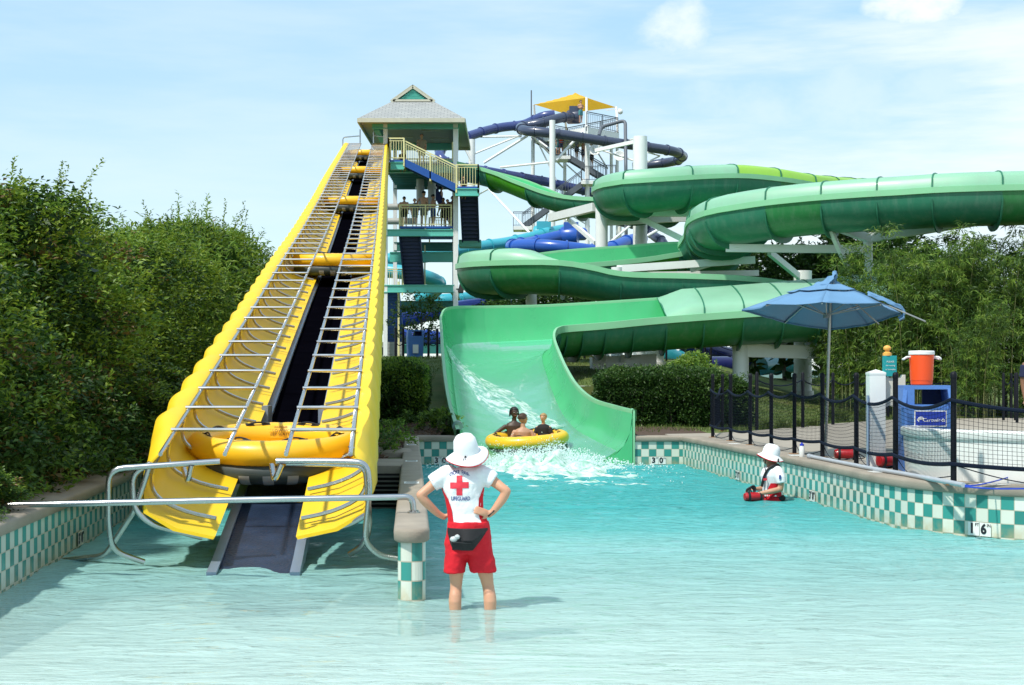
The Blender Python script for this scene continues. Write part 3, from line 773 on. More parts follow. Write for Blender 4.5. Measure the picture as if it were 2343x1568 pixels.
# ================================================================ GREEN RAFT SLIDE
MT_WST = M('white_steel', (.78, .79, .78), .4, var=.05)
def gel(name, col, tr, f=.25, rough=.4): return M(name, col, rough, var=.10, scale=.8, coat=.06, trans=(*tr, f), streak=.22)
MT_HULL = gel('green_gelcoat', (.030, .205, .122), (.03, .35, .18), .09)
MT_HULL2 = gel('bright_green_gelcoat', (.055, .30, .010), (.1, .5, .02), .12)
MT_HULL3 = gel('mid_green_gelcoat', (.030, .225, .070), (.03, .35, .1), .10)
MT_RIM = gel('pale_green_rim', (.25, .60, .33), (.2, .6, .3), .10)
MT_COVER = gel('skylit_pale_cover', (.30, .58, .40), (.35, .75, .5), .2)  # frosted fiberglass; sky light on the upward-tilted panels is put into the pale tone
MT_COVER2 = gel('yellow_green_cover', (.36, .66, .09), (.45, .9, .1), .22)
MT_IN = M('green_inside', (.085, .56, .23), .28, var=.12, scale=.8, coat=.2, trans=(.08, .6, .28, .15), streak=.08)
MT_FLG = M('dark_green_flange', (.022, .17, .095), .5, var=.15)
SLIDE = thing('water_slide', 'big winding green fiberglass raft slide with pale rims emptying into the pool', 'water slide', (0, 44, 0))
SINV = Matrix.Translation((0, -44, 0))
def sput(b, name, mats, parent=None, **k):
    o = b.build(name, mats, parent or SLIDE, **k)
    o.matrix_parent_inverse = SINV if parent is None else Matrix.Identity(4)
    return o
def ubowl(O, I, zf, n=13, e=.75, off=0.0, t0=0.0, t1=1.0):
    "points of the channel section from outer rim O to inner rim I"
    pts = []
    w = Vector((I.x - O.x, I.y - O.y, 0)); W = w.length; w.normalize()
    for k in range(n):
        a = math.pi * (t0 + (t1 - t0) * k / (n - 1)); c, s = math.cos(a), math.sin(a)
        u = .5 - .5 * (1 if c >= 0 else -1) * abs(c) ** e; v = abs(s) ** e
        q = O.lerp(I, u); zl = q.z
        nx = -math.cos(a) * off; nz = -math.sin(a) * off
        pts.append(Vector((q.x + w.x * nx, q.y + w.y * nx, zl * (1 - v) + zf * v + nz)))
    return pts
def slide_run(secs, seg, colours, covers=None, rimh=.17, start=0, noend=False, taper=(0, 0)):
    "secs: dense list of (O, I, zf); cut in sections of seg rings with a bolted flange at each joint"
    i = 0; k = start; N = len(secs)
    while i < N - 1:
        j = min(N - 1, i + seg)
        if N - 1 - j < seg * .4: j = N - 1
        part = secs[i:j + 1]; m = colours(k)
        b = MB()
        b.loft([ubowl(O, I, zf, off=.03) for O, I, zf in part], 0, closed=False)
        b.loft([list(reversed(ubowl(O, I, zf, off=-.0))) for O, I, zf in part], 1, closed=False)
        for side in (0, 1):                                    # rim: a broad flat band outside each lip
            rg = []
            for O, I, zf in part:
                p = (O, I)[side]; w = (O - I) if side == 0 else (I - O); w = Vector((w.x, w.y, 0)).normalized()
                rg.append([p + w * .02 + Vector((0, 0, -rimh)), p + w * .075 + Vector((0, 0, -rimh + .01)), p + w * .075 + Vector((0, 0, .02)), p - w * .0 + Vector((0, 0, .03)), p - w * .01 + Vector((0, 0, -.03))])
            b.loft(rg, 2, closed=True)
        sec = sput(b, 'flume_section', [m, MT_IN, MT_RIM], angle=50)
        f = MB()
        for q in (0,) if (j < N - 1 or noend) else (0, len(part) - 1):
            O, I, zf = part[q]; t = (part[1][0] - part[0][0] + part[1][1] - part[0][1]); t.z = 0; t = t.normalized() * .022
            a, c = ubowl(O, I, zf, 17, off=.02, t0=.07, t1=.93), ubowl(O, I, zf, 17, off=.055, t0=.07, t1=.93); dp = ubowl(O, I, zf, 17, off=.21, t0=.07, t1=.93); c = [x.lerp(y, math.sin(math.pi * (.07 + .86 * n_ / 16)) ** 2) for n_, (x, y) in enumerate(zip(c, dp))]
            f.loft([[x - t for x in a], [x - t for x in c], [x + t for x in c], [x + t for x in a]], closed=False)
        sput(f, 'joint_flange', MT_FLG, sec, angle=30)
        if covers and covers(k):
            cm, ch = covers(k); g = MB(); rg = []; rb = []
            for n_, (O, I, zf) in enumerate(part):
                pts = []
                for q in range(11):
                    a = math.pi * q / 10; c_, s_ = math.cos(a), math.sin(a)
                    u = .5 - .5 * (1 if c_ >= 0 else -1) * abs(c_) ** .7
                    w = O.lerp(I, u); cut = 1.0
                    if taper[0] and i == 0 and start == 0: cut = min(1, n_ / max(1, (len(part) - 1) * .6))
                    if taper[1] and not covers(k + 1): cut = min(1, (len(part) - 1 - n_) / max(1, (len(part) - 1) * .6))
                    pts.append(w + Vector((0, 0, .03 + ch * cut * abs(s_) ** .55)))
                rg.append(pts)
            g.loft(rg, 0, closed=False)
            sput(g, 'cover_panel', cm, sec, angle=50)
            h = MB()
            for q in (0, len(part) - 1):
                t = (part[1][0] - part[0][0]); t.z = 0; t = t.normalized() * .02
                ctr = (part[q][0] + part[q][1]) / 2
                up = [x + (x - ctr).normalized() * .045 for x in rg[q]]
                h.loft([[x - t for x in rg[q]], [x - t for x in up], [x + t for x in up], [x + t for x in rg[q]]], closed=False)
            sput(h, 'cover_joint', MT_FLG, sec, angle=30)
        i = j; k += 1
    return k
def sections(ctrl, step=.42, hw=1.25, dep=1.05):
    "ctrl: (px, py of near lip, distance of near lip) -> even sections along the centre line"
    c = [tuple(P(*q[:3]) + Vector((0, hw, 0))) + ((q[3] if len(q) > 3 else 0.0),) for q in ctrl]
    sp4 = spline(c, 24); pts = resample([Vector(q[:3]) for q in sp4], step); out = []
    bk = [min(sp4, key=lambda q: (Vector(q[:3]) - p).length_squared)[3] for p in pts]
    for i, p in enumerate(pts):
        t = pts[min(i + 1, len(pts) - 1)] - pts[max(i - 1, 0)]; t.z = 0; t.normalize()
        n = Vector((-t.y, t.x, 0))
        far_is_O = n.y > 0; z_ = Vector((0, 0, bk[i])); out.append((p + n * hw + (z_ if far_is_O else z_ * 0), p - n * hw + (z_ * 0 if far_is_O else z_), p.z - dep))
    return out
def hullcol(pat):
    d = {'g': MT_HULL, 'b': MT_HULL2, 'm': MT_HULL3}
    return lambda k: d[pat[k % len(pat)]]
# first drop from the tower, then the loop behind, then the covered run with its left bend
runT = sections([(1030, 364, 75.8), (1052, 368, 75.6), (1094, 376, 75.2), (1163, 395, 74.5), (1217, 416, 73.8), (1285, 441, 73), (1364, 452, 72.3), (1500, 452, 71.6), (1700, 445, 71)], hw=1.15, dep=.85)
slide_run(runT, 6, hullcol('gbgggmgg'))
runF = sections([(1960, 428, 64), (1890, 424, 62), (1823, 418, 60.3), (1760, 407, 59.3), (1676, 398.5, 58.6), (1586, 401, 58.2), (1503, 407.5, 58), (1464, 412, 58.2), (1440, 420, 59.4), (1438, 428, 61.2), (1462, 436, 62.9), (1530, 444, 64)], hw=1.3, dep=1.12)
slide_run(runF, 4, hullcol('gggmgg'), lambda k: ((MT_COVER2 if k < 5 else MT_COVER), .44))
# nearer covered run from beyond the right edge; it bends away and runs left behind the loop
runE = sections([(2560, 420, 46), (2341, 424, 46), (2194, 428.5, 46.3), (2108, 434, 46.8), (1996, 440.6, 47.4), (1879, 450, 48.1), (1776, 462, 48.9), (1716, 474, 49.5), (1677, 490, 51), (1662, 508, 53.2), (1655, 530, 55.4), (1630, 556, 57.2, .3), (1585, 571, 57.8, .5), (1530, 580, 57.7, .6), (1465, 590, 57.5, .66), (1370, 600, 57.2, .72), (1280, 606, 57, .7), (1205, 605, 56.9, .5), (1148, 603.5, 56.2, .2), (1124, 601, 54.4), (1138, 598.5, 52.6), (1186, 596.5, 51.8), (1256, 596, 51.5), (1304, 600, 51.5), (1354, 608.5, 51.5), (1404, 620, 51.5), (1455, 625, 51.5), (1572, 627.6, 51.5), (1683, 632, 51.5), (1754, 640, 51.6), (1830, 652, 51.8), (1900, 664, 51.8), (1960, 675, 51.2), (1985, 682, 50)])
nE = len(runE)
def find(px_target, lo, hi):
    return min(range(lo, hi), key=lambda i: abs(CX + runE[i][1].x * FOC / runE[i][1].y - px_target))
iL = next(i for i in range(nE) if runE[i][0].y > 56 or runE[i][1].y > 57)
k = slide_run(runE[:iL + 1], 4, hullcol('gmgggmgg'), lambda k: (MT_COVER, .50))
rest = runE[iL:]
turn = min(range(len(rest)), key=lambda i: (rest[i][0] + rest[i][1]).x)
end = next(i for i in range(turn, len(rest)) if CX + (rest[i][0].x + rest[i][1].x) / 2 * FOC / rest[i][0].y > 1250)
st = turn - 6
slide_run(rest[:st + 1], 5, hullcol('ggbggg'))
KB = max(1, round((end - st) / 4))
slide_run(rest[st:end + 1], 4, hullcol('gggm'), lambda k: (MT_COVER, .46) if k < KB else None, taper=(0, 1))
slide_run(rest[end:], 5, hullcol('ggggbg'))
# last open run with its banked back wall, turning towards the pool and falling to the mouth
last = [((12.9, 50.9, 5.0), (10.6, 50.4, 4.4), 3.35), ((12.1, 48.4, 4.9), (10.5, 49.6, 4.3), 3.2), ((11, 47.3, 4.1), (10.3, 50.7, 4.9), 3.1)][:0] + [((13.2, 51.0, 5.05), (12.6, 47.6, 4.25), 3.2), ((11.4, 51.0, 4.9), (11.2, 47.5, 4.1), 3.08), ((9.6, 50.9, 4.75), (9.6, 47.5, 3.95), 2.95), ((7.2, 50.8, 4.55), (7.2, 47.5, 3.80), 2.80), ((4.8, 50.6, 4.37), (4.8, 47.4, 3.62), 2.65), ((2.6, 50.5, 4.22), (2.9, 47.1, 3.43), 2.5),
        ((.9, 50.3, 4.12), (1.7, 46.9, 3.33), 2.38), ((-.9, 49.8, 4.06), (1.42, 46.5, 3.27), 2.28), ((-1.95, 48.7, 3.98), (1.3, 46.1, 3.2), 2.2), ((-2.15, 47.2, 3.66), (1.22, 45.5, 3.05), 2.05), ((-2.05, 45.2, 3.22), (1.2, 44.3, 2.82), 1.85),
        ((-1.9, 42.5, 2.68), (1.25, 42.3, 2.48), 1.5), ((-1.74, 39.8, 2.14), (1.36, 39.8, 2.02), 1.0), ((-1.56, 37, 1.62), (1.52, 37, 1.58), .52), ((-1.38, 34.6, 1.2), (1.78, 34.6, 1.28), .2), ((-1.25, 32.8, 1.02), (2.12, 32.8, 1.16), .03), ((-1.05, 30.75, .70), (2.42, 30.75, 1.09), -.08)]
fl_ = spline([tuple(o) + tuple(i) + (z,) for o, i, z in last], 6)
runA = [(Vector(q[0:3]), Vector(q[3:6]), q[6]) for q in fl_]
slide_run(runA, 3, lambda k: [MT_HULL, MT_HULL3, MT_HULL3, MT_HULL, MT_HULL][k % 5] if k < 18 else MT_HULL, lambda k: (MT_COVER, .35) if k < 8 else None, rimh=.2, noend=True, taper=(0, 1))
# end faces of the mouth
for sgn, p, z in ((-1, runA[-1][0], .62), (1, runA[-1][1], 1.1)):
    b = MB(); b.add([(p.x + sgn * .01, 30.74, -.6), (p.x + sgn * .05, 30.74, -.6), (p.x + sgn * .05, 30.74, z), (p.x + sgn * .01, 30.74, z),
           (p.x + sgn * .01, 31.3, -.6), (p.x + sgn * .05, 31.3, -.6), (p.x + sgn * .05, 31.3, z + .03), (p.x + sgn * .01, 31.3, z + .03)],
          [(0, 1, 2, 3), (4, 7, 6, 5), (0, 4, 5, 1), (3, 2, 6, 7), (0, 3, 7, 4), (1, 5, 6, 2)])
    sput(b, 'mouth_lip', MT_RIM, smooth=False)

prof = ubowl(*runA[-1], 25)
for h0, h1, xe in ((0, 9, runA[-1][0].x - .06), (15, 24, runA[-1][1].x + .06)):
    q = [Vector((v.x, 30.748, v.z)) for v in prof[h0:h1 + 1]]; a = [Vector((xe if h0 else v.x, 30.748, -.6)) for v in q]
    b = MB(); n = len(q); low = [Vector((v.x, 30.748, -.7)) for v in q]
    b.add(q + low, [(i, i + 1, n + i + 1, n + i) for i in range(n - 1)]); sput(b, 'mouth_plate', MT_IN, smooth=False)
# water racing down the chute: thin sheet with froth
def foammat(name, clear, lo, hi, sc):
    m = bpy.data.materials.new(name); m.use_nodes = True; N, L = m.node_tree.nodes, m.node_tree.links
    b = N['Principled BSDF']; b.inputs['Base Color'].default_value = (.80, .92, .88, 1); b.inputs['Roughness'].default_value = .35
    tr = N.new('ShaderNodeBsdfTransparent'); gl = N.new('ShaderNodeBsdfGlossy'); gl.inputs['Roughness'].default_value = .25
    df = N.new('ShaderNodeBsdfDiffuse'); df.inputs['Color'].default_value = (.15, .70, .43, 1)
    uv = N.new('ShaderNodeUVMap'); uv.uv_map = 'uv'; mp = N.new('ShaderNodeMapping'); mp.inputs['Scale'].default_value = sc; L.new(uv.outputs[0], mp.inputs[0])
    nz = N.new('ShaderNodeTexNoise'); nz.inputs['Scale'].default_value = 1; nz.inputs['Detail'].default_value = 7; nz.inputs['Roughness'].default_value = .65; nz.inputs['Distortion'].default_value = .5; L.new(mp.outputs[0], nz.inputs['Vector'])
    r = N.new('ShaderNodeMapRange'); r.inputs['From Min'].default_value = lo; r.inputs['From Max'].default_value = hi; L.new(nz.outputs['Fac'], r.inputs['Value'])
    bp = N.new('ShaderNodeBump'); bp.inputs['Strength'].default_value = .3; bp.inputs['Distance'].default_value = .03; L.new(nz.outputs['Fac'], bp.inputs['Height'])
    for q in (gl, df, b): L.new(bp.outputs['Normal'], q.inputs['Normal'])
    m0 = N.new('ShaderNodeMixShader'); m0.inputs[0].default_value = .45; L.new(tr.outputs[0], m0.inputs[1]); L.new(df.outputs[0], m0.inputs[2])
    fr = N.new('ShaderNodeFresnel'); fr.inputs['IOR'].default_value = 1.33; L.new(bp.outputs['Normal'], fr.inputs['Normal'])
    m1 = N.new('ShaderNodeMixShader'); fq = N.new('ShaderNodeMath'); fq.operation = 'MULTIPLY'; fq.inputs[1].default_value = .5; L.new(fr.outputs[0], fq.inputs[0]); L.new(fq.outputs[0], m1.inputs[0]); L.new(m0.outputs[0], m1.inputs[1]); L.new(gl.outputs[0], m1.inputs[2])
    m2 = N.new('ShaderNodeMixShader'); L.new(r.outputs['Result'], m2.inputs[0]); L.new(m1.outputs[0], m2.inputs[1]); L.new(b.outputs[0], m2.inputs[2])
    L.new(m2.outputs[0], N['Material Output'].inputs['Surface']); return m
b = MB(); rows = []
wsec = runA[34:]
for q, (O, I, zf) in enumerate(wsec):
    w = .16 + .10 * sst(0, 25, q)
    rows.append([v + Vector((0, 0, .04 + .02 * mn.noise(Vector((v.x * 2.2, v.y * 1.2, 5))))) for v in ubowl(O, I, zf, 25, off=-.02, t0=.20, t1=.78)])
n = 25
for i in range(len(rows) - 1):
    for j in range(n - 1):
        b.quad(rows[i][j], rows[i][j + 1], rows[i + 1][j + 1], rows[i + 1][j], 0, [(j * .13, i * .4), (j * .13 + .13, i * .4), (j * .13 + .13, i * .4 + .4), (j * .13, i * .4 + .4)])
tag(b.build('chute_water', foammat('chute_water', 0, .60, .95, (1.6, .35, 1)), None, angle=180), kind='structure')
# white rope of froth thrown off the left wall
W0 = next(i for i, q in enumerate(runA) if i > 30 and q[0].y < 46.6); W1 = next(i for i, q in enumerate(runA) if i > 30 and q[0].y < 35.5); b = MB(); line = []
for q in range(W0, W1):
    O, I, zf = runA[q]; u = (q - W0) / (W1 - W0)
    pts = ubowl(O, I, zf, 41, off=-.02, t0=.12, t1=.9); c = pts[int(5 + 24 * u)]
    line.append((c, .34 * (1 - .55 * u)))
rg = []
for q, (c, r_) in enumerate(line):
    pts = ubowl(*runA[W0 + q], 41, off=-.02, t0=.12, t1=.9); k0 = int(5 + 24 * q / len(line)); row = []
    for j in range(-5, 6):
        p = pts[max(0, min(40, k0 + j))]; f = 1 - abs(j) / 5.0
        row.append(p + Vector((0, 0, .03 + .13 * f * (.5 + .9 * abs(mn.noise(Vector((p.x * 4, p.y * 3, 2))))) * (1 - .5 * q / len(line)))))
    rg.append(row)
for i in range(len(rg) - 1):
    for j in range(10):
        b.quad(rg[i][j], rg[i][j + 1], rg[i + 1][j + 1], rg[i + 1][j], 0, [(j * .2, i * .3), (j * .2 + .2, i * .3), (j * .2 + .2, i * .3 + .3), (j * .2, i * .3 + .3)])
tag(b.build('froth', foammat('froth', 0, .42, .74, (4, 2.6, 1)), None, angle=180), kind='stuff')
# splash where the raft hits the pool
MT_SPL = M('splash_white', (.86, .93, .92), .4, var=.03, trans=(.8, .95, .93, .45))
b = MB(); rnd = random.Random(3)
cx0 = P(1235, 1060, 30.2).x
def blob(c, r):
    b.ball(c, (r * rnd.uniform(.6, 1.6), r * rnd.uniform(.6, 1.4), r * rnd.uniform(.6, 1.5)), 5)
for k in range(15000):
    u = rnd.gauss(-.02, .33); v = rnd.gauss(0, .7); e = math.exp(-(u / .55) ** 2) * math.exp(-(v / 1.1) ** 2)
    z = (rnd.random() ** 2.3) * (.60 * e * (.65 + .5 * mn.noise(Vector((u * 5, v * 2, 3)))) + .05) ; x = cx0 + u * 2.3 + .25 * z; d = 30.3 + v
    blob(Vector((x, d, z + .01)), rnd.choice((.003, .005, .007, .010, .016)) * (1.2 - .8 * z))
for k in range(700):
    a = rnd.uniform(0, 6.28); r_ = abs(rnd.gauss(0, 1.5)); blob(Vector((cx0 + .3 + r_ * math.cos(a) * 1.1, 28.8 + r_ * math.sin(a) * 1.3, .02 + rnd.random() * .05)), rnd.choice((.004, .007, .011)))
for k in range(500):
    blob(Vector((P(1206, 0, 33).x + rnd.gauss(0, .75), 32.4 + rnd.gauss(0, .2), .12 + abs(rnd.gauss(0, .18)))), rnd.choice((.003, .006, .009)))
tag(b.build('splash_drops', MT_SPL, None), kind='stuff')
g = MB(); n = 46; vs = []
for j in range(n + 1):
    for i in range(n + 1):
        u, v = i / n * 2 - 1, j / n * 2 - 1; x = cx0 + .1 + u * 1.9; d = 28.2 + v * 3.6
        e = math.exp(-(u * u * 3.2 + (v - .45) ** 2 * 4.5)) + .35 * math.exp(-(u * u * 3 + (v + .15) ** 2 * 3)); ns = mn.noise(Vector((x * 3, d * 3, 1))) + .6 * mn.noise(Vector((x * 8, d * 8, 4)))
        vs.append((x, d, -.03 + e * (.20 + .20 * ns) + .03 * ns))
fs = [(j * (n + 1) + i, j * (n + 1) + i + 1, (j + 1) * (n + 1) + i + 1, (j + 1) * (n + 1) + i) for j in range(n) for i in range(n)]
g.add(vs, fs, 0, [[(vs[q][0], vs[q][1]) for q in f] for f in fs])
tag(g.build('splash_foam', foammat('splash_foam', 0, .33, .62, (4, 4, 1)), None, angle=180), kind='stuff')

# ---------------------------------------------------------------- white steel supports
def support(label, px, d, top_py, dia, arms=(), base=None, cap=True):
    t = thing('support_column', label, 'column', (0, 0, 0), 0, 'white slide supports')
    top = P(px, top_py, d); z0 = base if base is not None else gz(top.x, d) - .2
    t.location = (top.x, d, z0); inv = Matrix.Translation(-Vector(t.location))
    b = MB(); b.cyl((top.x, d, z0), (top.x, d, top.z), dia / 2, n=28)
    b.cyl((top.x, d, z0), (top.x, d, z0 + .35), dia / 2 + .07, n=28)
    o = b.build('column', MT_WST, t); o.matrix_parent_inverse = inv
    for a in arms:
        p0, p1, w = P(*a[0]), P(*a[1]), a[2]
        q = MB(); q.beam(p0, p1, w * .8, w)
        o = q.build('arm' if len(a) < 4 else 'brace', MT_WST, t, smooth=False); o.matrix_parent_inverse = inv
support('thick white slide column in front of the far tower, left of the tallest one', 1376, 61.5, 466, .50, [((1376, 486, 61.3), (1598, 486, 60.5), .34), ((1376, 507, 61.6), (1590, 496, 63), .36), ((1260, 499, 68), (1362, 474, 62), .34), ((1466, 500, 61), (1585, 560, 60), .22, 1), ((1420, 482, 61), (1430, 470, 60), .4), ((1500, 478, 61), (1510, 468, 60), .35), ((1300, 502, 66), (1362, 556, 62), .16, 1)])
support('tallest thick white slide column rising bare above the green loop', 1464, 66.5, 313, .62, [((1464, 322, 66.5), (1362, 345, 68), .16, 1)])
support('white column under the green slide with box arm, behind the hedge', 1694, 49.2, 783, .52, [((1700, 802, 49.2), (1905, 808, 49.4), .42), ((1700, 783, 49.2), (1702, 802, 49.2), .34), ((1770, 800, 49.4), (1806, 770, 50), .2, 1)])
support('white column whose round top shows just above the blue umbrella', 1836, 53.5, 620, .62, [((1836, 640, 53.5), (1760, 578, 52), .2, 1), ((1836, 793, 53.5), (1962, 797, 52), .5), ((1660, 568, 51), (1985, 571, 50.2), .26), ((1690, 560, 51), (1690, 568, 51), .4)])
support('short white column top between the two green runs with long beam', 1411, 55, 612, .42, [((1411, 616, 55), (1727, 595, 54.5), .26), ((1580, 618, 55), (1640, 600, 54.6), .18, 1), ((1411, 630, 55.2), (1735, 625, 55.3), .2)])
support('white column with cross arm under the left bend of the slide', 1215, 55.5, 636, .40, [((1092, 634, 53.2), (1280, 632, 53.2), .28), ((1280, 628, 53.2), (1400, 650, 53.2), .28), ((1185, 640, 53.4), (1230, 668, 55), .2, 1), ((1112, 622, 53.2), (1112, 634, 53.2), .35), ((1276, 620, 53.2), (1276, 632, 53.2), .2)])
support('white column with low box arm behind the slide chute', 1498, 53, 792, .62, [((1352, 832, 50.5), (1498, 824, 51), .42), ((1380, 812, 50.5), (1380, 830, 50.5), .2), ((1425, 812, 50.5), (1425, 830, 50.5), .2), ((1470, 846, 50.5), (1384, 846, 50.5), .3)])
support('slanting white strut column in front of the right bamboo', 1985, 50.8, 540, .30, [((1893, 512, 48.6), (1985, 545, 50.5), .26), ((1985, 545, 50.8), (2240, 505, 48), .3), ((1893, 512, 48.6), (1955, 650, 50.8), .16, 1)])
# ================================================================ LAUNCH TOWER
MT_TEAL = M('teal_steel', (.12, .50, .42), .4, var=.06)
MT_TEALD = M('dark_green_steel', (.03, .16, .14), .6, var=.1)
MT_CREAM = M('cream_rail', (.74, .68, .34), .45, var=.05)
MT_BLUES = M('blue_stair_steel', (.012, .085, .36), .4, var=.1)
MT_NAVYS = M('navy_stair_steel', (.012, .028, .12), .5, var=.15)
MT_SHING = None
def shingles():
    m = bpy.data.materials.new('grey_shingles'); m.use_nodes = True; N, L = m.node_tree.nodes, m.node_tree.links
    b = N['Principled BSDF']; b.inputs['Roughness'].default_value = .9
    uv = N.new('ShaderNodeUVMap'); uv.uv_map = 'uv'; br = N.new('ShaderNodeTexBrick'); L.new(uv.outputs[0], br.inputs['Vector'])
    br.inputs['Color1'].default_value = (.30, .31, .31, 1); br.inputs['Color2'].default_value = (.36, .37, .36, 1); br.inputs['Mortar'].default_value = (.17, .18, .18, 1)
    br.inputs['Scale'].default_value = 1; br.inputs['Brick Width'].default_value = .32; br.inputs['Row Height'].default_value = .15; br.inputs['Mortar Size'].default_value = .014
    L.new(br.outputs['Color'], b.inputs['Base Color']); return m
MT_SHING = shingles()
MT_SOFF = M('soffit_grey', (.50, .45, .42), .8, var=.06)
MT_CEDAR = M('weathered_trim', (.52, .50, .40), .7, var=.12)
MT_SIDING = M('grey_siding', (.30, .31, .30), .7, var=.08)
TW = thing('launch_tower', 'teal and white slide tower with grey hip roof and blue stairs', 'tower', (-4.6, 78.5, 2.6))
TINV = Matrix.Translation((4.6, -78.5, -2.6))
def tput(b, name, mats, parent=None, root=None, inv=None, **k):
    o = b.build(name, mats, parent or root or TW, **k)
    if parent is None: o.matrix_parent_inverse = inv or TINV
    return o
XL, XR, DF, DB = -6.25, -2.78, 75.6, 81.8
for x, d, w in ((XL, DF, .2), (XR, DF, .24), (XL, DB, .2), (XR - .3, DB, .22)):
    b = MB(); b.box((x, d, 8.4), (w, w, 11.9)); tput(b, 'column', MT_WST, smooth=False)
def roof():
    x0, x1, d0, d1 = -7.46, -2.28, 74.0, 83.2; ze = 14.28; cx = -4.9; zg = 15.42; zr = 16.2; dg = 75.7; dgb = 81.5; gx = .98
    b = MB()
    def face(*v):
        a = Vector(v[0]); e = (Vector(v[1]) - a).normalized(); n = e.cross(Vector(v[-1]) - a).normalized(); u = n.cross(e)
        b.add(v, [tuple(range(len(v)))], 0, [[((Vector(q) - a).dot(e), (Vector(q) - a).dot(u)) for q in v]])
    face((x0, d0, ze), (x1, d0, ze), (cx + gx, dg, zg), (cx - gx, dg, zg))
    face((x1, d1, ze), (x0, d1, ze), (cx - gx, dgb, zg), (cx + gx, dgb, zg))
    face((x0, d1, ze), (x0, d0, ze), (cx - gx, dg, zg), (cx - gx, dgb, zg)); face((x1, d0, ze), (x1, d1, ze), (cx + gx, dgb, zg), (cx + gx, dg, zg))
    face((cx - gx - .06, dgb, zg - .03), (cx - gx - .06, dg - .15, zg - .03), (cx, dg - .15, zr), (cx, dgb, zr))
    face((cx + gx + .06, dg - .15, zg - .03), (cx + gx + .06, dgb, zg - .03), (cx, dgb, zr), (cx, dg - .15, zr))
    r = tput(b, 'roof', MT_SHING, smooth=False)
    f = MB()
    for a, c in (((x0, d0), (x1, d0)), ((x1, d0), (x1, d1)), ((x1, d1), (x0, d1)), ((x0, d1), (x0, d0))): f.beam((*a, ze - .1), (*c, ze - .1), .06, .2)
    tput(f, 'fascia', MT_CEDAR, r, smooth=False)
    g = MB()
    for s in (-1, 1): g.beam((cx + s * (gx + .1), dg - .12, zg - .06), (cx, dg - .12, zr - .08), .05, .16)
    g.beam((cx - gx, dg - .12, zg - .0), (cx + gx, dg - .12, zg - .0), .05, .1)
    tput(g, 'gable_trim', MT_CEDAR, r, smooth=False)
    v = MB(); h = zr - zg
    for k in range(7):
        z = zg + .08 + k * .075; w = (gx - .22) * (1 - (z - zg) / (h - .18))
        if w > .05: v.box((cx, dg - .02, z), (2 * w, .05, .055), mat=Matrix.Rotation(R(35), 4, 'X'))
    v.add([(cx - gx + .1, dg + .03, zg), (cx + gx - .1, dg + .03, zg), (cx, dg + .03, zr - .1)], [(0, 1, 2)], 1)
    tput(v, 'gable_vent', [MT_TEAL, MT_TEALD], r, smooth=False)
    s = MB(); s.box(((x0 + x1) / 2, (d0 + d1) / 2, ze - .02), (x1 - x0 - .1, d1 - d0 - .1, .03)); tput(s, 'soffit', MT_SOFF, smooth=False)
    for px_, d in ((-5.9, 77), (-4.1, 77.4), (-5.6, 79.5), (-3.8, 80)):
        l = MB(); l.box((px_, d, ze - .06), (.95, .14, .06)); tput(l, 'strip_light', M('lamp_housing', (.5, .5, .46), .5), smooth=False)
roof()
def girder(x0, x1, d0, d1, z0, z1, name='beam', mat=None, w=.18):
    b = MB(); b.beam((x0, d0, (z0 + z1) / 2), (x1, d1, (z0 + z1) / 2), w, z1 - z0)
    for s in (-.5, .5): b.beam((x0, d0, (z1 if s > 0 else z0) - s * .02), (x1, d1, (z1 if s > 0 else z0) - s * .02), w + .1, .04)
    return tput(b, name, mat or MT_TEAL, smooth=False)
girder(-6.9, -2.6, DF, DF, 14.02, 14.28); girder(-6.6, -2.9, DB, DB, 13.9, 14.28); girder(-6.7, -6.7, DF, DB, 13.95, 14.25); girder(XR, XR - .2, DF + .1, DB, 13.95, 14.25)
def slab(x0, x1, d0, d1, z, m, th=.1, name='floor_deck'):
    b = MB(); b.box(((x0 + x1) / 2, (d0 + d1) / 2, z - th / 2), (x1 - x0, d1 - d0, th)); return tput(b, name, m, smooth=False)
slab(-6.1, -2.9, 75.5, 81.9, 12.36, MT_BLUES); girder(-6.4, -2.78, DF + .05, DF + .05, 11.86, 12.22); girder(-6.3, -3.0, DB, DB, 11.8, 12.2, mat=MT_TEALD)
b = MB()
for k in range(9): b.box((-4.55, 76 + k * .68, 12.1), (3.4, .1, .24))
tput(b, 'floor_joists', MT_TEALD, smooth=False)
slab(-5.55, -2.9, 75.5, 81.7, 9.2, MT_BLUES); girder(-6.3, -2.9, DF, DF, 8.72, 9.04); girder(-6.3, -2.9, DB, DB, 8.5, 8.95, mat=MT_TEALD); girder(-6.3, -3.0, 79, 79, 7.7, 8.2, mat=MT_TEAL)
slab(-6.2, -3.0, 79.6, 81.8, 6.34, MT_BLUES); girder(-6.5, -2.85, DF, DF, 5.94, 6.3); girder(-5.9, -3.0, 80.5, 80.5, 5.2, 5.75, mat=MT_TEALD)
girder(-5.7, -2.8, 77.2, 77.2, 2.95, 3.4); girder(-2.9, -2.9, DF, DB, 5.9, 6.25)
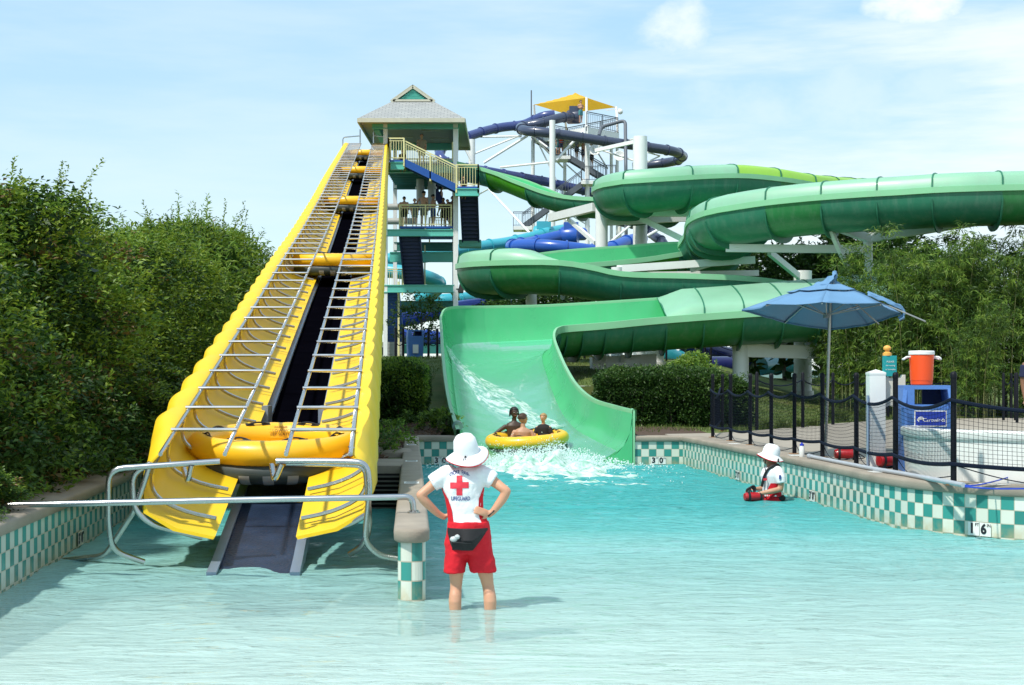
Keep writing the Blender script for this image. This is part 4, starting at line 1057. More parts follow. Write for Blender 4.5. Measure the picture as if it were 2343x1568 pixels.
def rail(pts, h=1.05, gap=.13, post=1.2, mat=None, root=None, inv=None, pr=.035, br=.012, name='railing'):
    "railing along a polyline of floor points"
    b = MB(); pts = [Vector(p) for p in pts]
    for a, c in zip(pts, pts[1:]):
        L = (c - a).length; up = Vector((0, 0, 1))
        b.beam(a + up * h, c + up * h, .06, .06); b.beam(a + up * .1, c + up * .1, .04, .04); b.beam(a + up * (h - .12), c + up * (h - .12), .03, .03)
        n = max(1, round(L / post))
        for k in range(n + 1):
            p = a.lerp(c, k / n); b.beam(p - up * .3, p + up * (h + .02), pr * 2, pr * 2)
        n = max(2, round(L / gap))
        for k in range(1, n):
            p = a.lerp(c, k / n); b.beam(p + up * .1, p + up * (h - .12), br * 2, br * 2)
    return tput(b, name, mat or MT_CREAM, root=root, inv=inv, smooth=False)
def stair(p0, p1, width, mat, mat2=None, n=14, root=None, inv=None, sh=.34):
    "flight from p0 down to p1, width vector across"
    p0, p1, wv = Vector(p0), Vector(p1), Vector(width); b = MB()
    for q in (0, 1): b.beam(p0 + wv * q, p1 + wv * q, .07, sh)
    dv = p1 - p0; hz = Vector((dv.x, dv.y, 0)); run = hz.length / n
    for k in range(n):
        c = p0.lerp(p1, (k + .5) / n) + wv / 2
        ang = math.atan2(wv.y, wv.x)
        b.box(c, (wv.length - .06, run * 1.02, .04), 1, rz=ang); e = c + hz.normalized() * run * .48 - Vector((0, 0, abs(dv.z) / n / 2)); b.box(e, (wv.length - .06, .03, abs(dv.z) / n * .75), 1, rz=ang)
    return tput(b, 'stair_flight', [mat, mat2 or mat], root=root, inv=inv, smooth=False)
stair((-5.25, 74.35, 12.2), (-2.7, 74.35, 10.95), (0, 1.0, 0), MT_BLUES)
rail([(-5.25, 74.35, 12.2), (-2.7, 74.35, 10.95)]); rail([(-5.25, 75.3, 12.2), (-2.7, 75.3, 10.95)])
slab(-5.95, -5.2, 74.3, 75.5, 12.3, MT_BLUES); girder(-5.9, -5.25, 74.4, 74.4, 11.85, 12.2); rail([(-6.0, 75.4, 12.3), (-6.0, 74.3, 12.3), (-5.25, 74.3, 12.3)])
rail([(-6.1, 81.8, 12.36), (-2.95, 81.8, 12.36), (-2.95, 76, 12.36)])
slab(-2.75, -1.62, 74.2, 75.5, 11.0, MT_BLUES); girder(-2.75, -1.6, 74.3, 74.3, 10.55, 10.9); rail([(-2.7, 74.2, 11.0), (-1.64, 74.2, 11.0), (-1.64, 75.5, 11.0)])
stair((-2.55, 75.4, 10.9), (-2.55, 79, 8.85), (.84, 0, 0), MT_NAVYS, n=12); slab(-2.75, -1.6, 79, 80.3, 8.85, MT_TEAL, .35)
rail([(-5.55, 75.55, 9.2), (-3.0, 75.55, 9.2)]); rail([(-5.55, 75.6, 9.2), (-5.55, 78, 9.2)]); rail([(-4.4, 81.6, 9.2), (-3.0, 81.6, 9.2)])
stair((-4.3, 81, 12.0), (-3.05, 81, 9.7), (0, -1.0, 0), MT_NAVYS, n=9)
stair((-5.58, 76.0, 8.8), (-5.58, 80.2, 6.25), (1.0, 0, 0), MT_NAVYS, n=16); stair((-6.55, 76.0, 6.1), (-6.55, 79.6, 3.4), (.92, 0, 0), MT_BLUES, n=20)
b = MB(); b.box((-5.63, 76, 4.4), (.09, .09, 4.2)); b.box((-5.63, 79.4, 7.4), (.07, .07, 2.4)); b.box((-4.52, 79.4, 7.4), (.07, .07, 2.4)); tput(b, 'cream_post', MT_CREAM, smooth=False)
rail([(-6.9, 79.5, 6.3), (-5.7, 79.5, 6.3)])
b = MB(); b.box((-6.2, 76.8, 2.95), (1.5, 1.6, 1.1))
for k in range(7): b.box((-6.2, 75.985, 2.5 + k * .155), (1.5, .03, .135))
b.box((-6.42, 75.96, 3.05), (.2, .03, .36), 1); tput(b, 'siding_shed', [MT_SIDING, MT_RUB], smooth=False)
b = MB()
for y_, x1 in ((10.6, -4.3), (9.85, -4.0)): b.tube([(-7.0, 79.5, y_), (-4.95, 79.5, y_)], .17, 12)
for x in (-4.75, -4.15): b.tube(bend([(x - .3, 79.2, 10.6), (x, 79.2, 10.55), (x, 79.2, 12.0)], .3), .2, 12); b.cyl((x, 79.2, 11.5), (x, 79.2, 11.6), .26, n=14)
tput(b, 'grey_pipe', M('grey_pipe', (.40, .42, .40), .5))
b = MB(); b.box((-2.5, 75.4, 6.1), (.26, .26, .4), mat=Matrix.Rotation(R(12), 4, 'Y')); b.box((-2.5, 75.26, 6.1), (.2, .02, .32), 1); b.beam((-2.75, 75.5, 6.1), (-2.55, 75.42, 6.1), .05, .05)
tput(b, 'speaker', [MT_RUB, M('speaker_grille', (.03, .03, .03), .8)], smooth=False)

# ================================================================ FAR TUBE SLIDES AND THEIR TOWER
def tubeslide(label, cat, runs, rad, mat, ring=1.5, hoods=()):
    t = thing('tube_slide', label, cat, (0, 0, 0), 0, 'far tube slides'); first = P(*runs[0][0]); t.location = (first.x, first.y, 1.5); inv = Matrix.Translation(-Vector(t.location))
    for r in runs:
        pts = resample([Vector(q) for q in spline([tuple(P(*c)) for c in r], 10)], .35); b = MB(); b.tube(pts, rad, 16)
        tput(b, 'tube', mat, root=t, inv=inv, angle=70)
        b = MB(); L = 0
        for i in range(1, len(pts) - 1):
            L += (pts[i] - pts[i - 1]).length
            if L > ring: L = 0; u = (pts[i + 1] - pts[i - 1]).normalized() * .05; b.cyl(pts[i] - u, pts[i] + u, rad * 1.16, n=16)
        if b.v: tput(b, 'joint_ring', mat, root=t, inv=inv)['kind'] = 'stuff'
    for h in hoods:
        c = P(*h[0]); b = MB(); b.lathe([(h[1] * .9, -.5), (h[1], -.4), (h[1], .4), (h[1] * .92, .55)], c, 18, mat=Matrix.Rotation(R(90), 4, 'Y') @ Matrix.Rotation(R(12), 4, 'X')); b.box(c + Vector((.1, 0, h[1] * .95)), (.9, .9, .5)); tput(b, 'entry_hood', mat, root=t, inv=inv)
    return t
MT_NAVY = M('navy_gelcoat', (.045, .058, .105), .3, var=.08, scale=.5, coat=.3)
MT_INDI = M('indigo_gelcoat', (.04, .06, .20), .3, var=.08, scale=.5, coat=.3)
MT_ROYAL = M('royal_blue_gelcoat', (.015, .085, .40), .3, var=.08, scale=.5, coat=.3)
MT_TURQ = M('turquoise_gelcoat', (.04, .36, .44), .3, var=.08, scale=.5, coat=.3)
tubeslide('dark navy tube slide snaking down from under the yellow canopy', 'tube slide', [[(1322, 269, 119), (1300, 268, 118), (1279, 271, 117.5), (1234, 283, 117), (1201, 289, 117.2), (1190, 294, 116), (1204, 300, 114.6), (1239, 303, 114), (1290, 309, 114), (1352, 319, 114), (1406, 327, 114.5), (1450, 333, 115), (1493, 339, 115.5), (1536, 346, 116.5), (1556, 353, 118), (1560, 360, 119.5), (1550, 367, 121), (1528, 372, 122), (1495, 377, 122.5), (1440, 384, 122.5)],
    [(1396, 500, 118), (1440, 512, 118), (1462, 505, 119), (1482, 507, 121), (1480, 520, 121), (1497, 541, 119), (1514, 553, 118), (1530, 580, 117)]], .37, MT_NAVY, 1.7, [((1312, 268, 118.6), .55)])
tubeslide('indigo tube slide curving out behind the grey tower roof', 'tube slide', [[(1268, 263, 119), (1244, 266, 119), (1222, 275, 119.5), (1195, 286, 120), (1147, 292, 119.5), (1104, 302, 118), (1055, 318, 116), (1022, 332, 115), (1006, 348, 114), (1012, 366, 113), (1050, 382, 113.5), (1110, 392, 115), (1207, 409, 117.5), (1252, 417, 118), (1298, 428, 118.5), (1352, 440, 119), (1400, 452, 119)]], .36, MT_INDI, 1.7)
tubeslide('royal blue tube slide behind the middle of the green slide', 'tube slide', [[(1335, 536, 96), (1312, 537, 95.5), (1285, 541, 95), (1258, 547, 94.5), (1215, 557, 94), (1178, 562, 92), (1172, 566, 90), (1200, 563, 89), (1263, 565, 88), (1320, 571, 88), (1358, 575, 88.5), (1396, 570, 89.5), (1430, 556, 91), (1470, 545, 93)]], .40, MT_ROYAL, 1.6, [((1302, 541, 95), .62)])
tubeslide('turquoise tube slide curling behind the tower stairs', 'tube slide', [[(1290, 528, 98), (1258, 534, 97), (1217, 545, 96), (1163, 557, 95), (1117, 564, 94), (1032, 577, 92), (967, 587, 91), (900, 594, 90), (850, 602, 90), (832, 612, 88.5), (850, 618, 87), (900, 621, 86.5), (950, 628, 86), (990, 640, 86.5), (1003, 652, 88), (992, 668, 89.5), (950, 690, 90)]], .40, MT_TURQ, 1.9, [((1240, 536, 97), .55)])
tubeslide('deep blue tube slide low behind the young tree', 'tube slide', [[(860, 742, 92), (917, 733, 92), (967, 721, 92.5), (1017, 711, 93), (1092, 700, 94), (1170, 694, 95)], [(880, 768, 90), (930, 772, 90), (992, 775, 90), (1040, 784, 91)]], .46, M('deep_blue_gelcoat', (.012, .05, .34), .3, var=.08, coat=.3), 2.2)
tubeslide('turquoise tube slide lying low on the right behind the clipped hedge', 'tube slide', [[(1500, 790, 74), (1514, 804, 74), (1546, 824, 74), (1580, 832, 75), (1620, 826, 77), (1648, 815, 79)], [(1738, 838, 72), (1775, 834, 73), (1830, 832, 74)]], .45, M('sea_green_gelcoat', (.02, .22, .27), .3, var=.08, coat=.3), 1.2)
tubeslide('dark blue tube slide low on the right under the green run', 'tube slide', [[(1560, 786, 76), (1600, 799, 76), (1673, 815, 76), (1720, 812, 78)], [(1625, 836, 73), (1690, 836, 73), (1735, 836, 73), (1745, 822, 75)]], .42, M('midnight_gelcoat', (.012, .018, .10), .3, var=.08, coat=.3), 1.6)
tubeslide('turquoise tube slide behind the tower feet below the deep blue one', 'tube slide', [[(990, 690, 96), (1040, 686, 96), (1090, 682, 97), (1150, 680, 98)]], .42, MT_TURQ, 1.7)
c3 = view(1700, 300, 2.24)
FT = thing('slide_tower', 'distant white steel slide tower with yellow canopy and grey stairs', 'tower', (5.6, 118, 1)); FINV = Matrix.Translation((-5.6, -118, -1))
MT_GREYS = M('grey_stair_steel', (.10, .115, .14), .5, var=.1)
def fput(b, name, m, **k): return tput(b, name, m, root=FT, inv=FINV, **k)
b = MB(); cl, cr_, cn = c3(712, 215, 120.4), c3(1412, 240, 121.7), c3(1160, 158, 117.5); cl.z = cr_.z = cn.z; cf = cl + cr_ - cn; apz = c3(1062, 113, 121).z; n = 12; vs = []
for j in range(n + 1):
    for i in range(n + 1):
        u, v = i / n, j / n; p = cn.lerp(cl, u).lerp(cr_.lerp(cf, u), v); e_ = max(abs(u - .5), abs(v - .5)) * 2; p.z += (apz - cn.z) * (1 - e_ ** .85); vs.append(p)
b.add(vs, [(j * (n + 1) + i, j * (n + 1) + i + 1, (j + 1) * (n + 1) + i + 1, (j + 1) * (n + 1) + i) for j in range(n) for i in range(n)])
fput(b, 'canopy', M('yellow_canopy', (.86, .52, .02), .6, trans=(.85, .5, .05, .35)))
zf = 20.75
N_, R_, L_ = c3(1160, 395, 116.2), c3(1425, 458, 119), c3(735, 395, 121); N_.z = R_.z = L_.z = zf; F_ = L_ + R_ - N_
for p, q in ((N_, R_), (R_, F_), (F_, L_), (L_, N_)):
    b = MB(); b.beam(p - Vector((0, 0, .3)), q - Vector((0, 0, .3)), .25, .5); fput(b, 'deck_beam', MT_WST, smooth=False)
b = MB(); b.add([N_, R_, F_, L_, *[v - Vector((0, 0, .12)) for v in (N_, R_, F_, L_)]], [(0, 1, 2, 3), (7, 6, 5, 4)]); fput(b, 'deck', MT_SOFF, smooth=False)
rail([N_, R_, F_], 1.15, .22, 1.8, MT_GREYS, FT, FINV, .03, .012); rail([F_, L_], 1.15, .22, 1.8, MT_GREYS, FT, FINV, .03, .012); rail([L_, L_.lerp(N_, .3)], 1.15, .22, 1.8, MT_GREYS, FT, FINV, .03, .012)
for p, top in ((N_, cn), (R_, cr_), (L_, cl), (F_, cf)):
    b = MB(); b.cyl((p.x, p.y, zf), (p.x + (top.x - p.x), top.y, top.z), .09, n=10); fput(b, 'canopy_post', MT_WST)
for x, y0, d, w in ((705, 430, 121, .3), (870, 350, 113, .44), (975, 440, 122, .28), (1166, 400, 117, .36), (1370, 480, 121, .26), (1420, 560, 120, .24), (188, 512, 116, .52), (1630, 1200, 121, .5), (1440, 1250, 119, .3)):
    p = c3(x, y0, d); b = MB(); b.cyl((p.x, d, .8), p, w / 2, n=16); fput(b, 'column', MT_WST)
for a, c, w in (((280, 490, 116), (610, 485, 116), .16), ((215, 630, 116), (590, 480, 116), .14), ((290, 710, 116), (660, 480, 116), .2), ((430, 748, 115), (840, 705, 113), .16), ((740, 510, 118), (860, 600, 114), .14), ((900, 690, 113), (1160, 410, 117), .2), ((700, 480, 118), (960, 750, 121), .14),
                ((940, 680, 122), (1150, 870, 118), .12), ((1220, 580, 117), (1560, 690, 116), .14), ((1260, 570, 117), (1600, 500, 114), .12), ((760, 560, 118), (910, 870, 118), .12), ((1675, 620, 115), (1780, 650, 117), .12), ((1680, 700, 115), (1775, 655, 117), .12), ((335, 935, 112), (745, 1375, 98), .16), ((960, 1170, 114), (1230, 1370, 112), .16), ((1350, 1390, 112), (1560, 1215, 113), .18), ((1420, 1470, 110), (1830, 1240, 113), .2), ((250, 975, 116), (330, 930, 112), .12),
                ((1190, 1250, 118), (1040, 1160, 118), .1), ((1240, 600, 120), (1340, 760, 120), .12), ((105, 540, 115), (185, 690, 115), .18), ((840, 1080, 118), (800, 1260, 118), .1)):
    b = MB(); b.tube([c3(*a), c3(*c)], w / 2, 8); fput(b, 'brace', MT_WST)
def fflight(a, c, n):
    p, q = c3(*a), c3(*c); stair(p, q, (0, 1.1, 0), MT_GREYS, MT_GREYS, n, FT, FINV, .4); rail([p, q], 1.05, .25, 1.8, MT_GREYS, FT, FINV, .025, .01); rail([p + Vector((0, 1.1, 0)), q + Vector((0, 1.1, 0))], 1.05, .25, 1.8, MT_GREYS, FT, FINV, .025, .01)
fflight((1010, 660, 118), (1330, 850, 118), 16); fflight((1120, 890, 116.5), (620, 1250, 116.5), 30); fflight((700, 480, 120), (960, 655, 120), 14)
for x0, x1, y, d in ((890, 1020, 660, 118.6), (1110, 1250, 870, 117), (540, 700, 1255, 117), (1250, 1400, 860, 118.6)):
    p, q = c3(x0, y, d), c3(x1, y, d); b = MB(); b.box(((p.x + q.x) / 2, d + .3, p.z - .12), (q.x - p.x, 2.0, .26)); fput(b, 'landing', MT_WST, smooth=False)
    rail([(p.x, d - .65, p.z), (q.x, d - .65, p.z)], 1.1, .2, 1.5, MT_GREYS, FT, FINV, .025, .01)
b = MB(); b.tube(bend([c3(1265, 480, 114.2), c3(1285, 405, 115), c3(1488, 348, 115), c3(1492, 740, 113), c3(1496, 1480, 113)], .4), .13, 10); fput(b, 'water_pipe', MT_GREYS)
b = MB(); b.tube([c3(692, 340, 121), c3(692, 95, 121)], .05, 6); fput(b, 'antenna', MT_GREYS)
for k in ((1228, 605, 117), (1440, 655, 118)):
    b = MB(); c = c3(*k); b.lathe([(.02, -.25), (.3, -.2), (.45, .1), (.40, .12), (.001, -.1)], c, 14, mat=Matrix.Rotation(R(70), 4, 'X')); fput(b, 'floodlight', MT_WST)
b = MB(); c = c3(1446, 276, 119); b.ball(c, .22, 10); b.beam(c + Vector((-1.1, 0, .1)), c + Vector((0, 0, .22)), .06, .06); fput(b, 'dome_camera', MT_WST)
# ================================================================ POOLSIDE THINGS
MT_POST = M('black_post_paint', (.005, .0055, .009), .5, var=.25, scale=8, bump=.15, spec=.2)
MT_NET = M('dark_net', (.004, .007, .014), .8, spec=.1)
MT_ROPE = M('navy_rope', (.005, .010, .024), .8, spec=.15, bump=.6, bscale=120)
def on_deck(px, py, z=DECK):
    d = (EYE - z) * FOC / (py - HORIZON); return P(px, py, d)
NETPOSTS = [on_deck(*q) for q in ((1630, 1000.5), (1671, 1008.6), (1716, 1018), (1764, 1028), (1817, 1038), (1881, 1046.5), (1958.5, 1063), (2048, 1083), (2181, 1110))] + [Vector((7.2, 15.9, DECK))]
first = Vector((4.62, 33.6, DECK)); NETPOSTS = [first] + NETPOSTS
def net_fence():
    t = thing('net_fence', 'black post fence with dark netting along the curved pool wall', 'fence', tuple(NETPOSTS[4])); inv = Matrix.Translation(-NETPOSTS[4])
    for p in NETPOSTS:
        b = MB(); h = 1.24; b.lathe([(.033, 0), (.033, h - .06), (.038, h - .06), (.038, h - .03), (.033, h - .005), (.016, h + .010), (.001, h + .012)], p, 14)
        o = tput(b, 'post', MT_POST, root=t, inv=inv)
        b = MB(); b.cyl(p + Vector((0, 0, .001)), p + Vector((0, 0, .006)), .085, n=16); tput(b, 'rust_stain', M('rust_stain', (.34, .15, .04), .9, var=.4, scale=20), root=t, inv=inv)
    for lo, hi, r, nm in ((.92, .92, .022, 'top_rope'), (.235, .235, .024, 'bottom_rope')):
        pts = []
        for a, c in zip(NETPOSTS, NETPOSTS[1:]):
            L = (c - a).length
            for k in range(9):
                u = k / 9; s = 4 * u * (1 - u); p = a.lerp(c, u); p.z = DECK + lo + (.02 if nm[0] == 't' else 0) - s * (.055 if nm[0] == 't' else .02) * L; pts.append(p + Vector((-.05, -.03, 0)))
        pts.append(NETPOSTS[-1] + Vector((-.05, -.03, lo)))
        b = MB(); b.tube(pts, r, 6); tput(b, nm, MT_ROPE, root=t, inv=inv)
    b = MB(); r = .0026
    for a, c in zip(NETPOSTS, NETPOSTS[1:]):
        L = (c - a).length; n = max(3, round(L / .05)); off = Vector((-.05, -.03, 0)); nr = 14
        def at(u, v):
            s = 4 * u * (1 - u); zt = .94 - s * .055 * L; zb = .235 - s * .02 * L
            p = a.lerp(c, u) + off; p.z = DECK + zb + (zt - zb) * v; p.y += .02 * math.sin(u * 3.14) * math.sin(v * 3.14); return p
        for i in range(n):
            b.tube([at(i / n, v / 4) for v in range(5)], r, 3, caps=False)
        for j in range(nr):
            b.tube([at(u / 6, j / nr) for u in range(7)], r, 3, caps=False)
    tput(b, 'netting', MT_NET, root=t, inv=inv)['kind'] = 'stuff'
    b = MB()
    for a, c in zip(NETPOSTS[1:], NETPOSTS[2:]):
        q = spline([a + Vector((0, 0, .22)), a.lerp(c, .3) + Vector((-.05, -.03, .05)), a.lerp(c, .65) + Vector((-.05, -.03, .03)), c + Vector((0, 0, .1))], 5); b.tube(q, .006, 4)
    tput(b, 'loose_cord', MT_ROPE, root=t, inv=inv)['kind'] = 'stuff'
net_fence()
def rope_fence(label, posts, h=1.3, r=.04, ropes=(1.12,)):
    t = thing('rope_fence', label, 'fence', tuple(posts[0]), 0); inv = Matrix.Translation(-posts[0])
    for p in posts:
        b = MB(); b.lathe([(r, -.2), (r, h - .04), (r * .5, h), (.001, h + .005)], p, 10); tput(b, 'post', MT_POST, root=t, inv=inv)
    for z in ropes:
        b = MB(); pts = []
        for a, c in zip(posts, posts[1:]):
            for k in range(6):
                u = k / 6; p = a.lerp(c, u); p.z += z - 4 * u * (1 - u) * .14; pts.append(p)
        pts.append(posts[-1] + Vector((0, 0, z))); b.tube(pts, .016, 5); tput(b, 'rope', MT_ROPE, root=t, inv=inv)
def gp(px, d): x = (px - CX) * d / FOC; return Vector((x, d, max(gz(x, d), DECK)))
rope_fence('black post and rope fence along the far edge of the path', [gp(1731, 34.4), gp(1836, 36), gp(1905, 38.2), gp(1959, 40.2), gp(1983, 42.8), gp(2031, 44.5), gp(2210, 45.2), gp(2300, 46)])
rope_fence('four close black posts at the right edge of the path', [gp(2295, 42), gp(2313, 44), gp(2322, 42), gp(2326, 40)])
rope_fence('black rope fence on the grass below the tower stairs', [gp(905, 58), gp(922, 58.5), gp(980, 60), gp(1000, 60), gp(1060, 61)], 1.15, .05, (1.0, .6))
rope_fence('black rope fence on the rise behind the clipped hedge', [gp(1337, 56), gp(1512, 56), gp(1524, 57), gp(1612, 56), gp(1626, 56), gp(1710, 56)], 1.15, .04, (1.0, .75))
# ---------------------------------------------------------------- torn blue umbrella
def umbrella():
    KU = 1.17
    Pu = lambda x, y, d: P(x, y, d * KU)
    base = on_deck(1888, 1043); ft = thing('umbrella', 'torn blue umbrella with bare ribs tilting over the net fence', 'umbrella', tuple(base)); inv = Matrix.Translation(-base)
    A = Pu(1900, 650, 19.65)
    top = A + Vector((0, 0, .03))
    MU = M('blue_canvas', (.125, .265, .44), .8, var=.07, scale=3, bump=.12, bscale=150, trans=(.05, .2, .5, .05))
    MP = M('umbrella_aluminium', (.42, .42, .41), .4, .8)
    b = MB(); b.tube([base, base.lerp(A, .5), A], .022, 10); tput(b, 'pole', MP, root=ft, inv=inv)
    b = MB(); b.lathe([(.07, 0), (.07, .012), (.035, .02), (.033, .16), (.026, .16)], base, 18); tput(b, 'base', MP, root=ft, inv=inv)
    rim = [Pu(1697, 708, 19.5), Pu(1752, 696, 18.7), Pu(1880, 691, 18.35), Pu(2014, 694, 18.7), Pu(2060, 716, 19.7), Pu(1986, 742, 20.8), Pu(1898, 753, 21.3), Pu(1795, 736, 21.0)]
    n = 8
    def surf(i, u, v, lo=0):
        "panel i, u across, v from apex outwards"
        a, c = rim[i], rim[(i + 1) % n]; sc = 4 * u * (1 - u)
        e = a.lerp(c, u); e = e.lerp(A, .045 * sc)
        p = A.lerp(e, v); p.z += .03 * math.sin(v * math.pi) - sc * v * .05 * (1 - .3 * v) + .012 * mn.noise(p * 4)
        return p
    for nm, v0, v1, dz in (('canopy', .44, 1.0, 0), ('vent_cap', .14, .50, .03)):
        b = MB(); U, V = 8, 8
        for i in range(n):
            if nm == 'vent_cap' and i in (3,): continue
            vs = [surf(i, u / U, v0 + (v1 - v0) * v / V) + Vector((0, 0, dz)) for v in range(V + 1) for u in range(U + 1)]
            b.add(vs, [(v * (U + 1) + u, v * (U + 1) + u + 1, (v + 1) * (U + 1) + u + 1, (v + 1) * (U + 1) + u) for v in range(V) for u in range(U)])
        if nm == 'canopy':       # hanging valance at the back panels
            for i in (4, 5, 6, 7, 0):
                vs = []
                for u in range(U + 1):
                    p = surf(i, u / U, 1.0); vs += [p, p + Vector((0, 0, -.022))]
                b.add(vs, [(2 * u, 2 * u + 2, 2 * u + 3, 2 * u + 1) for u in range(U)])
        o = tput(b, nm, MU, root=ft, inv=inv, angle=60); so_ = o.modifiers.new('thickness', 'SOLIDIFY'); so_.thickness = .004
    # crumpled flap at the peak and torn bunch on the right
    def crumple(name, path, wd, seed):
        b = MB(); rg = []
        for k, p in enumerate(spline(path, 5)):
            p = Vector(p); row = []
            for j in range(9):
                a = -1 + j / 4; w = wd * (1 - .3 * abs(a))
                row.append(p + Vector((.3 * a * wd, a * wd * .8, -abs(a) * wd * .75)) + Vector((mn.noise(Vector((k * .38, j * .5, seed))), mn.noise(Vector((k * .38, j * .5, seed + 5))), mn.noise(Vector((k * .38, j * .5, seed + 9))))) * wd * .38)
            rg.append(row)
        b.loft(rg, closed=False); o = tput(b, name, MU, root=ft, inv=inv, angle=70); s_ = o.modifiers.new('thickness', 'SOLIDIFY'); s_.thickness = .005
    crumple('loose_flap', [Pu(1845, 664, 19.5), Pu(1872, 646, 19.5), Pu(1898, 634, 19.5), Pu(1912, 619, 19.6), Pu(1908, 640, 19.7), Pu(1925, 650, 19.7)], .13, 2)
    crumple('torn_bunch', [Pu(1985, 667, 19.3), Pu(2015, 678, 19.3), Pu(2040, 690, 19.3), Pu(2062, 700, 19.4), Pu(2068, 716, 19.4), Pu(2056, 724, 19.4)], .085, 11)
    hub = Pu(1890, 722, 19.62)
    ends = list(rim); ends[4] = Pu(2117, 732, 19.0); ends[5] = Pu(2010, 738, 20.0)
    for i in range(n):
        b = MB(); q = [top, top.lerp(ends[i], .5) + Vector((0, 0, .015)), ends[i]]; b.tube([v - Vector((0, 0, .025)) for v in q], .011, 6)
        o = tput(b, 'rib', MP, root=ft, inv=inv)
        b = MB(); b.tube([hub, top.lerp(ends[i], .55) - Vector((0, 0, .03))], .009, 6); k = tput(b, 'strut', MP, o)
    b = MB(); b.cyl(hub - Vector((0, 0, .04)), hub + Vector((0, 0, .04)), .05, n=14); tput(b, 'hub', M('hub_grey', (.2, .21, .22), .5), root=ft, inv=inv); b = MB(); b.cyl(A - Vector((0, 0, .05)), A + Vector((0, 0, .04)), .055, n=14); tput(b, 'hub', M('hub_grey', (.2, .21, .22), .5), root=ft, inv=inv)
umbrella()
# ---------------------------------------------------------------- bin, cooler, white wall, sign post
BX = Vector(((2113 - CX) * 19.5 / FOC, 19.5, DECK))
def litter_bin(label, pos, sc=1.0, rz=0.0, sign=True):
    t = thing('litter_bin', label, 'litter bin', tuple(pos), rz); mb = M('bin_blue', (.075, .19, .50), .5, var=.08, bump=.1)
    b = MB(); rg = []
    for z, w in ((.0, .29), (.77, .325), (.80, .33)): rg.append([Vector((x * w, y * w, z)) for x, y in ((-.9, -1), (.9, -1), (1, -.9), (1, .9), (.9, 1), (-.9, 1), (-1, .9), (-1, -.9))])
    b.loft(rg, caps=True); b.build('body', mb, t, angle=30)
    h = MB(); w = .325
    for sx in (-1, 1): h.loft([[Vector((sx * (w - .0) , -w, .80)), Vector((sx * (w - .05), -w, .80)), Vector((sx * (w - .05), w, .80)), Vector((sx * w, w, .80))], [Vector((sx * (w - .03), -w + .05, 1.05)), Vector((sx * (w - .08), -w + .05, 1.05)), Vector((sx * (w - .08), w - .05, 1.05)), Vector((sx * (w - .03), w - .05, 1.05))]], caps=True)
    h.box((0, 0, 1.06), (2 * w - .07, 2 * w - .1, .05)); h.box((-.22, -w + .06, .93), (.12, .03, .25)); h.box((-.02, -w + .03, .82), (2 * w - .1, .04, .05)); h.box((0, w - .03, .82), (2 * w - .1, .04, .05))
    h.box((.16, w - .05, .94), (.28, .03, .22), 1)
    h.build('hood', [mb, M('bin_inside', (.02, .04, .12), .7)], t, smooth=False)
    if sign:
        s = MB(); y = -.322; s.box((.03, y, .67), (.40, .008, .20), 0); s.box((.03, y - .003, .67), (.375, .008, .175), 1)
        m_ = Matrix.Translation((.075, y - .009, .65)) @ Matrix.Rotation(R(90), 4, 'X'); s.text('Carowinds', .062, m_, 0, .001)
        for k in range(3): s.tube(spline([(-.135 + k * .01, y - .009, .645 - k * .008), (-.11, y - .009, .682 - k * .012), (-.07, y - .009, .685 - k * .014), (-.055, y - .009, .66 - k * .01)], 4), .004, 4, 0)
        s.build('sign_plate', [MT_WHITEP, M('sign_blue', (.01, .035, .33), .4)], t, smooth=False)
    t.scale = (sc,) * 3; return t
litter_bin('blue plastic litter bin carrying the orange cooler', BX, 1, R(-6))
t = thing('drink_cooler', 'orange drink cooler with white lid on the blue bin', 'cooler', (BX.x - .03, 19.5, DECK + 1.087))
b = MB(); b.lathe([(.128, 0), (.135, .01), (.138, .055), (.141, .058)] + [(.141 + .0012 * (k % 2) + .012 * k / 26, .06 + k * .0118) for k in range(27)] + [(.155, .385), (.145, .385)], n=32); b.build('body', M('cooler_orange', (.90, .085, .012), .4, var=.04), t, angle=25)
b = MB(); b.lathe([(.156, .385), (.163, .39), (.163, .425), (.155, .437), (.001, .44)], n=32); b.build('lid', M('white_plastic', (.80, .80, .78), .4, var=.03), t, angle=30)
for s in (-1, 1):
    b = MB(); b.tube(bend([(s * .15, -.03, .36), (s * .21, -.05, .355), (s * .235, -.05, .33), (s * .235, .03, .33), (s * .15, .03, .36)], .02), .013, 8); b.build('handle', MATS['white_plastic'], t)
def wall_white():
    path = dense(spline([(5.05, 19.4), (4.86, 18.9), (4.83, 18.3), (4.95, 17.8), (5.25, 17.4), (5.75, 17.05), (6.5, 16.8), (8, 16.7), (9, 16.8)], 6), .1); n = len(path)
    t = thing('white_wall', 'low curved white fiberglass wall behind the net', 'wall', (5.5, 16.95, DECK)); inv = Matrix.Translation((-5.5, -16.95, -DECK))
    def sweep(prof):
        rg = []
        for i, p in enumerate(path):
            a, c = Vector(path[max(0, i - 1)]), Vector(path[min(n - 1, i + 1)]); q = (c - a).normalized(); nn = Vector((q.y, -q.x))
            rg.append([Vector((*(Vector(p) + nn * u), z)) for u, z in prof])
        return rg
    mw = M('white_fiberglass', (.78, .79, .76), .35, var=.05, coat=.2)
    b = MB(); b.loft(sweep([(.0, DECK - .05), (.03, 1.09), (-.10, 1.09), (-.12, DECK - .05)]), caps=True); tput(b, 'panel', mw, root=t, inv=inv, angle=40)
    b = MB(); b.loft(sweep([(.05, 1.06), (.062, 1.08), (.062, 1.15), (.04, 1.17), (-.12, 1.17), (-.14, 1.15), (-.14, 1.06)]), caps=True); tput(b, 'rolled_rim', mw, root=t, inv=inv, angle=40)
wall_white()
sp_ = on_deck(2003, 1070)
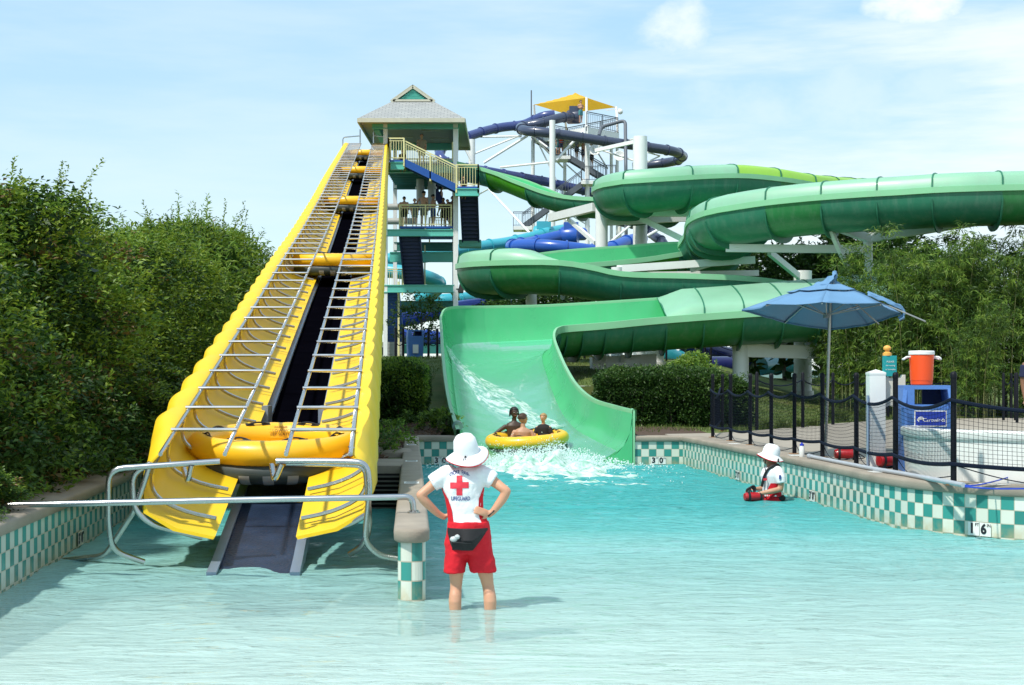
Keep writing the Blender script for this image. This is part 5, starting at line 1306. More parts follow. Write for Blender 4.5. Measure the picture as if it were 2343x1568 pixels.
t = thing('sign_post', 'white vinyl post with beige box beside the net fence', 'post', tuple(sp_))
b = MB(); b.box((0, 0, .61), (.21, .21, 1.22)); b.lathe([(.155, 1.22), (.155, 1.25), (.001, 1.29)], n=4, mat=Matrix.Rotation(R(45), 4, 'Z')); b.box((.12, .05, .09), (.2, .16, .18)); b.build('post', MATS['white_fiberglass'], t, smooth=False)
b = MB(); pr = [(.11, .0), (.11, .36), (.15, .36), (.17, .32), (.34, .32), (.36, .36), (.385, .36), (.385, -.03), (.36, -.06), (.30, -.03), (.26, -.07), (.18, -.04), (.14, -.06)]
b.add([(x, -.02, .86 + z) for x, z in pr] + [(x, .12, .86 + z) for x, z in pr], [tuple(range(len(pr))), tuple(reversed(range(len(pr), 2 * len(pr))))] + [(i, i + len(pr), (i + 1) % len(pr) + len(pr), (i + 1) % len(pr)) for i in range(len(pr))])
b.build('side_box', M('beige_plastic', (.62, .60, .52), .5), t, smooth=False)
b = MB(); b.tube([(-.13, -.11, .95), (-.13, -.11, .02)], .018, 8); b.build('conduit', MT_GALV, t)
t2 = thing('bottle_sign', 'teal bottle shaped sign with orange cap on the white post box', 'sign', (sp_.x + .18, sp_.y, DECK + 1.19))
b = MB(); b.box((0, 0, .145), (.165, .10, .27)); b.build('panel', M('teal_sign', (.01, .30, .31), .45), t2, smooth=False)
b = MB(); b.lathe([(.06, .28), (.06, .315), (.045, .32), (.03, .33), (.03, .35), (.05, .362), (.052, .385), (.03, .41), (.001, .418)], (-.03, 0, 0), 18); b.build('cap', M('orange_cap', (.80, .40, .08), .45), t2, angle=30)
b = MB()
for k, s in enumerate(('PLEASE', 'No running', 'or horseplay')): b.text(s, .032 if k == 0 else .026, Matrix.Translation((0, -.053, .20 - k * .05)) @ Matrix.Rotation(R(90), 4, 'X'), 0, .001)
b.build('lettering', MT_WHITEP, t2, smooth=False)
# rescue tubes, bottle, pipe, blue rope
MT_RED = M('rescue_red', (.42, .008, .014), .35, var=.12, coat=.3)
def rescue(label, p, rz, L=.34, r=.075):
    t = thing('rescue_tube', label, 'rescue tube', tuple(p), rz)
    b = MB(); b.loft([[Vector((x, r * s * math.cos(a), r + r * s * .85 * math.sin(a))) for a in [2 * math.pi * k / 16 for k in range(16)]] for x, s in ((-L / 2, .3), (-L / 2 + .01, .8), (-L / 2 + .05, 1), (L / 2 - .05, 1), (L / 2 - .01, .8), (L / 2, .3))], caps=True); b.build('foam', MT_RED, t)
    b = MB()
    b.cyl((-L * .28 - .018, 0, r), (-L * .28 + .018, 0, r), r * 1.02, n=16); b.build('band', MT_RUB, t); b = MB(); b.cyl((L * .3 - .018, 0, r), (L * .3 + .018, 0, r), r * 1.02, n=16); b.build('band', MT_RUB, t); b = MB()
    b.tube(spline([(L / 2, 0, r), (L / 2 + .08, .05, .03), (L / 2 + .02, .12, .012), (L / 2 - .1, .14, .012)], 5), .008, 5); b.build('strap', MT_RUB, t)
    return t
rescue('dark red rescue tube lying between fence posts left of the white post', on_deck(1940, 1053) + Vector((0, .12, 0)), R(-8), .36, .085)
rescue('red rescue tube lying right of the white post', on_deck(2026, 1071), R(25), .26, .10)
bp_ = on_deck(1834, 1046); t = thing('water_bottle', 'white water bottle with blue cap on the coping', 'bottle', tuple(bp_))
b = MB(); b.lathe([(.036, 0), (.04, .008), (.04, .14), (.03, .165), (.03, .172)], n=20); b.build('body', MATS['white_plastic'], t, angle=30)
b = MB(); b.lathe([(.033, .17), (.033, .192), (.012, .198), (.012, .215), (.001, .218)], n=20); b.build('cap', M('blue_cap', (.01, .03, .5), .4), t, angle=30)
b = MB(); b.tube([on_deck(1852, 1049) + Vector((0, 0, .03)), on_deck(1990, 1077) + Vector((0, 0, .03)), on_deck(2072, 1091) + Vector((0, .05, .03)), on_deck(2210, 1118) + Vector((0, .1, .03))], .028, 10); b.cyl(on_deck(1850, 1048.6) + Vector((0, 0, .03)), on_deck(1856, 1049.8) + Vector((0, 0, .03)), .036, n=12)
tag(b.build('plastic_pipe', M('grey_pvc', (.40, .43, .47), .4)), 'grey plastic pipe lying on the coping under the net', 'pipe')
b = MB(); b.tube(spline([on_deck(2207, 1117) + Vector((0, 0, .03)), on_deck(2232, 1117) + Vector((0, 0, .03)), on_deck(2285, 1109) + Vector((0, 0, .05)), on_deck(2350, 1098) + Vector((0, 0, .1))], 5), .008, 5); b.tube(spline([on_deck(2207, 1118) + Vector((0, 0, .02)), on_deck(2270, 1121) + Vector((0, 0, .012)), on_deck(2360, 1121) + Vector((0, 0, .012))], 5), .009, 5)
tag(b.build('blue_rope', M('blue_rope', (.01, .05, .45), .6)), 'bright blue rope trailing on the coping by the last fence post', 'rope')
for k, (px, py) in enumerate(((1662, 1008), (1800, 1040), (1985, 1082), (2255, 1135))):
    i = min(range(len(RIGHTW)), key=lambda q: abs(CX + RIGHTW[q][0] * FOC / RIGHTW[q][1] - px)); a, c = RIGHTW[max(0, i - 1)], RIGHTW[min(len(RIGHTW) - 1, i + 1)]
    an = math.atan2(c[1] - a[1], c[0] - a[0]); b = MB(); nn = Vector((-math.sin(an), math.cos(an), 0)); p = Vector((*RIGHTW[i], DECK + .006)) + nn * .14
    b.box(p, (.3, .17, .004), 0, rz=an)
    for q in range(3): b.box(p + nn * (q - 1) * .045 + Vector((0, 0, .003)), (.25, .016, .003), 1, rz=an)
    o = b.build('notice_plate', [MT_WHITEP, MATS['faded_print']], right_wall[0], smooth=False)
litter_bin('small blue litter bin with white sign by the tower rope fence', gp(949, 57.5), .95, R(10), sign=False)
b = MB(); b.box((gp(946, 57).x, 57.1, gp(946, 57).z + .35), (.22, .02, .34))
b.build('sign_plate', MT_WHITEP, [o for o in bpy.data.objects if o.name.startswith('litter_bin')][-1]).matrix_parent_inverse = Matrix.Translation(-gp(949, 57.5))
c = P(1047, 973, 31.3); t = thing('flood_lamp', 'small round steel pool lamp clamped beside the slide mouth', 'lamp', tuple(c)); b = MB(); b.lathe([(.02, -.1), (.08, -.08), (.11, .05), (.11, .1), (.1, .1)], n=16, mat=Matrix.Rotation(R(100), 4, 'X')); b.build('housing', MT_STEEL, t); b = MB(); b.tube([(0, .05, -.05), (0, .1, -.35)], .02, 6); b.build('bracket', MT_RUB, t)
# ================================================================ PEOPLE
SKIN = {k: M('skin_' + k, c, .5, var=.06, scale=5, sss=.08) for k, c in dict(fair=(.60, .31, .19), tan=(.48, .26, .16), brown=(.22, .11, .06), dark=(.055, .03, .02)).items()}
CLOTH = {k: M('cloth_' + k, c, .85, var=.06, scale=6, bump=.15, bscale=90) for k, c in dict(red=(.62, .006, .018), white=(.82, .83, .85), navy=(.012, .018, .06), black=(.012, .012, .014), grey=(.16, .19, .20), blue=(.03, .09, .32), teal=(.06, .22, .24), orange=(.7, .06, .01), tan=(.35, .27, .18)).items()}
HAIR = {k: M('hair_' + k, c, .6, var=.25, scale=30) for k, c in dict(black=(.008, .007, .007), brown=(.06, .03, .015), blond=(.38, .24, .10)).items()}
def limb(b, pts, rs, n=10, m=0):
    b.tube(spline(pts, 3), [r[0] for r in spline([(r,) for r in rs], 3)], n, m)
    b.ball(pts[0], rs[0] * .98, n); b.ball(pts[-1], rs[-1] * .98, n)
def remesh(o, vox, smooth=4, fac=.5):
    r = o.modifiers.new('skin', 'REMESH'); r.mode = 'VOXEL'; r.voxel_size = vox; r.use_smooth_shade = True
    s = o.modifiers.new('smooth', 'SMOOTH'); s.factor = fac; s.iterations = smooth
    return o
def ering(cx, cy, z, hw, hd, n=20, back=1.0):
    return [Vector((cx + hw * math.cos(2 * math.pi * k / n), cy + hd * math.sin(2 * math.pi * k / n) * (back if math.sin(2 * math.pi * k / n) < 0 else 1), z)) for k in range(n)]
def head(b, c, r, yaw=0.0, pitch=0.0, nose=True, neck=None, s=1.0):
    "skull, jaw, nose, ears; face towards -Y before yaw"
    m = Matrix.Rotation(yaw, 3, 'Z') @ Matrix.Rotation(pitch, 3, 'X')
    q = lambda x, y, z: Vector(c) + m @ (Vector((x, y, z)) * r)
    b.ball(q(0, .05, .12), (r * .78, r * .96, r * .92), 16, mat=m); b.ball(q(0, -.22, -.48), (r * .56, r * .62, r * .56), 14, mat=m)
    b.ball(q(0, -.52, -.80), (r * .26, r * .22, r * .2), 10, mat=m)
    if nose:
        b.tube([q(0, -.84, .08), q(0, -1.06, -.22), q(0, -.82, -.3)], [r * .10, r * .15, r * .10], 8)
        b.tube([q(-.3, -.78, .16), q(0, -.88, .2), q(.3, -.78, .16)], r * .1, 6)
        for z, rr in ((-.5, .085), (-.62, .095)): b.tube([q(-.22, -.74, z), q(0, -.83, z), q(.22, -.74, z)], r * rr, 6)
    for sx in (-1, 1): b.ball(q(sx * .80, .08, -.12), (r * .10, r * .2, r * .3), 8, mat=m)
    return q
def face_marks(q, r, parent, yaw, hairm):
    b = MB()
    for sx in (-1, 1): b.ball(q(sx * .33, -.80, .03), (r * .13, r * .09, r * .08), 8, 0); b.ball(q(sx * .33, -.86, .03), r * .055, 6, 1)
    b.build('eyes', [M('eye_white', (.7, .7, .68), .3), M('eye_dark', (.02, .012, .008), .2)], parent)
    b = MB()
    for sx in (-1, 1): b.tube([q(sx * .18, -.87, .22), q(sx * .34, -.84, .26), q(sx * .5, -.72, .2)], r * .04, 5)
    b.build('eyebrows', hairm, parent)
    b = MB(); b.tube([q(-.2, -.80, -.56), q(0, -.885, -.57), q(.2, -.80, -.56)], r * .05, 6); b.build('lips', M('lips', (.42, .16, .13), .5), parent)
def hairmesh(q, r, m, parent, back=1.0, long=0.0, spikes=120, seed=1):
    rn = random.Random(seed); b = MB(); pts = []
    b2 = MB(); n = 18; K = 9
    for i in range(K + 1):
        for k in range(n):
            th = i / K * 1.75; a = 2 * math.pi * k / n; f = math.sin(a)   # -Y is the face
            th *= .62 if f < -.55 else (.8 if f < -.2 else 1.0)
            x, y, z = math.sin(th) * math.cos(a), math.sin(th) * math.sin(a), math.cos(th)
            j = 1 + .05 * mn.noise(Vector((x * 5, y * 5, z * 5 + seed)))
            b2.v.append(tuple(q(x * .86 * j, .05 + y * 1.04 * j, .14 + z * 1.02 * j)))
    for i in range(K):
        for k in range(n): b2.f.append((i * n + k, i * n + (k + 1) % n, (i + 1) * n + (k + 1) % n, (i + 1) * n + k)); b2.m.append(0); b2.uv.append(None)
    for _ in range(spikes):
        th = rn.random() ** .6 * 1.5; a = rn.uniform(-.3, math.pi + .3); x, y, z = math.sin(th) * math.cos(a), math.sin(th) * math.sin(a), math.cos(th)
        p0 = q(x * .86, .05 + y * 1.03, .14 + z * 1.0); p1 = q(x * .98, .05 + y * 1.12, .12 + z * 1.05 - .12 - long)
        b2.tube([p0, p1], [r * .07, r * .02], 4)
    return b2.build('hair', m, parent)
def hand(b, wrist, dirv, palm_n, L=.17, curl=.5, side=1, spread=.12):
    "palm, four unequal bent fingers and a thumb leaving the side of the palm"
    d = Vector(dirv).normalized(); nrm = Vector(palm_n); nrm = (nrm - d * nrm.dot(d)).normalized(); s = d.cross(nrm) * side; W = Vector(wrist)
    pc = W + d * L * .26
    m = Matrix((s, d, nrm)).transposed()
    b.ball(pc, (L * .235, L * .33, L * .10), 12, mat=m); b.ball(W, L * .16, 10)
    for i, (off, ln) in enumerate(((-.17, .40), (-.06, .46), (.055, .43), (.16, .33))):
        p = W + d * L * .50 + s * off * L; dd = (d + s * off * spread * 4).normalized(); pts = [p - d * L * .12, p]; c = 0.0
        for f in (.42, .32, .26):
            c += curl * .55; v = dd * math.cos(c) + nrm * math.sin(c); pts.append(pts[-1] + v * ln * L * f)
        b.tube(pts, [L * .055, L * .055, L * .05, L * .046, L * .036], 8); b.ball(pts[-1], L * .037, 8)
    p = W + d * L * .12 - s * L * .15; v = (d * .65 - s * .75 + nrm * .25).normalized(); q = p + v * L * .2; v2 = (d * .9 - s * .35 + nrm * .35).normalized()
    b.tube([p, q, q + v2 * L * .16], [L * .075, L * .06, L * .042], 8); b.ball(q + v2 * L * .16, L * .042, 8)

def person(label, loc, H=1.7, rz=0.0, skin='tan', bottom='navy', top=None, hair='brown', arms='down', legs='stand', group=None, vox=.02, seed=0, face=False, girl=False):
    "small bystander; faces -Y before rz"
    t = thing('person', label, 'person', tuple(loc), rz, group); h = H; b = MB(); rn = random.Random(seed)
    sit = legs == 'sit'; z0 = -.50 * h if sit else 0
    Z = lambda f: z0 + f * h
    hip = Z(.52)
    for s in (-1, 1):
        st = .05 * s * h
        if sit: pts = [(st, 0, hip), (st * 1.1, -.24 * h, hip + .02 * h), (st * 1.1, -.25 * h, hip - .22 * h)]
        elif legs == 'walk': pts = [(st, 0, hip), (st, -.06 * h * s - .02 * h, Z(.28)), (st, .13 * h * -s + (.05 * h if s > 0 else 0), Z(.05))]
        else: pts = [(st, 0, hip), (st * 1.15, -.01 * h, Z(.28)), (st * 1.25, .01 * h, Z(.045))]
        limb(b, pts, [.052 * h, .036 * h, .022 * h]); f = Vector(pts[-1])
        if not sit: b.ball(f + Vector((0, -.035 * h, -.02 * h)), (.025 * h, .065 * h, .022 * h), 10)
    b.loft([ering(0, 0, Z(z), w * h, d * h) for z, w, d in ((.48, .08, .06), (.54, .092, .065), (.62, .078, .056), (.70, .094, .064), (.78, .106, .066), (.815, .085, .05), (.84, .04, .035))], caps=True)
    b.cyl((0, 0, Z(.82)), (0, -.01 * h, Z(.90)), .030 * h, n=10)
    AR = dict(down=[((.118, 0, .80), (.135, .01, .64), (.13, -.03, .48))] * 2, hips=[((.118, 0, .80), (.20, .05, .66), (.10, -.01, .57))] * 2, rail=[((.118, 0, .80), (.15, -.05, .65), (.12, -.17, .62))] * 2, fold=[((.118, 0, .80), (.14, -.03, .65), (-.02, -.10, .68))] * 2,
              mix=[((.118, 0, .80), (.135, .01, .64), (.13, -.03, .48)), ((.118, 0, .80), (.20, .03, .68), (.09, -.06, .60))])[arms]
    for s, a in zip((-1, 1), AR):
        limb(b, [(s * x * h, y * h, Z(z)) for x, y, z in a], [.032 * h, .025 * h, .017 * h], 8)
        w = Vector((s * a[2][0] * h, a[2][1] * h, Z(a[2][2]))); e = Vector((s * a[1][0] * h, a[1][1] * h, Z(a[1][2])))
        hand(b, w, w - e, (0, -1, 0), .105 * h, .4, s)
    q = head(b, (0, -.012 * h, Z(.935)), .066 * h, nose=True)
    o = remesh(b.build('body', SKIN[skin], t), vox, 3)
    hairmesh(q, .066 * h, HAIR[hair], t, long=.6 if girl else 0, spikes=60, seed=seed)
    if face: face_marks(q, .066 * h, t, 0, HAIR[hair])
    if bottom:
        c = MB(); c.loft([ering(0, 0, Z(z), w * h, d * h) for z, w, d in ((.475, .088, .07), (.53, .098, .073), (.58, .088, .064), (.60, .085, .062))], caps=True)
        for s in (-1, 1):
            if sit: c.tube([(s * .05 * h, 0, hip), (s * .055 * h, -.18 * h, hip + .015 * h)], [.064 * h, .056 * h], 12)
            else: c.tube([(s * .05 * h, 0, Z(.52)), (s * .056 * h, -.005 * h, Z(.33))], [.06 * h, .058 * h], 12)
        remesh(c.build('shorts', CLOTH[bottom], t), vox, 2)
    if top:
        c = MB(); c.loft([ering(0, 0, Z(z), w * h, d * h) for z, w, d in ((.50, .10, .075), (.60, .09, .068), (.70, .103, .073), (.78, .115, .075), (.82, .09, .055), (.845, .045, .04))], caps=True)
        for s, a in zip((-1, 1), AR):
            p0, p1 = Vector((s * a[0][0] * h, a[0][1] * h, Z(a[0][2]))), Vector((s * a[1][0] * h, a[1][1] * h, Z(a[1][2])))
            c.tube([p0, p0.lerp(p1, .7)], [.042 * h, .042 * h], 10)
        remesh(c.build('shirt', CLOTH[top], t), vox, 2)
    return t
# ---------------------------------------------------------------- lifeguard wading in front, seen from behind
LD = 11.7
def lp(px, py, y=0.0):
    p = P(px, py, LD); p.y = LD + y; return p
def lifeguard():
    t = thing('person', 'person in white hat, red cross shirt and red shorts wading, hands on hips', 'person', tuple(lp(1072, 1395))); inv = Matrix.Translation(-lp(1072, 1395))
    def put(b, nm, m, **k): return tput(b, nm, m, root=t, inv=inv, **k)
    b = MB()
    S = LD / FOC
    # legs
    limb(b, [lp(1047, 1225, .0), lp(1044, 1290, .0), lp(1043, 1340, .015), lp(1041, 1375, -.02), lp(1043, 1425, .0), lp(1043, 1462, .01)], [.082, .068, .046, .050, .038, .032], 14)
    limb(b, [lp(1093, 1225, .0), lp(1106, 1290, .0), lp(1116, 1340, .015), lp(1121, 1375, -.02), lp(1120, 1425, .0), lp(1120, 1462, .01)], [.082, .068, .046, .050, .038, .032], 14)
    for x in (1041, 1121): b.ball(lp(x, 1469, .07), (.04, .12, .03), 10)
    rings = [(1260, 1030, 1112, .085), (1235, 1025, 1116, .105), (1205, 1029, 1112, .095), (1185, 1031, 1105, .082), (1165, 1031, 1101, .08), (1140, 1024, 1100, .085), (1115, 1018, 1100, .095), (1095, 1014, 1104, .09), (1082, 1022, 1098, .07), (1073, 1050, 1086, .05)]
    b.loft([ering((lp((a + c) / 2, y)).x, LD, lp(0, y).z, (c - a) / 2 * S, d) for y, a, c, d in rings], caps=True)
    b.tube([lp(1068, 1085, .0), lp(1068, 1050, .0)], [.055, .05], 12)
    q = head(b, lp(1069, 1040, .01), .098, yaw=math.pi)
    # arms akimbo
    limb(b, [lp(1013, 1088, 0), lp(996, 1104, .01), lp(972, 1124, -.03), lp(962, 1132, -.04)], [.050, .043, .036, .034], 12)
    limb(b, [lp(962, 1132, -.04), lp(974, 1148, -.02), lp(1000, 1175, .03), lp(1014, 1184, .05)], [.034, .037, .028, .023], 12)
    hand(b, lp(1014, 1184, .05), (lp(1036, 1176, .10) - lp(1014, 1184, .05)), (.25, -.2, -1), .155, .35, 1)
    limb(b, [lp(1105, 1086, 0), lp(1125, 1099, .01), lp(1149, 1116, -.03), lp(1159, 1123, -.04)], [.050, .043, .036, .034], 12)
    limb(b, [lp(1159, 1123, -.04), lp(1150, 1140, -.03), lp(1130, 1167, -.03), lp(1119, 1177, -.03)], [.034, .037, .028, .023], 12)
    hand(b, lp(1119, 1177, -.03), (lp(1092, 1164, -.09) - lp(1119, 1177, -.03)), (-.2, .9, -.3), .15, .25, -1)
    remesh(put(b, 'body', SKIN['fair']), .0075, 5)
    # shirt
    srings = [(1203, 1026, 1117, .118), (1196, 1026, 1116, .115), (1182, 1025, 1109, .102), (1165, 1024, 1105, .096), (1140, 1018, 1104, .10), (1116, 1011, 1106, .107), (1096, 1007, 1110, .103), (1082, 1015, 1103, .085), (1074, 1038, 1094, .066), (1068, 1050, 1086, .055)]
    def sring(y, a, c, d, n=28, grow=0): return ering(lp((a + c) / 2, y).x, LD, lp(0, y).z, (c - a) / 2 * S + grow, d + grow, n)
    b = MB(); b.loft([sring(*r) for r in srings], caps=True)
    b.tube([lp(1024, 1086, 0), lp(1006, 1096, .005), lp(988, 1107, .0)], [.075, .073, .068], 16); b.tube([lp(1096, 1084, 0), lp(1116, 1093, .005), lp(1129, 1101, .0)], [.075, .073, .068], 16)
    b.ball(lp(1024, 1086, 0), .074, 14); b.ball(lp(1096, 1084, 0), .074, 14)
    shirt = remesh(put(b, 'shirt', CLOTH['white']), .008, 4)
    dsp = bpy.data.textures.new('folds', 'CLOUDS'); dsp.noise_scale = .07
    dm = shirt.modifiers.new('folds', 'DISPLACE'); dm.texture = dsp; dm.strength = .018; dm.texture_coords = 'LOCAL'; dm.mid_level = .5
    b = MB()
    for s in (0, 1):                                # red side panels under the arms
        rg = []
        for y, a, c, d in srings[:6]:
            full = sring(y, a, c, d, 48, .0055); ks = range(-7, 6) if s == 0 else range(19, 32)
            w = sst(1116, 1150, y); ks = [k for k in ks]
            mid = 0 if s == 0 else 24
            rg.append([full[int(round(mid + (k - ks[0] - 6) * (.25 + .75 * w))) % 48] for k in ks])
        b.loft(rg, closed=False)
    pn = put(b, 'side_panel', CLOTH['red']); sw = pn.modifiers.new('fit', 'SHRINKWRAP'); sw.target = shirt; sw.offset = .004
    # printing on the back
    dg = bpy.context.evaluated_depsgraph_get(); dg.update()
    b = MB(); back = LD - .105
    bx = lambda px, py: Vector((lp(px, py).x, back - .06, lp(px, py).z))
    up = lambda p: Matrix.Translation(p) @ Matrix.Rotation(R(90), 4, 'X')
    def gridbox(px0, px1, py0, py1, m, n=8):
        vs = [bx(px0 + (px1 - px0) * i / n, py0 + (py1 - py0) * j / n) for j in range(n + 1) for i in range(n + 1)]
        b.add(vs, [(j * (n + 1) + i, j * (n + 1) + i + 1, (j + 1) * (n + 1) + i + 1, (j + 1) * (n + 1) + i) for j in range(n) for i in range(n)], m)
    gridbox(1045, 1058.5, 1086.5, 1131.5, 0); gridbox(1030.5, 1045, 1102, 1116, 0); gridbox(1058.5, 1073, 1101, 1115, 0)
    for i, ch in enumerate('CEDAR FAIR'):
        a = (i - 4.5) / 4.5; ang = a * .44; ctr = bx(1051.5, 1083 + 0); rr = .155
        p = Vector((ctr.x + rr * math.sin(ang), ctr.y, ctr.z - rr + .012 + rr * math.cos(ang)))
        b.text(ch, .046, Matrix.Translation(p) @ Matrix.Rotation(ang, 4, Vector((0, -1, 0))) @ Matrix.Rotation(R(90), 4, 'X') @ Matrix.Diagonal((.55, .9, 1, 1)), 1, 0, font_w=.0008)
    b.text('LIFEGUARD', .047, up(bx(1054.5, 1139)) @ Matrix.Diagonal((.60, .9, 1, 1)), 1, 0, font_w=.001)
    b.text('I', .02, up(bx(990, 1098)), 1, 0)
    pr = put(b, 'shirt_print', [M('print_red', (.72, .03, .055), .6), M('print_navy', (.03, .07, .26), .6)], smooth=False)
    sw = pr.modifiers.new('fit', 'SHRINKWRAP'); sw.wrap_method = 'PROJECT'; sw.use_project_y = True; sw.use_negative_direction = True; sw.use_positive_direction = True; sw.target = shirt; sw.offset = .0035
    # shorts
    b = MB(); shr = [(1265, 1017, 1126, .125), (1240, 1018, 1124, .135), (1218, 1020, 1122, .13), (1200, 1022, 1120, .125), (1192, 1023, 1118, .118)]
    b.loft([sring(*r) for r in shr], caps=True)
    b.loft([sring(*r) for r in ((1310, 1015, 1064, .105), (1280, 1017, 1067, .11), (1250, 1021, 1080, .11))], caps=True)
    b.loft([sring(*r) for r in ((1308, 1074, 1137, .11), (1280, 1070, 1132, .115), (1250, 1062, 1122, .11))], caps=True)
    so2 = remesh(put(b, 'shorts', CLOTH['red']), .008, 3); dm = so2.modifiers.new('folds', 'DISPLACE'); dm.texture = dsp; dm.strength = .02; dm.texture_coords = 'LOCAL'
    # hip pack
    b = MB()
    top, bot = [], []
    n = 15; rg = []
    for k in range(n):
        u = k / (n - 1); px = 1024 + 92 * u; dpth = .125 + .075 * math.sin(math.pi * u) ** 1.4
        yy = 1206; yb = 1212 + 42 * max(0, min(1, (px - 1023) / 11, (1117 - px) / 34))
        f = LD - dpth * (.55 + .45 * math.sin(math.pi * u) ** .5)
        a, c = lp(px, yy), lp(px, yb); a.y = f + .01; c.y = f + .015; mid = (a + c) / 2; mid.y = f - .03 * math.sin(math.pi * u)
        rg.append([a, mid, c, c + Vector((0, .07, 0)), a + Vector((0, .07, 0))])
    b.loft(rg, caps=True)
    pk = put(b, 'hip_pack', CLOTH['black'])
    b = MB(); b.tube([lp(1034, 1235, -.215), lp(1050, 1234, -.235), lp(1068, 1236, -.235), lp(1084, 1236, -.20)], .004, 5); tput(b, 'zip', MT_RUB, pk)
    b = MB(); rr = [[Vector((lp(px, 1240).x, LD - .185 - .02 * math.sin(a) , lp(px, 1240).z)) + Vector((0, -.018 * math.cos(a), .045 * math.sin(a))) for a in [2 * math.pi * k / 10 for k in range(10)]] for px in (1036, 1040, 1080, 1084)]
    b.loft(rr, caps=True); tput(b, 'pouch', CLOTH['black'], pk)
    b = MB(); b.ball(lp(1040, 1227, -.21), (.03, .025, .022), 10); b.ball(lp(1048, 1222, -.215), (.022, .02, .02), 8); tput(b, 'clear_mask', M('clear_plastic', (.5, .53, .53), .15), pk)
    # hat, tipped a little to the left
    m = Matrix.Rotation(R(-9), 4, 'Y') @ Matrix.Rotation(R(20), 4, 'X'); c = lp(1067.5, 1037, .0)
    hb = MB(); hb.lathe([(.001, .158), (.035, .155), (.065, .142), (.085, .112), (.094, .06), (.098, .012), (.100, .0)], c, 32, mat=m.to_3x3())
    put(hb, 'hat_crown', CLOTH['white'], angle=60)
    def brim(z0, r0, r1, n=48):
        vs = []
        for j in range(7):
            r_ = r0 + (r1 - r0) * j / 6
            for k in range(n):
                a = 2 * math.pi * k / n; w = .018 * math.sin(2 * a + .6) * (j / 6)
                vs.append(c + m.to_3x3() @ Vector((r_ * math.cos(a), r_ * 1.06 * math.sin(a), z0 - .034 * (j / 6) ** 1.4 + w)))
        return vs, [(j * n + k, j * n + (k + 1) % n, (j + 1) * n + (k + 1) % n, (j + 1) * n + k) for j in range(6) for k in range(n)]
    hb = MB(); hb.add(*brim(.004, .094, .162)); o = put(hb, 'hat_brim', CLOTH['white']); s_ = o.modifiers.new('t', 'SOLIDIFY'); s_.thickness = .004
    hb = MB(); vs, fs = brim(.003, .094, .162); hb.tube(vs[-48:], .0045, 6, closed=True); vs2, fs2 = brim(-.003, .092, .161); hb.add(vs2, fs2); put(hb, 'hat_trim', CLOTH['red'])
    hb = MB(); p = c + m.to_3x3() @ Vector((-.01, -.106, .016)); hb.tube(spline([p, p + Vector((-.012, -.012, -.012)), p + Vector((-.02, -.012, -.026)), p + Vector((-.006, -.012, -.03)), p + Vector((.004, -.01, -.018))], 4), .003, 5); hb.ball(p, .008, 6); put(hb, 'hat_toggle', MT_RUB)
    hb = MB(); w = lp(1124, 1173, -.03); hb.tube([w + Vector((.034 * math.cos(a) * .8, .036 * math.sin(a), .026 * math.cos(a))) for a in [2 * math.pi * k / 18 for k in range(18)]], .006, 6, closed=True); put(hb, 'bracelet', MT_RUB)
lifeguard()
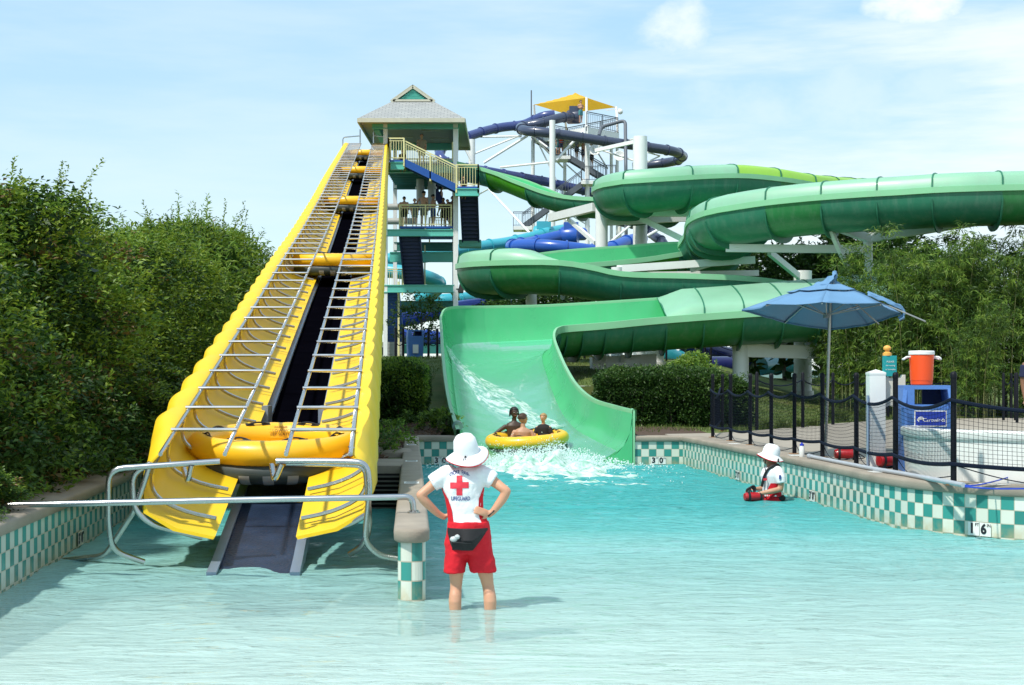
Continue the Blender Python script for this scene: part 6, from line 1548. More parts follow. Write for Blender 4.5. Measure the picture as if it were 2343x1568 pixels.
# ---------------------------------------------------------------- second lifeguard waist deep by the curved wall
def lifeguard2():
    D2 = 22.2; S = D2 / FOC
    def g(px, py, y=0.0): p = P(px, py, D2); p.y = D2 + y; return p
    t = thing('person', 'person in white brimmed hat and white shirt standing waist deep by the wall', 'person', tuple(g(1768, 1143))); inv = Matrix.Translation(-g(1768, 1143))
    def put(b, nm, m, **k): return tput(b, nm, m, root=t, inv=inv, **k)
    rot = lambda r: [Vector((p.x, p.y, p.z)) for p in r]
    def er(px, py, hx, hy, n=24): p = g(px, py); return ering(p.x, D2, p.z, hx * S, hy, n)
    b = MB()
    b.loft([er(1768, 1180, 22, .16), er(1768, 1140, 22, .16), er(1767, 1118, 19, .14), er(1765, 1085, 22, .17), er(1767, 1070, 19, .18), er(1768, 1062, 11, .09)], caps=True)
    for y in (-.09, .09): limb(b, [g(1768, 1150, y), g(1768, 1215, y), g(1769, 1280, y)], [.085, .06, .045])
    b.tube([g(1769, 1068), g(1765, 1048)], [.058, .055], 10)
    q = head(b, g(1760, 1046), .105, yaw=R(-82), pitch=R(-4))
    limb(b, [g(1775, 1080, -.19), g(1780, 1100, -.21), g(1779, 1117, -.22)], [.055, .048, .042]); limb(b, [g(1779, 1117, -.22), g(1755, 1122, -.24), g(1731, 1127, -.2)], [.042, .040, .028])
    hand(b, g(1731, 1127, -.2), (-1, .15, -.05), (0, 0, -1), .18, .35, 1)
    limb(b, [g(1770, 1080, .17), g(1765, 1105, .2), g(1760, 1117, .16)], [.055, .048, .042]); limb(b, [g(1760, 1117, .16), g(1745, 1119, .1), g(1728, 1119, .02)], [.042, .038, .028])
    hand(b, g(1728, 1119, .02), (-1, -.1, -.1), (0, 0, -1), .18, .5, -1)
    remesh(put(b, 'body', SKIN['tan']), .012, 4)
    face_marks(q, .105, t, 0, HAIR['brown'])
    for o in t.children:
        if o.name.startswith(('eye', 'lips')): o.matrix_parent_inverse = inv
    b = MB(); b.loft([er(1768, 1136, 24.5, .18), er(1766, 1115, 22, .165), er(1764, 1088, 25, .2), er(1766, 1073, 22, .2), er(1768, 1064, 13, .11)], caps=True)
    b.tube([g(1775, 1078, -.17), g(1779, 1092, -.21), g(1781, 1103, -.215)], [.08, .078, .075], 14); b.ball(g(1774, 1077, -.16), .08, 12); b.tube([g(1770, 1078, .15), g(1768, 1103, .2)], [.08, .075], 14)
    sh = remesh(put(b, 'shirt', CLOTH['white']), .012, 4)
    b = MB(); rg = []
    for py, hx, hy in ((1137, 24.7, .182), (1126, 23.6, .175), (1115, 22.2, .168), (1104, 23, .176)):
        full = er(1767, py, hx, hy, 48); w = int(3 + 4 * sst(1102, 1128, py)); rg.append([full[36 + int(round((k - 4) * w / 4))] + Vector((0, -.008, 0)) for k in range(9)])
    b.loft(rg, closed=False); o = put(b, 'side_panel', CLOTH['red']); s_ = o.modifiers.new('fit', 'SHRINKWRAP'); s_.target = sh; s_.offset = .005
    b = MB(); b.loft([er(1768, 1172, 27, .2), er(1768, 1148, 25, .19), er(1768, 1136, 24, .18)], caps=True); remesh(put(b, 'shorts', CLOTH['red']), .014, 2)
    b = MB(); p = g(1780, 1139, -.06); b.ball(p, (.1, .12, .06), 10); put(b, 'hip_pack', CLOTH['black'])
    b = MB(); b.tube(spline([g(1783, 1075, -.1), g(1776, 1063, -.13), g(1765, 1064, -.17), g(1752, 1073, -.17), g(1744, 1090, -.14), g(1740, 1112, -.1)], 4), .02, 6); put(b, 'shoulder_strap', MT_RUB)
    b = MB(); c = g(1741, 1093, -.205); b.box(g(1745, 1095, -.19), (.05, .012, .03), 0); b.text('GUARD', .02, Matrix.Translation(g(1747, 1089, -.2)) @ Matrix.Rotation(R(90), 4, 'X'), 1, 0); b.box(g(1776, 1089, -.292), (.03, .008, .06), 2)
    put(b, 'shirt_badge', [M('print_red', (.72, .03, .055)), M('print_navy', (.03, .07, .26)), MATS['print_navy']], smooth=False)
    m = Matrix.Rotation(R(-14), 3, 'Y') @ Matrix.Rotation(R(6), 3, 'X') ; m = Matrix.Rotation(R(14), 3, 'Y'); c = g(1763, 1040)
    hb = MB(); hb.lathe([(.001, .155), (.06, .15), (.1, .13), (.122, .08), (.13, .0)], c, 28, mat=m); put(hb, 'hat_crown', CLOTH['white'], angle=60)
    def brim(dz, r0, r1, n=40):
        vs = [c + m @ Vector((r0 * math.cos(a) + (r1 - r0) * j / 5 * math.cos(a), (r0 + (r1 - r0) * j / 5) * math.sin(a), dz - .065 * (j / 5) + .02 * math.cos(2 * a) * j / 5)) for j in range(6) for a in [2 * math.pi * k / n for k in range(n)]]
        return vs, [(j * n + k, j * n + (k + 1) % n, (j + 1) * n + (k + 1) % n, (j + 1) * n + k) for j in range(5) for k in range(n)]
    hb = MB(); hb.add(*brim(.004, .125, .195)); put(hb, 'hat_brim', CLOTH['white'])
    hb = MB(); vs, fs = brim(-.003, .12, .194); hb.add(vs, fs); hb.tube(vs[-40:], .006, 5, closed=True); put(hb, 'hat_trim', CLOTH['red'])
    hb = MB(); hb.tube(spline([g(1750, 1048, -.1), g(1746, 1066, -.12), g(1748, 1085, -.16), g(1746, 1098, -.19)], 4), .006, 5); hb.ball(g(1775, 1052, -.19), (.015, .012, .03), 6); put(hb, 'neck_cord', MT_RUB)
    rt_ = rescue('bright red rescue tube held at the water by the waist deep lifeguard', g(1719, 1143, -.2), R(12), .30, .075); rt_.location.z = -.02
    b = MB(); c = g(1716, 1123, -.1)
    for k in range(4): b.tube([c + Vector((.012 * k - .02 + .055 * math.cos(a) * (1 - .1 * k), -.02 * k, .05 * math.sin(a) + .012 * k)) for a in [2 * math.pi * q / 12 for q in range(12)]], .010, 5, closed=True)
    put(b, 'coiled_strap', MT_RUB)
lifeguard2()
# ---------------------------------------------------------------- three riders in the raft at the slide mouth
def rider(label, base, h, yaw, skin, top, hair, arms, lean=0.0, headyaw=0.0, seed=1, long=0.0):
    "seated torso; base is the seat point; faces -Y before yaw"
    t = thing('person', label, 'person', tuple(base), yaw, 'riders in the raft'); b = MB(); k = h / 1.7
    Q = lambda x, y, z: Vector((x * k, y * k + lean * z * k, z * k))
    for s in (-1, 1): limb(b, [Q(s * .09, 0, .08), Q(s * .13, -.40, .12), Q(s * .12, -.62, .02)], [.08 * k, .055 * k, .04 * k])
    b.loft([[Q(p.x, p.y, p.z) for p in ering(0, 0, z, w, d)] for z, w, d in ((.0, .15, .11), (.10, .16, .115), (.24, .14, .10), (.38, .165, .115), (.50, .19, .115), (.56, .15, .085), (.60, .06, .06))], caps=True)
    b.tube([Q(0, 0, .58), Q(0, -.01, .68)], [.056 * k, .052 * k], 10)
    for a in arms:
        limb(b, [Q(*v) for v in a], [.052 * k, .042 * k, .03 * k]); hand(b, Q(*a[2]), Q(*a[2]) - Q(*a[1]), (0, -.2, -1), .17 * k, .5, 1 if a[0][0] > 0 else -1)
    q = head(b, Q(0, -.02, .79), .115 * k, yaw=headyaw)
    remesh(b.build('body', SKIN[skin], t), .012, 4); hairmesh(q, .115 * k, HAIR[hair], t, long=long, spikes=160, seed=seed); face_marks(q, .115 * k, t, 0, HAIR[hair])
    if top:
        c = MB(); c.loft([[Q(p.x, p.y, p.z) for p in ering(0, 0, z, w, d)] for z, w, d in ((.0, .165, .125), (.24, .155, .115), (.38, .178, .128), (.50, .205, .128), (.57, .16, .095), (.605, .075, .07))], caps=True)
        for a in arms: c.tube([Q(*a[0]), Q(*a[0]).lerp(Q(*a[1]), .7)], [.066 * k, .06 * k], 10)
        remesh(c.build('shirt', CLOTH[top], t), .012, 3)
    c = MB(); c.loft([[Q(p.x, p.y, p.z) for p in ering(0, 0, z, w, d)] for z, w, d in ((-.02, .17, .13), (.10, .175, .13), (.16, .165, .12))], caps=True); c.build('shorts', CLOTH['navy'], t)
    return t
RZ = SLRAFT.location.z
rider('shirtless person with short brown hair riding in the raft, back turned', Vector((P(1196, 0, 33.25).x, 33.25, RZ - .24)), 1.66, R(180), 'tan', None, 'brown', [[(-.19, 0, .5), (-.27, .0, .26), (-.22, -.25, .14)], [(.19, 0, .5), (.27, .02, .28), (.26, -.2, .1)]], headyaw=R(-55), seed=4)
rider('dark skinned person at the rear of the raft with an arm along its rim', Vector((P(1176, 0, 34.1).x, 34.1, RZ - .15)), 1.72, R(6), 'dark', None, 'black', [[(-.2, 0, .48), (-.35, -.0, .38), (-.50, -.06, .28)], [(.19, 0, .5), (.28, -.05, .28), (.26, -.25, .2)]], headyaw=R(15), seed=9, long=.9)
rider('smiling child in black shirt sitting on the right of the raft', Vector((P(1243, 0, 33.9).x, 33.9, RZ - .07)), 1.32, R(-12), 'fair', 'black', 'blond', [[(-.18, 0, .5), (-.25, -.05, .28), (-.2, -.25, .2)], [(.18, 0, .5), (.26, -.06, .28), (.22, -.25, .2)]], headyaw=R(-12), seed=12)
# ---------------------------------------------------------------- visitors on the towers
c2 = view(1200, 300, 2.613)
def vis(label, cx, cy, d, z, H, **k):
    p = c2(cx, cy, d); person(label, (p.x, d, z), H, vox=.03, group='visitors on the stairs and towers', **k)
vis('shirtless person in black shorts, leftmost at the cream balcony railing', 858, 1450, 76.0, 9.2, 1.52, rz=R(180), skin='tan', bottom='black', hair='black', arms='mix', seed=1)
vis('person in dark swimsuit second from the left at the balcony railing', 960, 1450, 76.0, 9.2, 1.42, rz=R(20), skin='fair', bottom='grey', top='grey', hair='blond', arms='down', seed=2, girl=True)
vis('tallest shirtless person in grey shorts at the balcony railing', 1050, 1450, 76.2, 9.2, 1.82, rz=R(150), skin='tan', bottom='grey', hair='black', arms='mix', seed=3)
vis('shirtless person in blue shorts right of the tall one on the balcony', 1142, 1450, 76.3, 9.2, 1.66, rz=R(120), skin='tan', bottom='blue', hair='black', arms='fold', seed=4)
vis('person in dark shorts, left of the three close together on the balcony', 1243, 1450, 76.4, 9.2, 1.5, rz=R(20), skin='brown', bottom='black', hair='black', arms='fold', seed=5)
vis('child between two others at the right end of the balcony', 1285, 1450, 76.0, 9.2, 1.38, rz=R(5), skin='tan', bottom='black', top='black', hair='brown', arms='rail', seed=6)
vis('long haired person at the right end of the balcony by the column', 1335, 1450, 76.5, 9.2, 1.6, rz=R(30), skin='brown', bottom='black', hair='black', arms='down', seed=7, girl=True)
vis('person standing at the top deck railing behind the sloping stair', 1030, 850, 77, 12.36, 1.62, rz=R(10), skin='fair', bottom='tan', top='tan', hair='brown', arms='down', seed=8)
vis('person in black climbing the rear stair above the balcony, seen below the deck', 1180, 1100, 80.5, 10.6, 1.6, rz=R(90), skin='brown', bottom='black', top='navy', hair='black', arms='down', seed=9, legs='walk')
vis('second person on the rear stair, right of the other climber', 1222, 1100, 80.5, 10.2, 1.6, rz=R(90), skin='brown', bottom='navy', hair='black', arms='mix', seed=10, legs='walk')
vis('dark haired child standing low behind the top landing rail', 840, 850, 75.0, 11.75, 1.15, rz=R(0), skin='tan', bottom='black', top='black', hair='black', arms='down', seed=11)
vis('dark haired child standing low behind the side landing rail', 1446, 1110, 75.0, 10.45, 1.15, rz=R(0), skin='tan', bottom='black', top='black', hair='black', arms='down', seed=12)
def vis3(label, cx, cy, d, H, **k):
    p = c3(cx, cy, d); person(label, tuple(p), H, vox=.045, group='visitors on the stairs and towers', **k)
vis3('shirtless person standing on the far deck under the yellow canopy', 1110, 372, 117.6, 1.75, rz=R(30), skin='tan', bottom='teal', hair='brown', arms='fold', seed=13)
vis3('person in patterned swimsuit on the far tower landing', 915, 640, 119, 1.65, rz=R(40), skin='tan', bottom='teal', top='teal', hair='brown', arms='down', seed=14)
vis3('person in dark shorts at the edge of the far tower landing', 942, 640, 119, 1.7, rz=R(0), skin='brown', bottom='navy', top='orange', hair='black', arms='down', seed=15)
vis3('person in grey shirt highest on the far tower stair', 1078, 690, 118.6, 2.0, rz=R(-60), skin='tan', bottom='black', top='grey', hair='black', arms='hips', seed=16)
vis3('shirtless person in the middle of the far tower stair', 1132, 715, 118.6, 1.85, rz=R(-60), skin='tan', bottom='navy', hair='brown', arms='down', seed=17)
vis3('shirtless person in black shorts lowest on the far tower stair', 1205, 755, 118.6, 1.9, rz=R(-60), skin='tan', bottom='black', hair='black', arms='rail', seed=18)
gx = P(1364, 0, 60).x
person('person in red shorts walking on the rise behind the slide chute', (gx, 60, gz(gx, 60) - .02), 1.6, R(70), 'tan', 'orange', None, 'brown', 'mix', 'walk', None, .025, 21)
person('person in dark blue shirt cut off by the right picture edge', ((2372 - CX) * 24 / FOC, 24, DECK), 1.72, R(10), 'brown', 'navy', 'navy', 'black', 'down', 'stand', None, .014, 22, True)
# ================================================================ PLANTS
LF = dict(
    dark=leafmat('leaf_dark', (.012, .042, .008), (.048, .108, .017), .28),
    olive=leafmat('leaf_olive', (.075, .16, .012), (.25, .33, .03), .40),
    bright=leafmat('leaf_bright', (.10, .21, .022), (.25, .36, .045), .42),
    bamboo=leafmat('leaf_bamboo', (.11, .235, .030), (.27, .38, .06), .42),
    hedge=leafmat('leaf_hedge', (.032, .085, .016), (.10, .18, .034), .3),
    grass=leafmat('leaf_grass', (.05, .10, .012), (.15, .19, .04), .3),
    rust=leafmat('leaf_rust', (.07, .06, .014), (.20, .12, .03), .3))
MT_BARK = M('bark', (.085, .065, .045), .95, var=.35, scale=12, bump=.8, bscale=30)
MT_CULM = M('bamboo_culm', (.16, .17, .06), .6, var=.3, scale=6)
def leaf(v, f, p, d, n, L, W, droop=.25):
    s = d.cross(n)
    if s.length < 1e-6: return
    s.normalize(); k = len(v); m = p + d * (L * .45)
    v += [p, m + s * W * .5, p + d * L - Vector((0, 0, droop * L)), m - s * W * .5]; f.append((k, k + 1, k + 2, k + 3))
def rvec(rn):
    while True:
        q = Vector((rn.uniform(-1, 1), rn.uniform(-1, 1), rn.uniform(-1, 1)))
        if .05 < q.length < 1: return q.normalized()
def crownmesh(seed, H, Rx, nclump, per, L, W, shape='shrub', clump=.3, plumes=0, inner=900, mats=('dark',), mixp=(1,)):
    "leaf by leaf crown: clumps set through an uneven volume, denser near the outside; returns an MB with one material slot per leaf tone"
    rn = random.Random(seed); v = [[] for _ in mats]; f = [[] for _ in mats]
    ph = [rn.uniform(0, 6.28) for _ in range(6)]
    def radius(h, a):
        u = h / H
        if shape == 'shrub': r = min(1, u * 3.5 + .55) * math.sqrt(max(0.0, 1 - max(0, (u - .50) / .52) ** 2))
        elif shape == 'tree': r = math.sqrt(max(0.0, 1 - ((u - .62) / .40) ** 2)) if u > .22 else 0
        elif shape == 'plume': r = max(.0, (1 - u ** 2.2)) * (.5 + .5 * min(1, u * 3))
        else: r = 1.0 if u < .97 else .8
        return Rx * r * (1 + .20 * math.sin(2 * a + ph[0] + 3 * u) + .15 * math.sin(5 * a + ph[1] + 7 * u) + .10 * math.sin(9 * u + ph[2]))
    for c in range(nclump):
        h = H * (rn.random() ** .75) * .97 + .05; a = rn.uniform(0, 6.283); r = radius(h, a)
        if r <= .02: continue
        q = (1 - rn.random() ** 2.6 * .75); x, y = r * q * math.cos(a), r * q * math.sin(a)
        C = Vector((x, y, h)); out = Vector((math.cos(a), math.sin(a), .55)).normalized()
        t = 0; z = rn.random(); acc = 0
        for i, w in enumerate(mixp):
            acc += w
            if z <= acc: t = i; break
        cr = clump * rn.uniform(.6, 1.35); sq = rn.uniform(.5, 1.0)
        for k in range(per):
            o = rvec(rn) * cr * rn.random() ** .45; o.z *= sq
            d = (out * .75 + rvec(rn) * .9 + Vector((0, 0, .25))).normalized(); n = (Vector((0, 0, 1)) + rvec(rn) * .8).normalized()
            s = rn.uniform(.65, 1.25); leaf(v[t], f[t], C + o, d, n, L * s, W * s)
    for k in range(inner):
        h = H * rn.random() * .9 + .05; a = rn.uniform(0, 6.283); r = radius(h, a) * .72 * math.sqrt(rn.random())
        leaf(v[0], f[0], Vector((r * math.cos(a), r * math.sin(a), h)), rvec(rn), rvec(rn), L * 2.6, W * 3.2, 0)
    for k in range(plumes):                      # feathery shoots standing out of the top
        a = rn.uniform(0, 6.283); h0 = H * rn.uniform(.55, .93); r = radius(h0, a) * rn.uniform(.3, .95); p = Vector((r * math.cos(a), r * math.sin(a), h0)); d = (Vector((math.cos(a) * .35, math.sin(a) * .35, 1)) + rvec(rn) * .25).normalized(); ln = rn.uniform(.5, 1.15) * H * .22
        t = min(len(mats) - 1, 1)
        for s in range(int(ln / L * 7)):
            u = s / (ln / L * 7); q = p + d * ln * u; dd = (d * .8 + rvec(rn) * .9).normalized(); leaf(v[t], f[t], q, dd, rvec(rn), L * (1.15 - .6 * u), W * (1.1 - .5 * u), .1)
    b = MB()
    for i in range(len(mats)): b.add(v[i], f[i], i)
    return b
def plant(name, label, cat, loc, crown, mats, H, trunk=True, group=None, scale=(1, 1, 1), rz=0.0, tr=.05, shared=None, limbs=5, seed=1, tm=None, base=.0):
    t = thing(name, label, cat, loc, rz, group); t.scale = scale
    if shared:
        for me, nm in shared:
            o = bpy.data.objects.new(nm, me); COL.objects.link(o); o.parent = t
        return t
    o = crown.build('crown', mats, t, smooth=False)
    if trunk:
        rn = random.Random(seed); b = MB(); top = Vector((rn.uniform(-.1, .1), rn.uniform(-.1, .1), H * .75))
        b.tube(spline([(0, 0, -.2), (rn.uniform(-.05, .05), rn.uniform(-.05, .05), H * .3), tuple(top)], 4), [tr * (1 - .75 * k / 8) for k in range(9)], 8)
        for k in range(limbs):
            h = H * rn.uniform(.15, .6); a = rn.uniform(0, 6.28); p = Vector((0, 0, h)); e = p + Vector((math.cos(a) * H * .25, math.sin(a) * H * .25, H * .25)); b.tube([p, p.lerp(e, .5) + Vector((0, 0, -.03)), e], [tr * .5, tr * .35, tr * .1], 6)
        b.build('trunk', tm or MT_BARK, t)
    return t
def family(seed, n, trunk_r=.06, **k):
    "n different crowns of one kind; returns mesh lists to be shared by the plants"
    mats = [LF[m] for m in k['mats']]; out = []
    for i in range(n):
        tmp = plant('tmp', 'x', 'x', (0, 0, 0), crownmesh(seed + i, **k), mats, k['H'], tr=trunk_r, seed=seed + i)
        out.append([(c.data, c.name.split('.')[0]) for c in tmp.children])
        for c in list(tmp.children): bpy.data.objects.remove(c)
        bpy.data.objects.remove(tmp)
    return out
# left hedge: big loose shrubs
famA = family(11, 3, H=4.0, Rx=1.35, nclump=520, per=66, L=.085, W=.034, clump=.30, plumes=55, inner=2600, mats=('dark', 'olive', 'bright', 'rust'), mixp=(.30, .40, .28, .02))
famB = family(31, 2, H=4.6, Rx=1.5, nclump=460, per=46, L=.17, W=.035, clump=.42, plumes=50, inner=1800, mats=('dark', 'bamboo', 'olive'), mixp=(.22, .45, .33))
HL = [(-6.55, 12.2, 3.1, 1.25, 'A'), (-6.5, 14.3, 3.6, 1.3, 'A'), (-6.65, 16.6, 3.95, 1.4, 'A'), (-6.7, 19.3, 4.05, 1.45, 'A'), (-6.85, 22.2, 3.95, 1.5, 'A'), (-7.1, 25.4, 4.0, 1.5, 'A'), (-7.3, 28.8, 4.25, 1.55, 'A'), (-7.6, 32.4, 4.75, 1.6, 'B'), (-7.9, 36.2, 5.3, 1.75, 'B'), (-8.25, 40.3, 5.7, 1.8, 'A'), (-8.55, 44.6, 5.9, 1.75, 'B'), (-8.9, 49.5, 5.0, 1.8, 'B')]
words = ['tall dark shrub nearest the eye at the left edge of the hedge', 'broad dark shrub with feathery top shoots at the left picture edge', 'tall shrub with upright feathery shoots, third along the left hedge', 'olive tipped shrub above the near left coping', 'dense olive shrub behind the left end of the barrier rail', 'dense shrub in the middle of the left hedge, lower topped than its neighbours', 'shrub with yellowish tips past the middle of the left hedge', 'narrow leaved shrub with thin gaps at its top in the left hedge', 'tall narrow leaved shrub beside the middle of the conveyor', 'tall dark shrub with airy top, close to the conveyor', 'wispy topped tall shrub touching the yellow conveyor side', 'lower narrow leaved shrub behind the conveyor at the hedge end']
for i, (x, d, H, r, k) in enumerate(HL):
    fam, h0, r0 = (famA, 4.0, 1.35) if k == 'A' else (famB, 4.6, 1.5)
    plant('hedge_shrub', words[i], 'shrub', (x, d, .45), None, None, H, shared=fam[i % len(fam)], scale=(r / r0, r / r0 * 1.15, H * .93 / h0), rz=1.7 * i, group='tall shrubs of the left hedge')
famC = family(51, 3, .02, H=1.2, Rx=.62, nclump=240, per=36, L=.075, W=.034, clump=.17, plumes=12, inner=500, mats=('hedge', 'bright', 'dark', 'rust'), mixp=(.40, .22, .32, .06))
LOW = [(-5.15, 12.6, .95), (-5.35, 13.7, 1.15), (-5.4, 14.9, 1.35), (-5.5, 16.2, 1.45), (-5.55, 17.6, 1.5), (-5.6, 19.0, 1.5), (-5.65, 20.6, 1.4), (-5.6, 22.4, 1.3), (-5.7, 24.6, 1.4), (-6.0, 27.5, 1.6)]
lw_ = ['low bright leaved bush spilling over the near left coping', 'low bush with bright shoots at the left coping, second from the eye', 'low leafy bush behind the end of the barrier rail', 'low dark bush overhanging the left coping by the bent guard pipe', 'low bush between the tall hedge and the bent guard pipe', 'low dark bush behind the left pipe frame', 'low bush beside the foot of the yellow side curtain', 'low bush squeezed between hedge and conveyor side', 'low dark bush in the shade behind the conveyor foot', 'low bush farthest back along the conveyor side']
for i, (x, d, H) in enumerate(LOW):
    plant('low_bush', lw_[i], 'bush', (x, d, .45), None, None, H, shared=famC[i % 3], scale=(H / 1.2, H / 1.2, H / 1.2), rz=2.1 * i, group='low bushes along the left coping')
for i, (x, d, H, w_) in enumerate(((-4.60, 12.75, .42, 'bright ground cover sprig hanging on the coping at the left picture edge'), (-4.72, 13.5, .4, 'bright ground cover sprig under the left end of the barrier rail'))):
    plant('leafy_sprig', w_, 'plant', (x, d, .5), None, None, H, shared=famC[i], scale=(.5, .6, .38), rz=i)
# right: bamboo grove
def bamboo(seed, H=5.6, n=16, spread=.95):
    rn = random.Random(seed); b = MB(); v = [[], []]; f = [[], []]
    for k in range(n):
        a = rn.uniform(0, 6.28); r = spread * math.sqrt(rn.random()); p = Vector((r * math.cos(a), r * math.sin(a), -.1)); h = H * rn.uniform(.62, 1.0); lean = Vector((math.cos(a), math.sin(a), 0)) * rn.uniform(.1, .55) + Vector((rn.uniform(-.3, .3), rn.uniform(-.3, .3), 0))
        pts = [p + Vector((0, 0, h * u)) + lean * (u ** 2.3) * h * .30 + Vector((0, 0, -.12 * h * u ** 6)) for u in [q / 12 for q in range(13)]]
        b.tube(pts, [.018 * (1 - .85 * q / 12) for q in range(13)], 5)
        for q in range(1, 12):
            if q < 3 and rn.random() < .85: continue
            for br in range(rn.randint(4, 7)):
                aa = rn.uniform(0, 6.28); o = pts[q].lerp(pts[q + 1], rn.random()); dr = Vector((math.cos(aa), math.sin(aa), rn.uniform(-.1, .7))).normalized(); bl = rn.uniform(.35, .8) * (1 - .3 * q / 12); t = 0 if rn.random() < .45 else 1
                for s in range(15):
                    u = (s + 1) / 15; pp = o + dr * bl * u + Vector((0, 0, -.28 * u * u * bl)); dd = (dr * .6 + rvec(rn) * .75 + Vector((0, 0, -.35))).normalized(); leaf(v[t], f[t], pp, dd, rvec(rn), rn.uniform(.13, .22), .026, .15)
    c = MB(); c.add(v[0], f[0], 0); c.add(v[1], f[1], 1)
    return c, b
bams = []
for s in (3, 4, 5):
    c, b = bamboo(s); tmp = thing('tmp', 'x', 'x'); o1 = c.build('foliage', [LF['bamboo'], LF['hedge']], tmp, smooth=False); o2 = b.build('culms', MT_CULM, tmp)
    bams.append([(o1.data, 'foliage'), (o2.data, 'culms')]); bpy.data.objects.remove(o1); bpy.data.objects.remove(o2); bpy.data.objects.remove(tmp)
BB = [(1945, 47.8, 4.3, 'small loose bamboo at the left end of the grove beside the slanting strut'), (2005, 47, 5.4, 'tall bamboo standing left of the orange cooler'), (2070, 46.4, 5.9, 'tall bamboo clump right behind the orange cooler'), (2135, 46.8, 5.4, 'bamboo clump with a dip in the crown right of the cooler'), (2195, 46.4, 6.0, 'tallest bamboo clump in the middle of the right grove'), (2255, 46.9, 6.0, 'bamboo clump second from the right picture edge'), (2318, 46.2, 6.2, 'bamboo clump at the right picture edge'), (2380, 46.6, 6.2, 'bamboo clump cut off by the right picture edge'),
      (2040, 50, 5.3, 'bamboo in the second row behind the cooler'), (2160, 50.5, 5.6, 'bamboo in the second row right of the cooler'), (2290, 50, 5.8, 'bamboo in the second row near the right edge'), (2225, 44.6, 3.9, 'short bright bamboo in front of the grove'), (1905, 48.8, 3.0, 'thin young bamboo right of the umbrella pole')]
for i, (px, d, H, w_) in enumerate(BB):
    x = (px - CX) * d / FOC
    plant('bamboo_clump', w_, 'bamboo', (x, d, gz(x, d) - .05), None, None, H, shared=bams[i % 3], scale=(H / 5.6 * 1.08, H / 5.6 * 1.08, H / 5.6 * 1.12), rz=1.3 * i, group='bamboo grove on the right')
# trees behind
famT = family(71, 2, .10, H=6.5, Rx=2.2, nclump=420, per=26, L=.26, W=.11, shape='tree', clump=.42, plumes=20, inner=100, mats=('dark', 'hedge'), mixp=(.6, .4))
for i, (px, d, H, r, w_) in enumerate(((1795, 64, 5.7, 1.05, 'dark airy tree behind the round column top by the umbrella'), (1725, 70, 5.2, .9, 'dark tree half hidden behind the green slide bend'), (1880, 68, 5.6, 1.1, 'dark tree between the slide bend and the bamboo'), (1250, 90, 4.8, 1.3, 'dark tree seen under the left bend of the green slide'), (1160, 95, 4.8, 1.3, 'dark tree left of the others under the green slide bend'), (1330, 92, 4.6, 1.3, 'dark tree right of the others under the green slide bend'), (1985, 62, 6.6, 1.2, 'dark tree rising behind the bamboo at the strut column'))):
    x = (px - CX) * d / FOC
    plant('tree', w_, 'tree', (x, d, gz(x, d) - .1), None, None, H, shared=famT[i % 2], scale=(r, r, H / 6.5), rz=1.1 * i)
x = gp(962, 62).x
ty = crownmesh(91, H=2.6, Rx=.95, nclump=95, per=20, L=.17, W=.07, shape='tree', clump=.26, plumes=8, inner=0, mats=('hedge', 'dark'), mixp=(.6, .4))
plant('young_tree', 'thin young tree in front of the deep blue tube left of the chute', 'tree', (x, 62, gz(x, 62)), ty, [LF['hedge'], LF['dark']], 2.6, tr=.045, limbs=9, seed=5)
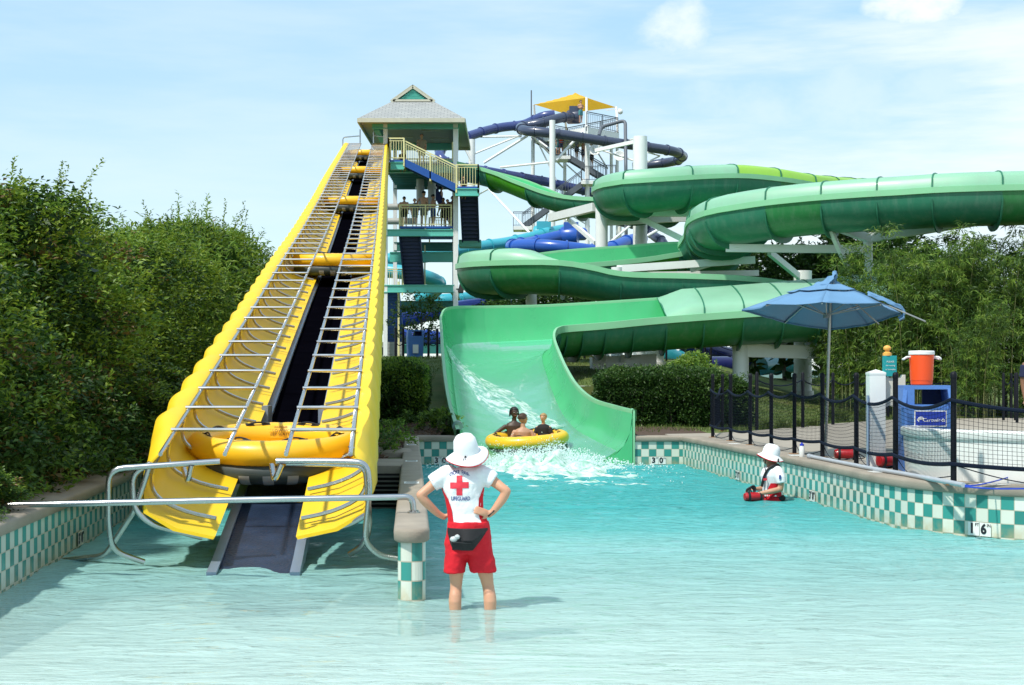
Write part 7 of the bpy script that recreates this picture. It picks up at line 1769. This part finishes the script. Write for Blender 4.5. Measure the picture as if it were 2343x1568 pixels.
# clipped hedges either side of the chute
def clipped(label, loc, W_, D_, H, seed, lum=('hedge', 'bright', 'dark')):
    rn = random.Random(seed); v = [[], [], []]; f = [[], [], []]
    A = [(0, W_ * H), (1, D_ * H), (2, D_ * H), (3, W_ * D_)]; tot = sum(a for _, a in A); n = int(tot * 2100)
    for k in range(n):
        z = rn.random() * tot; side = 0
        for s, a in A:
            if z < a: side = s; break
            z -= a
        u, w_ = rn.uniform(-.5, .5), rn.random(); dep = abs(rn.gauss(0, .07))
        if side == 0: p = Vector((u * W_, -D_ / 2 + dep, w_ * H)); o = Vector((0, -1, .35))
        elif side == 1: p = Vector((-W_ / 2 + dep, u * D_, w_ * H)); o = Vector((-1, 0, .35))
        elif side == 2: p = Vector((W_ / 2 - dep, u * D_, w_ * H)); o = Vector((1, 0, .35))
        else: p = Vector((u * W_, (w_ - .5) * D_, H - dep)); o = Vector((0, 0, 1))
        nz = mn.noise(p * 1.6 + Vector((seed, 0, 0))) * .13 + mn.noise(p * 4.5) * .06
        ed = min(1, (W_ / 2 - abs(p.x)) / .25) * min(1, (D_ / 2 - abs(p.y)) / .25); p.z -= (1 - max(0, ed)) * .16 * (p.z / H) ** 4
        if p.z / H < .45 and mn.noise(p * 2.3 + Vector((9, seed, 1))) > .12 + p.z / H * .5: continue
        p += o.normalized() * nz; t = 1 if mn.noise(p * 1.1 + Vector((0, 3, seed))) + rn.gauss(0, .25) > .15 else (0 if rn.random() < .6 else 2)
        leaf(v[t], f[t], p, (o + rvec(rn)).normalized(), (o + rvec(rn)).normalized(), rn.uniform(.05, .095), rn.uniform(.028, .045), .1)
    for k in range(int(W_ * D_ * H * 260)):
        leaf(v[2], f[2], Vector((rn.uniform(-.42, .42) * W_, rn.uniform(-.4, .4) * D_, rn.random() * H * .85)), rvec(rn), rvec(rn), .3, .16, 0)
    for k in range(int(W_ * 18)):
        p = Vector((rn.uniform(-.5, .5) * W_, rn.uniform(-.5, .2) * D_, H - .05)); d = (Vector((0, 0, 1)) + rvec(rn) * .4).normalized()
        for s in range(7): leaf(v[1], f[1], p + d * .03 * s, (d + rvec(rn)).normalized(), rvec(rn), .07, .03, .1)
    b = MB()
    for i in range(3): b.add(v[i], f[i], i)
    t = thing('clipped_hedge', label, 'hedge', loc); b.build('foliage', [LF[k] for k in lum], t, smooth=False)
    s = MB()
    for k in range(int(W_ * 7)):
        p = Vector((rn.uniform(-.45, .45) * W_, rn.uniform(-.45, .1) * D_, -.1)); q = p + Vector((rn.uniform(-.2, .2), rn.uniform(-.2, .2), H * .8)); s.tube([p, p.lerp(q, .5) + rvec(rn) * .05, q], [.016, .012, .005], 5)
    s.build('stems', MT_BARK, t); return t
clipped('small clipped hedge between the conveyor and the green chute', (P(912, 0, 36.5).x, 36.8, .62), 1.3, 1.9, 1.50, 2)
clipped('long clipped hedge between the green chute and the net fence', (3.5, 36.4, .57), 2.95, 2.2, 1.36, 5, ('dark', 'hedge', 'dark'))
clipped('lower clipped hedge end behind the first fence posts', (P(1668, 0, 36.6).x, 37.0, .62), .95, 1.7, 1.12, 8, ('dark', 'hedge', 'dark'))
lb = crownmesh(97, H=1.25, Rx=.62, nclump=120, per=26, L=.11, W=.04, clump=.2, plumes=30, inner=100, mats=('bright', 'bamboo'), mixp=(.6, .4))
x = P(1585, 0, 38.5).x
plant('bright_bush', 'bright green bush rising behind the long clipped hedge', 'bush', (x, 38.5, gz(x, 38.5) + .25), lb, [LF['bright'], LF['bamboo']], 1.25, tr=.02)
# grass tufts, weeds and palm-like clump
def tuft(seed, n, L, W, spread, arch=.8):
    rn = random.Random(seed); b = MB()
    for k in range(n):
        a = rn.uniform(0, 6.28); p = Vector((spread * rn.gauss(0, .4), spread * rn.gauss(0, .4), -.02)); d = Vector((math.cos(a), math.sin(a), 0)); l = L * rn.uniform(.6, 1.1); s = Vector((-d.y, d.x, 0)) * W; pts = []
        for q in range(5):
            u = q / 4; c = p + d * (l * arch * u * u * .8) + Vector((0, 0, l * (u - .45 * arch * u * u * u))); pts.append((c - s * (1 - u * .9), c + s * (1 - u * .9)))
        for q in range(4): b.quad(pts[q][0], pts[q][1], pts[q + 1][1], pts[q + 1][0])
    return b
TG = [(1925, 41, 'arching grass tuft right of the umbrella pole'), (1968, 41.5, 'arching grass tuft left of the white post'), (1895, 42.5, 'arching grass tuft behind the umbrella pole'), (1860, 37.2, 'grass tuft at the path edge left of the umbrella pole'), (1790, 35.8, 'bright grass tuft at the path edge behind the net'), (1755, 35.2, 'grass tuft beside the hedge end'), (1830, 36.6, 'low grass tuft on the lawn behind the net'), (2245, 46, 'yellowish grass tuft below the bamboo'), (2285, 46.3, 'grass tuft below the bamboo near the right edge')]
for i, (px, d, w_) in enumerate(TG):
    x = (px - CX) * d / FOC; t = tag(tuft(i, 150, .62 if i < 3 else .42, .008, .22).build('grass_tuft', LF['grass'], None, smooth=False, loc=(x, d, max(gz(x, d), .56))), w_, 'grass', 'arching grass tufts')
x = P(992, 0, 34.5).x
tag(tuft(44, 70, .75, .012, .05, 1.0).build('spiky_plant', LF['dark'], None, smooth=False, loc=(x, 34.5, .62)), 'dark spiky palm-like plant at the left foot of the chute', 'plant')
for i, (px, py, d, s) in enumerate(((893, 0, 24.2, .30), (905, 0, 26.0, .34), (880, 0, 27.5, .3), (1010, 0, 33, .38), (1030, 0, 32.4, .30), (985, 0, 33.6, .36), (945, 0, 34, .34))):
    x = P(px, 0, d).x; wd = crownmesh(120 + i, H=s * 1.4, Rx=s * .7, nclump=22, per=22, L=.08, W=.03, clump=.09, plumes=5, inner=0, mats=('bright', 'hedge'), mixp=(.6, .4))
    o = wd.build('weed', [LF['bright'], LF['hedge']], None, smooth=False, loc=(x, d, .53)); tag(o, ['weed by the drain ring', 'yellow green weed at the concrete wall end', 'weed in the mulch behind the drain ring', 'leafy weed at the foot of the chute wall', 'leafy weed nearest the chute lip', 'weed beside the spiky plant', 'weed in the mulch left of the spiky plant'][i], 'weed')
# lawn blades on the visible grass
rn = random.Random(77); b = MB(); vv = []; ff = []
for k in range(46000):
    if k % 2: x, d = rn.uniform(3.2, 13), rn.uniform(33.5, 52)
    else: x, d = rn.uniform(-6, 3.2), rn.uniform(33, 60)
    if in_chute(x, d) or (d < interp(D0, x) + .3) or (-2.4 < x < 2.0 and d < 50): continue
    z = gz(x, d); p = Vector((x, d, z - .01)); leaf(vv, ff, p, (Vector((0, 0, 1)) + rvec(rn) * .55).normalized(), rvec(rn), rn.uniform(.05, .12), .016, 0)
b.add(vv, ff); tag(b.build('grass', LF['grass'], None, smooth=False), kind='stuff')
rn = random.Random(78); b = MB()
for k in range(2600):
    x, d = (rn.uniform(-6, -1.5), rn.uniform(31.2, 37.5)) if k % 2 else (rn.uniform(-4.5, med_x(26) - .2), rn.uniform(22.6, 31))
    z = max(gz(x, d), .52) + .03; b.box((x, d, z), (rn.uniform(.03, .09), rn.uniform(.01, .03), .01), 0, mat=Euler((rn.uniform(-.5, .5), rn.uniform(-.5, .5), rn.uniform(0, 6))).to_matrix().to_4x4())
tag(b.build('mulch_chips', M('mulch_chip', (.13, .075, .045), .9, var=.5, scale=30), None, smooth=False), kind='stuff')
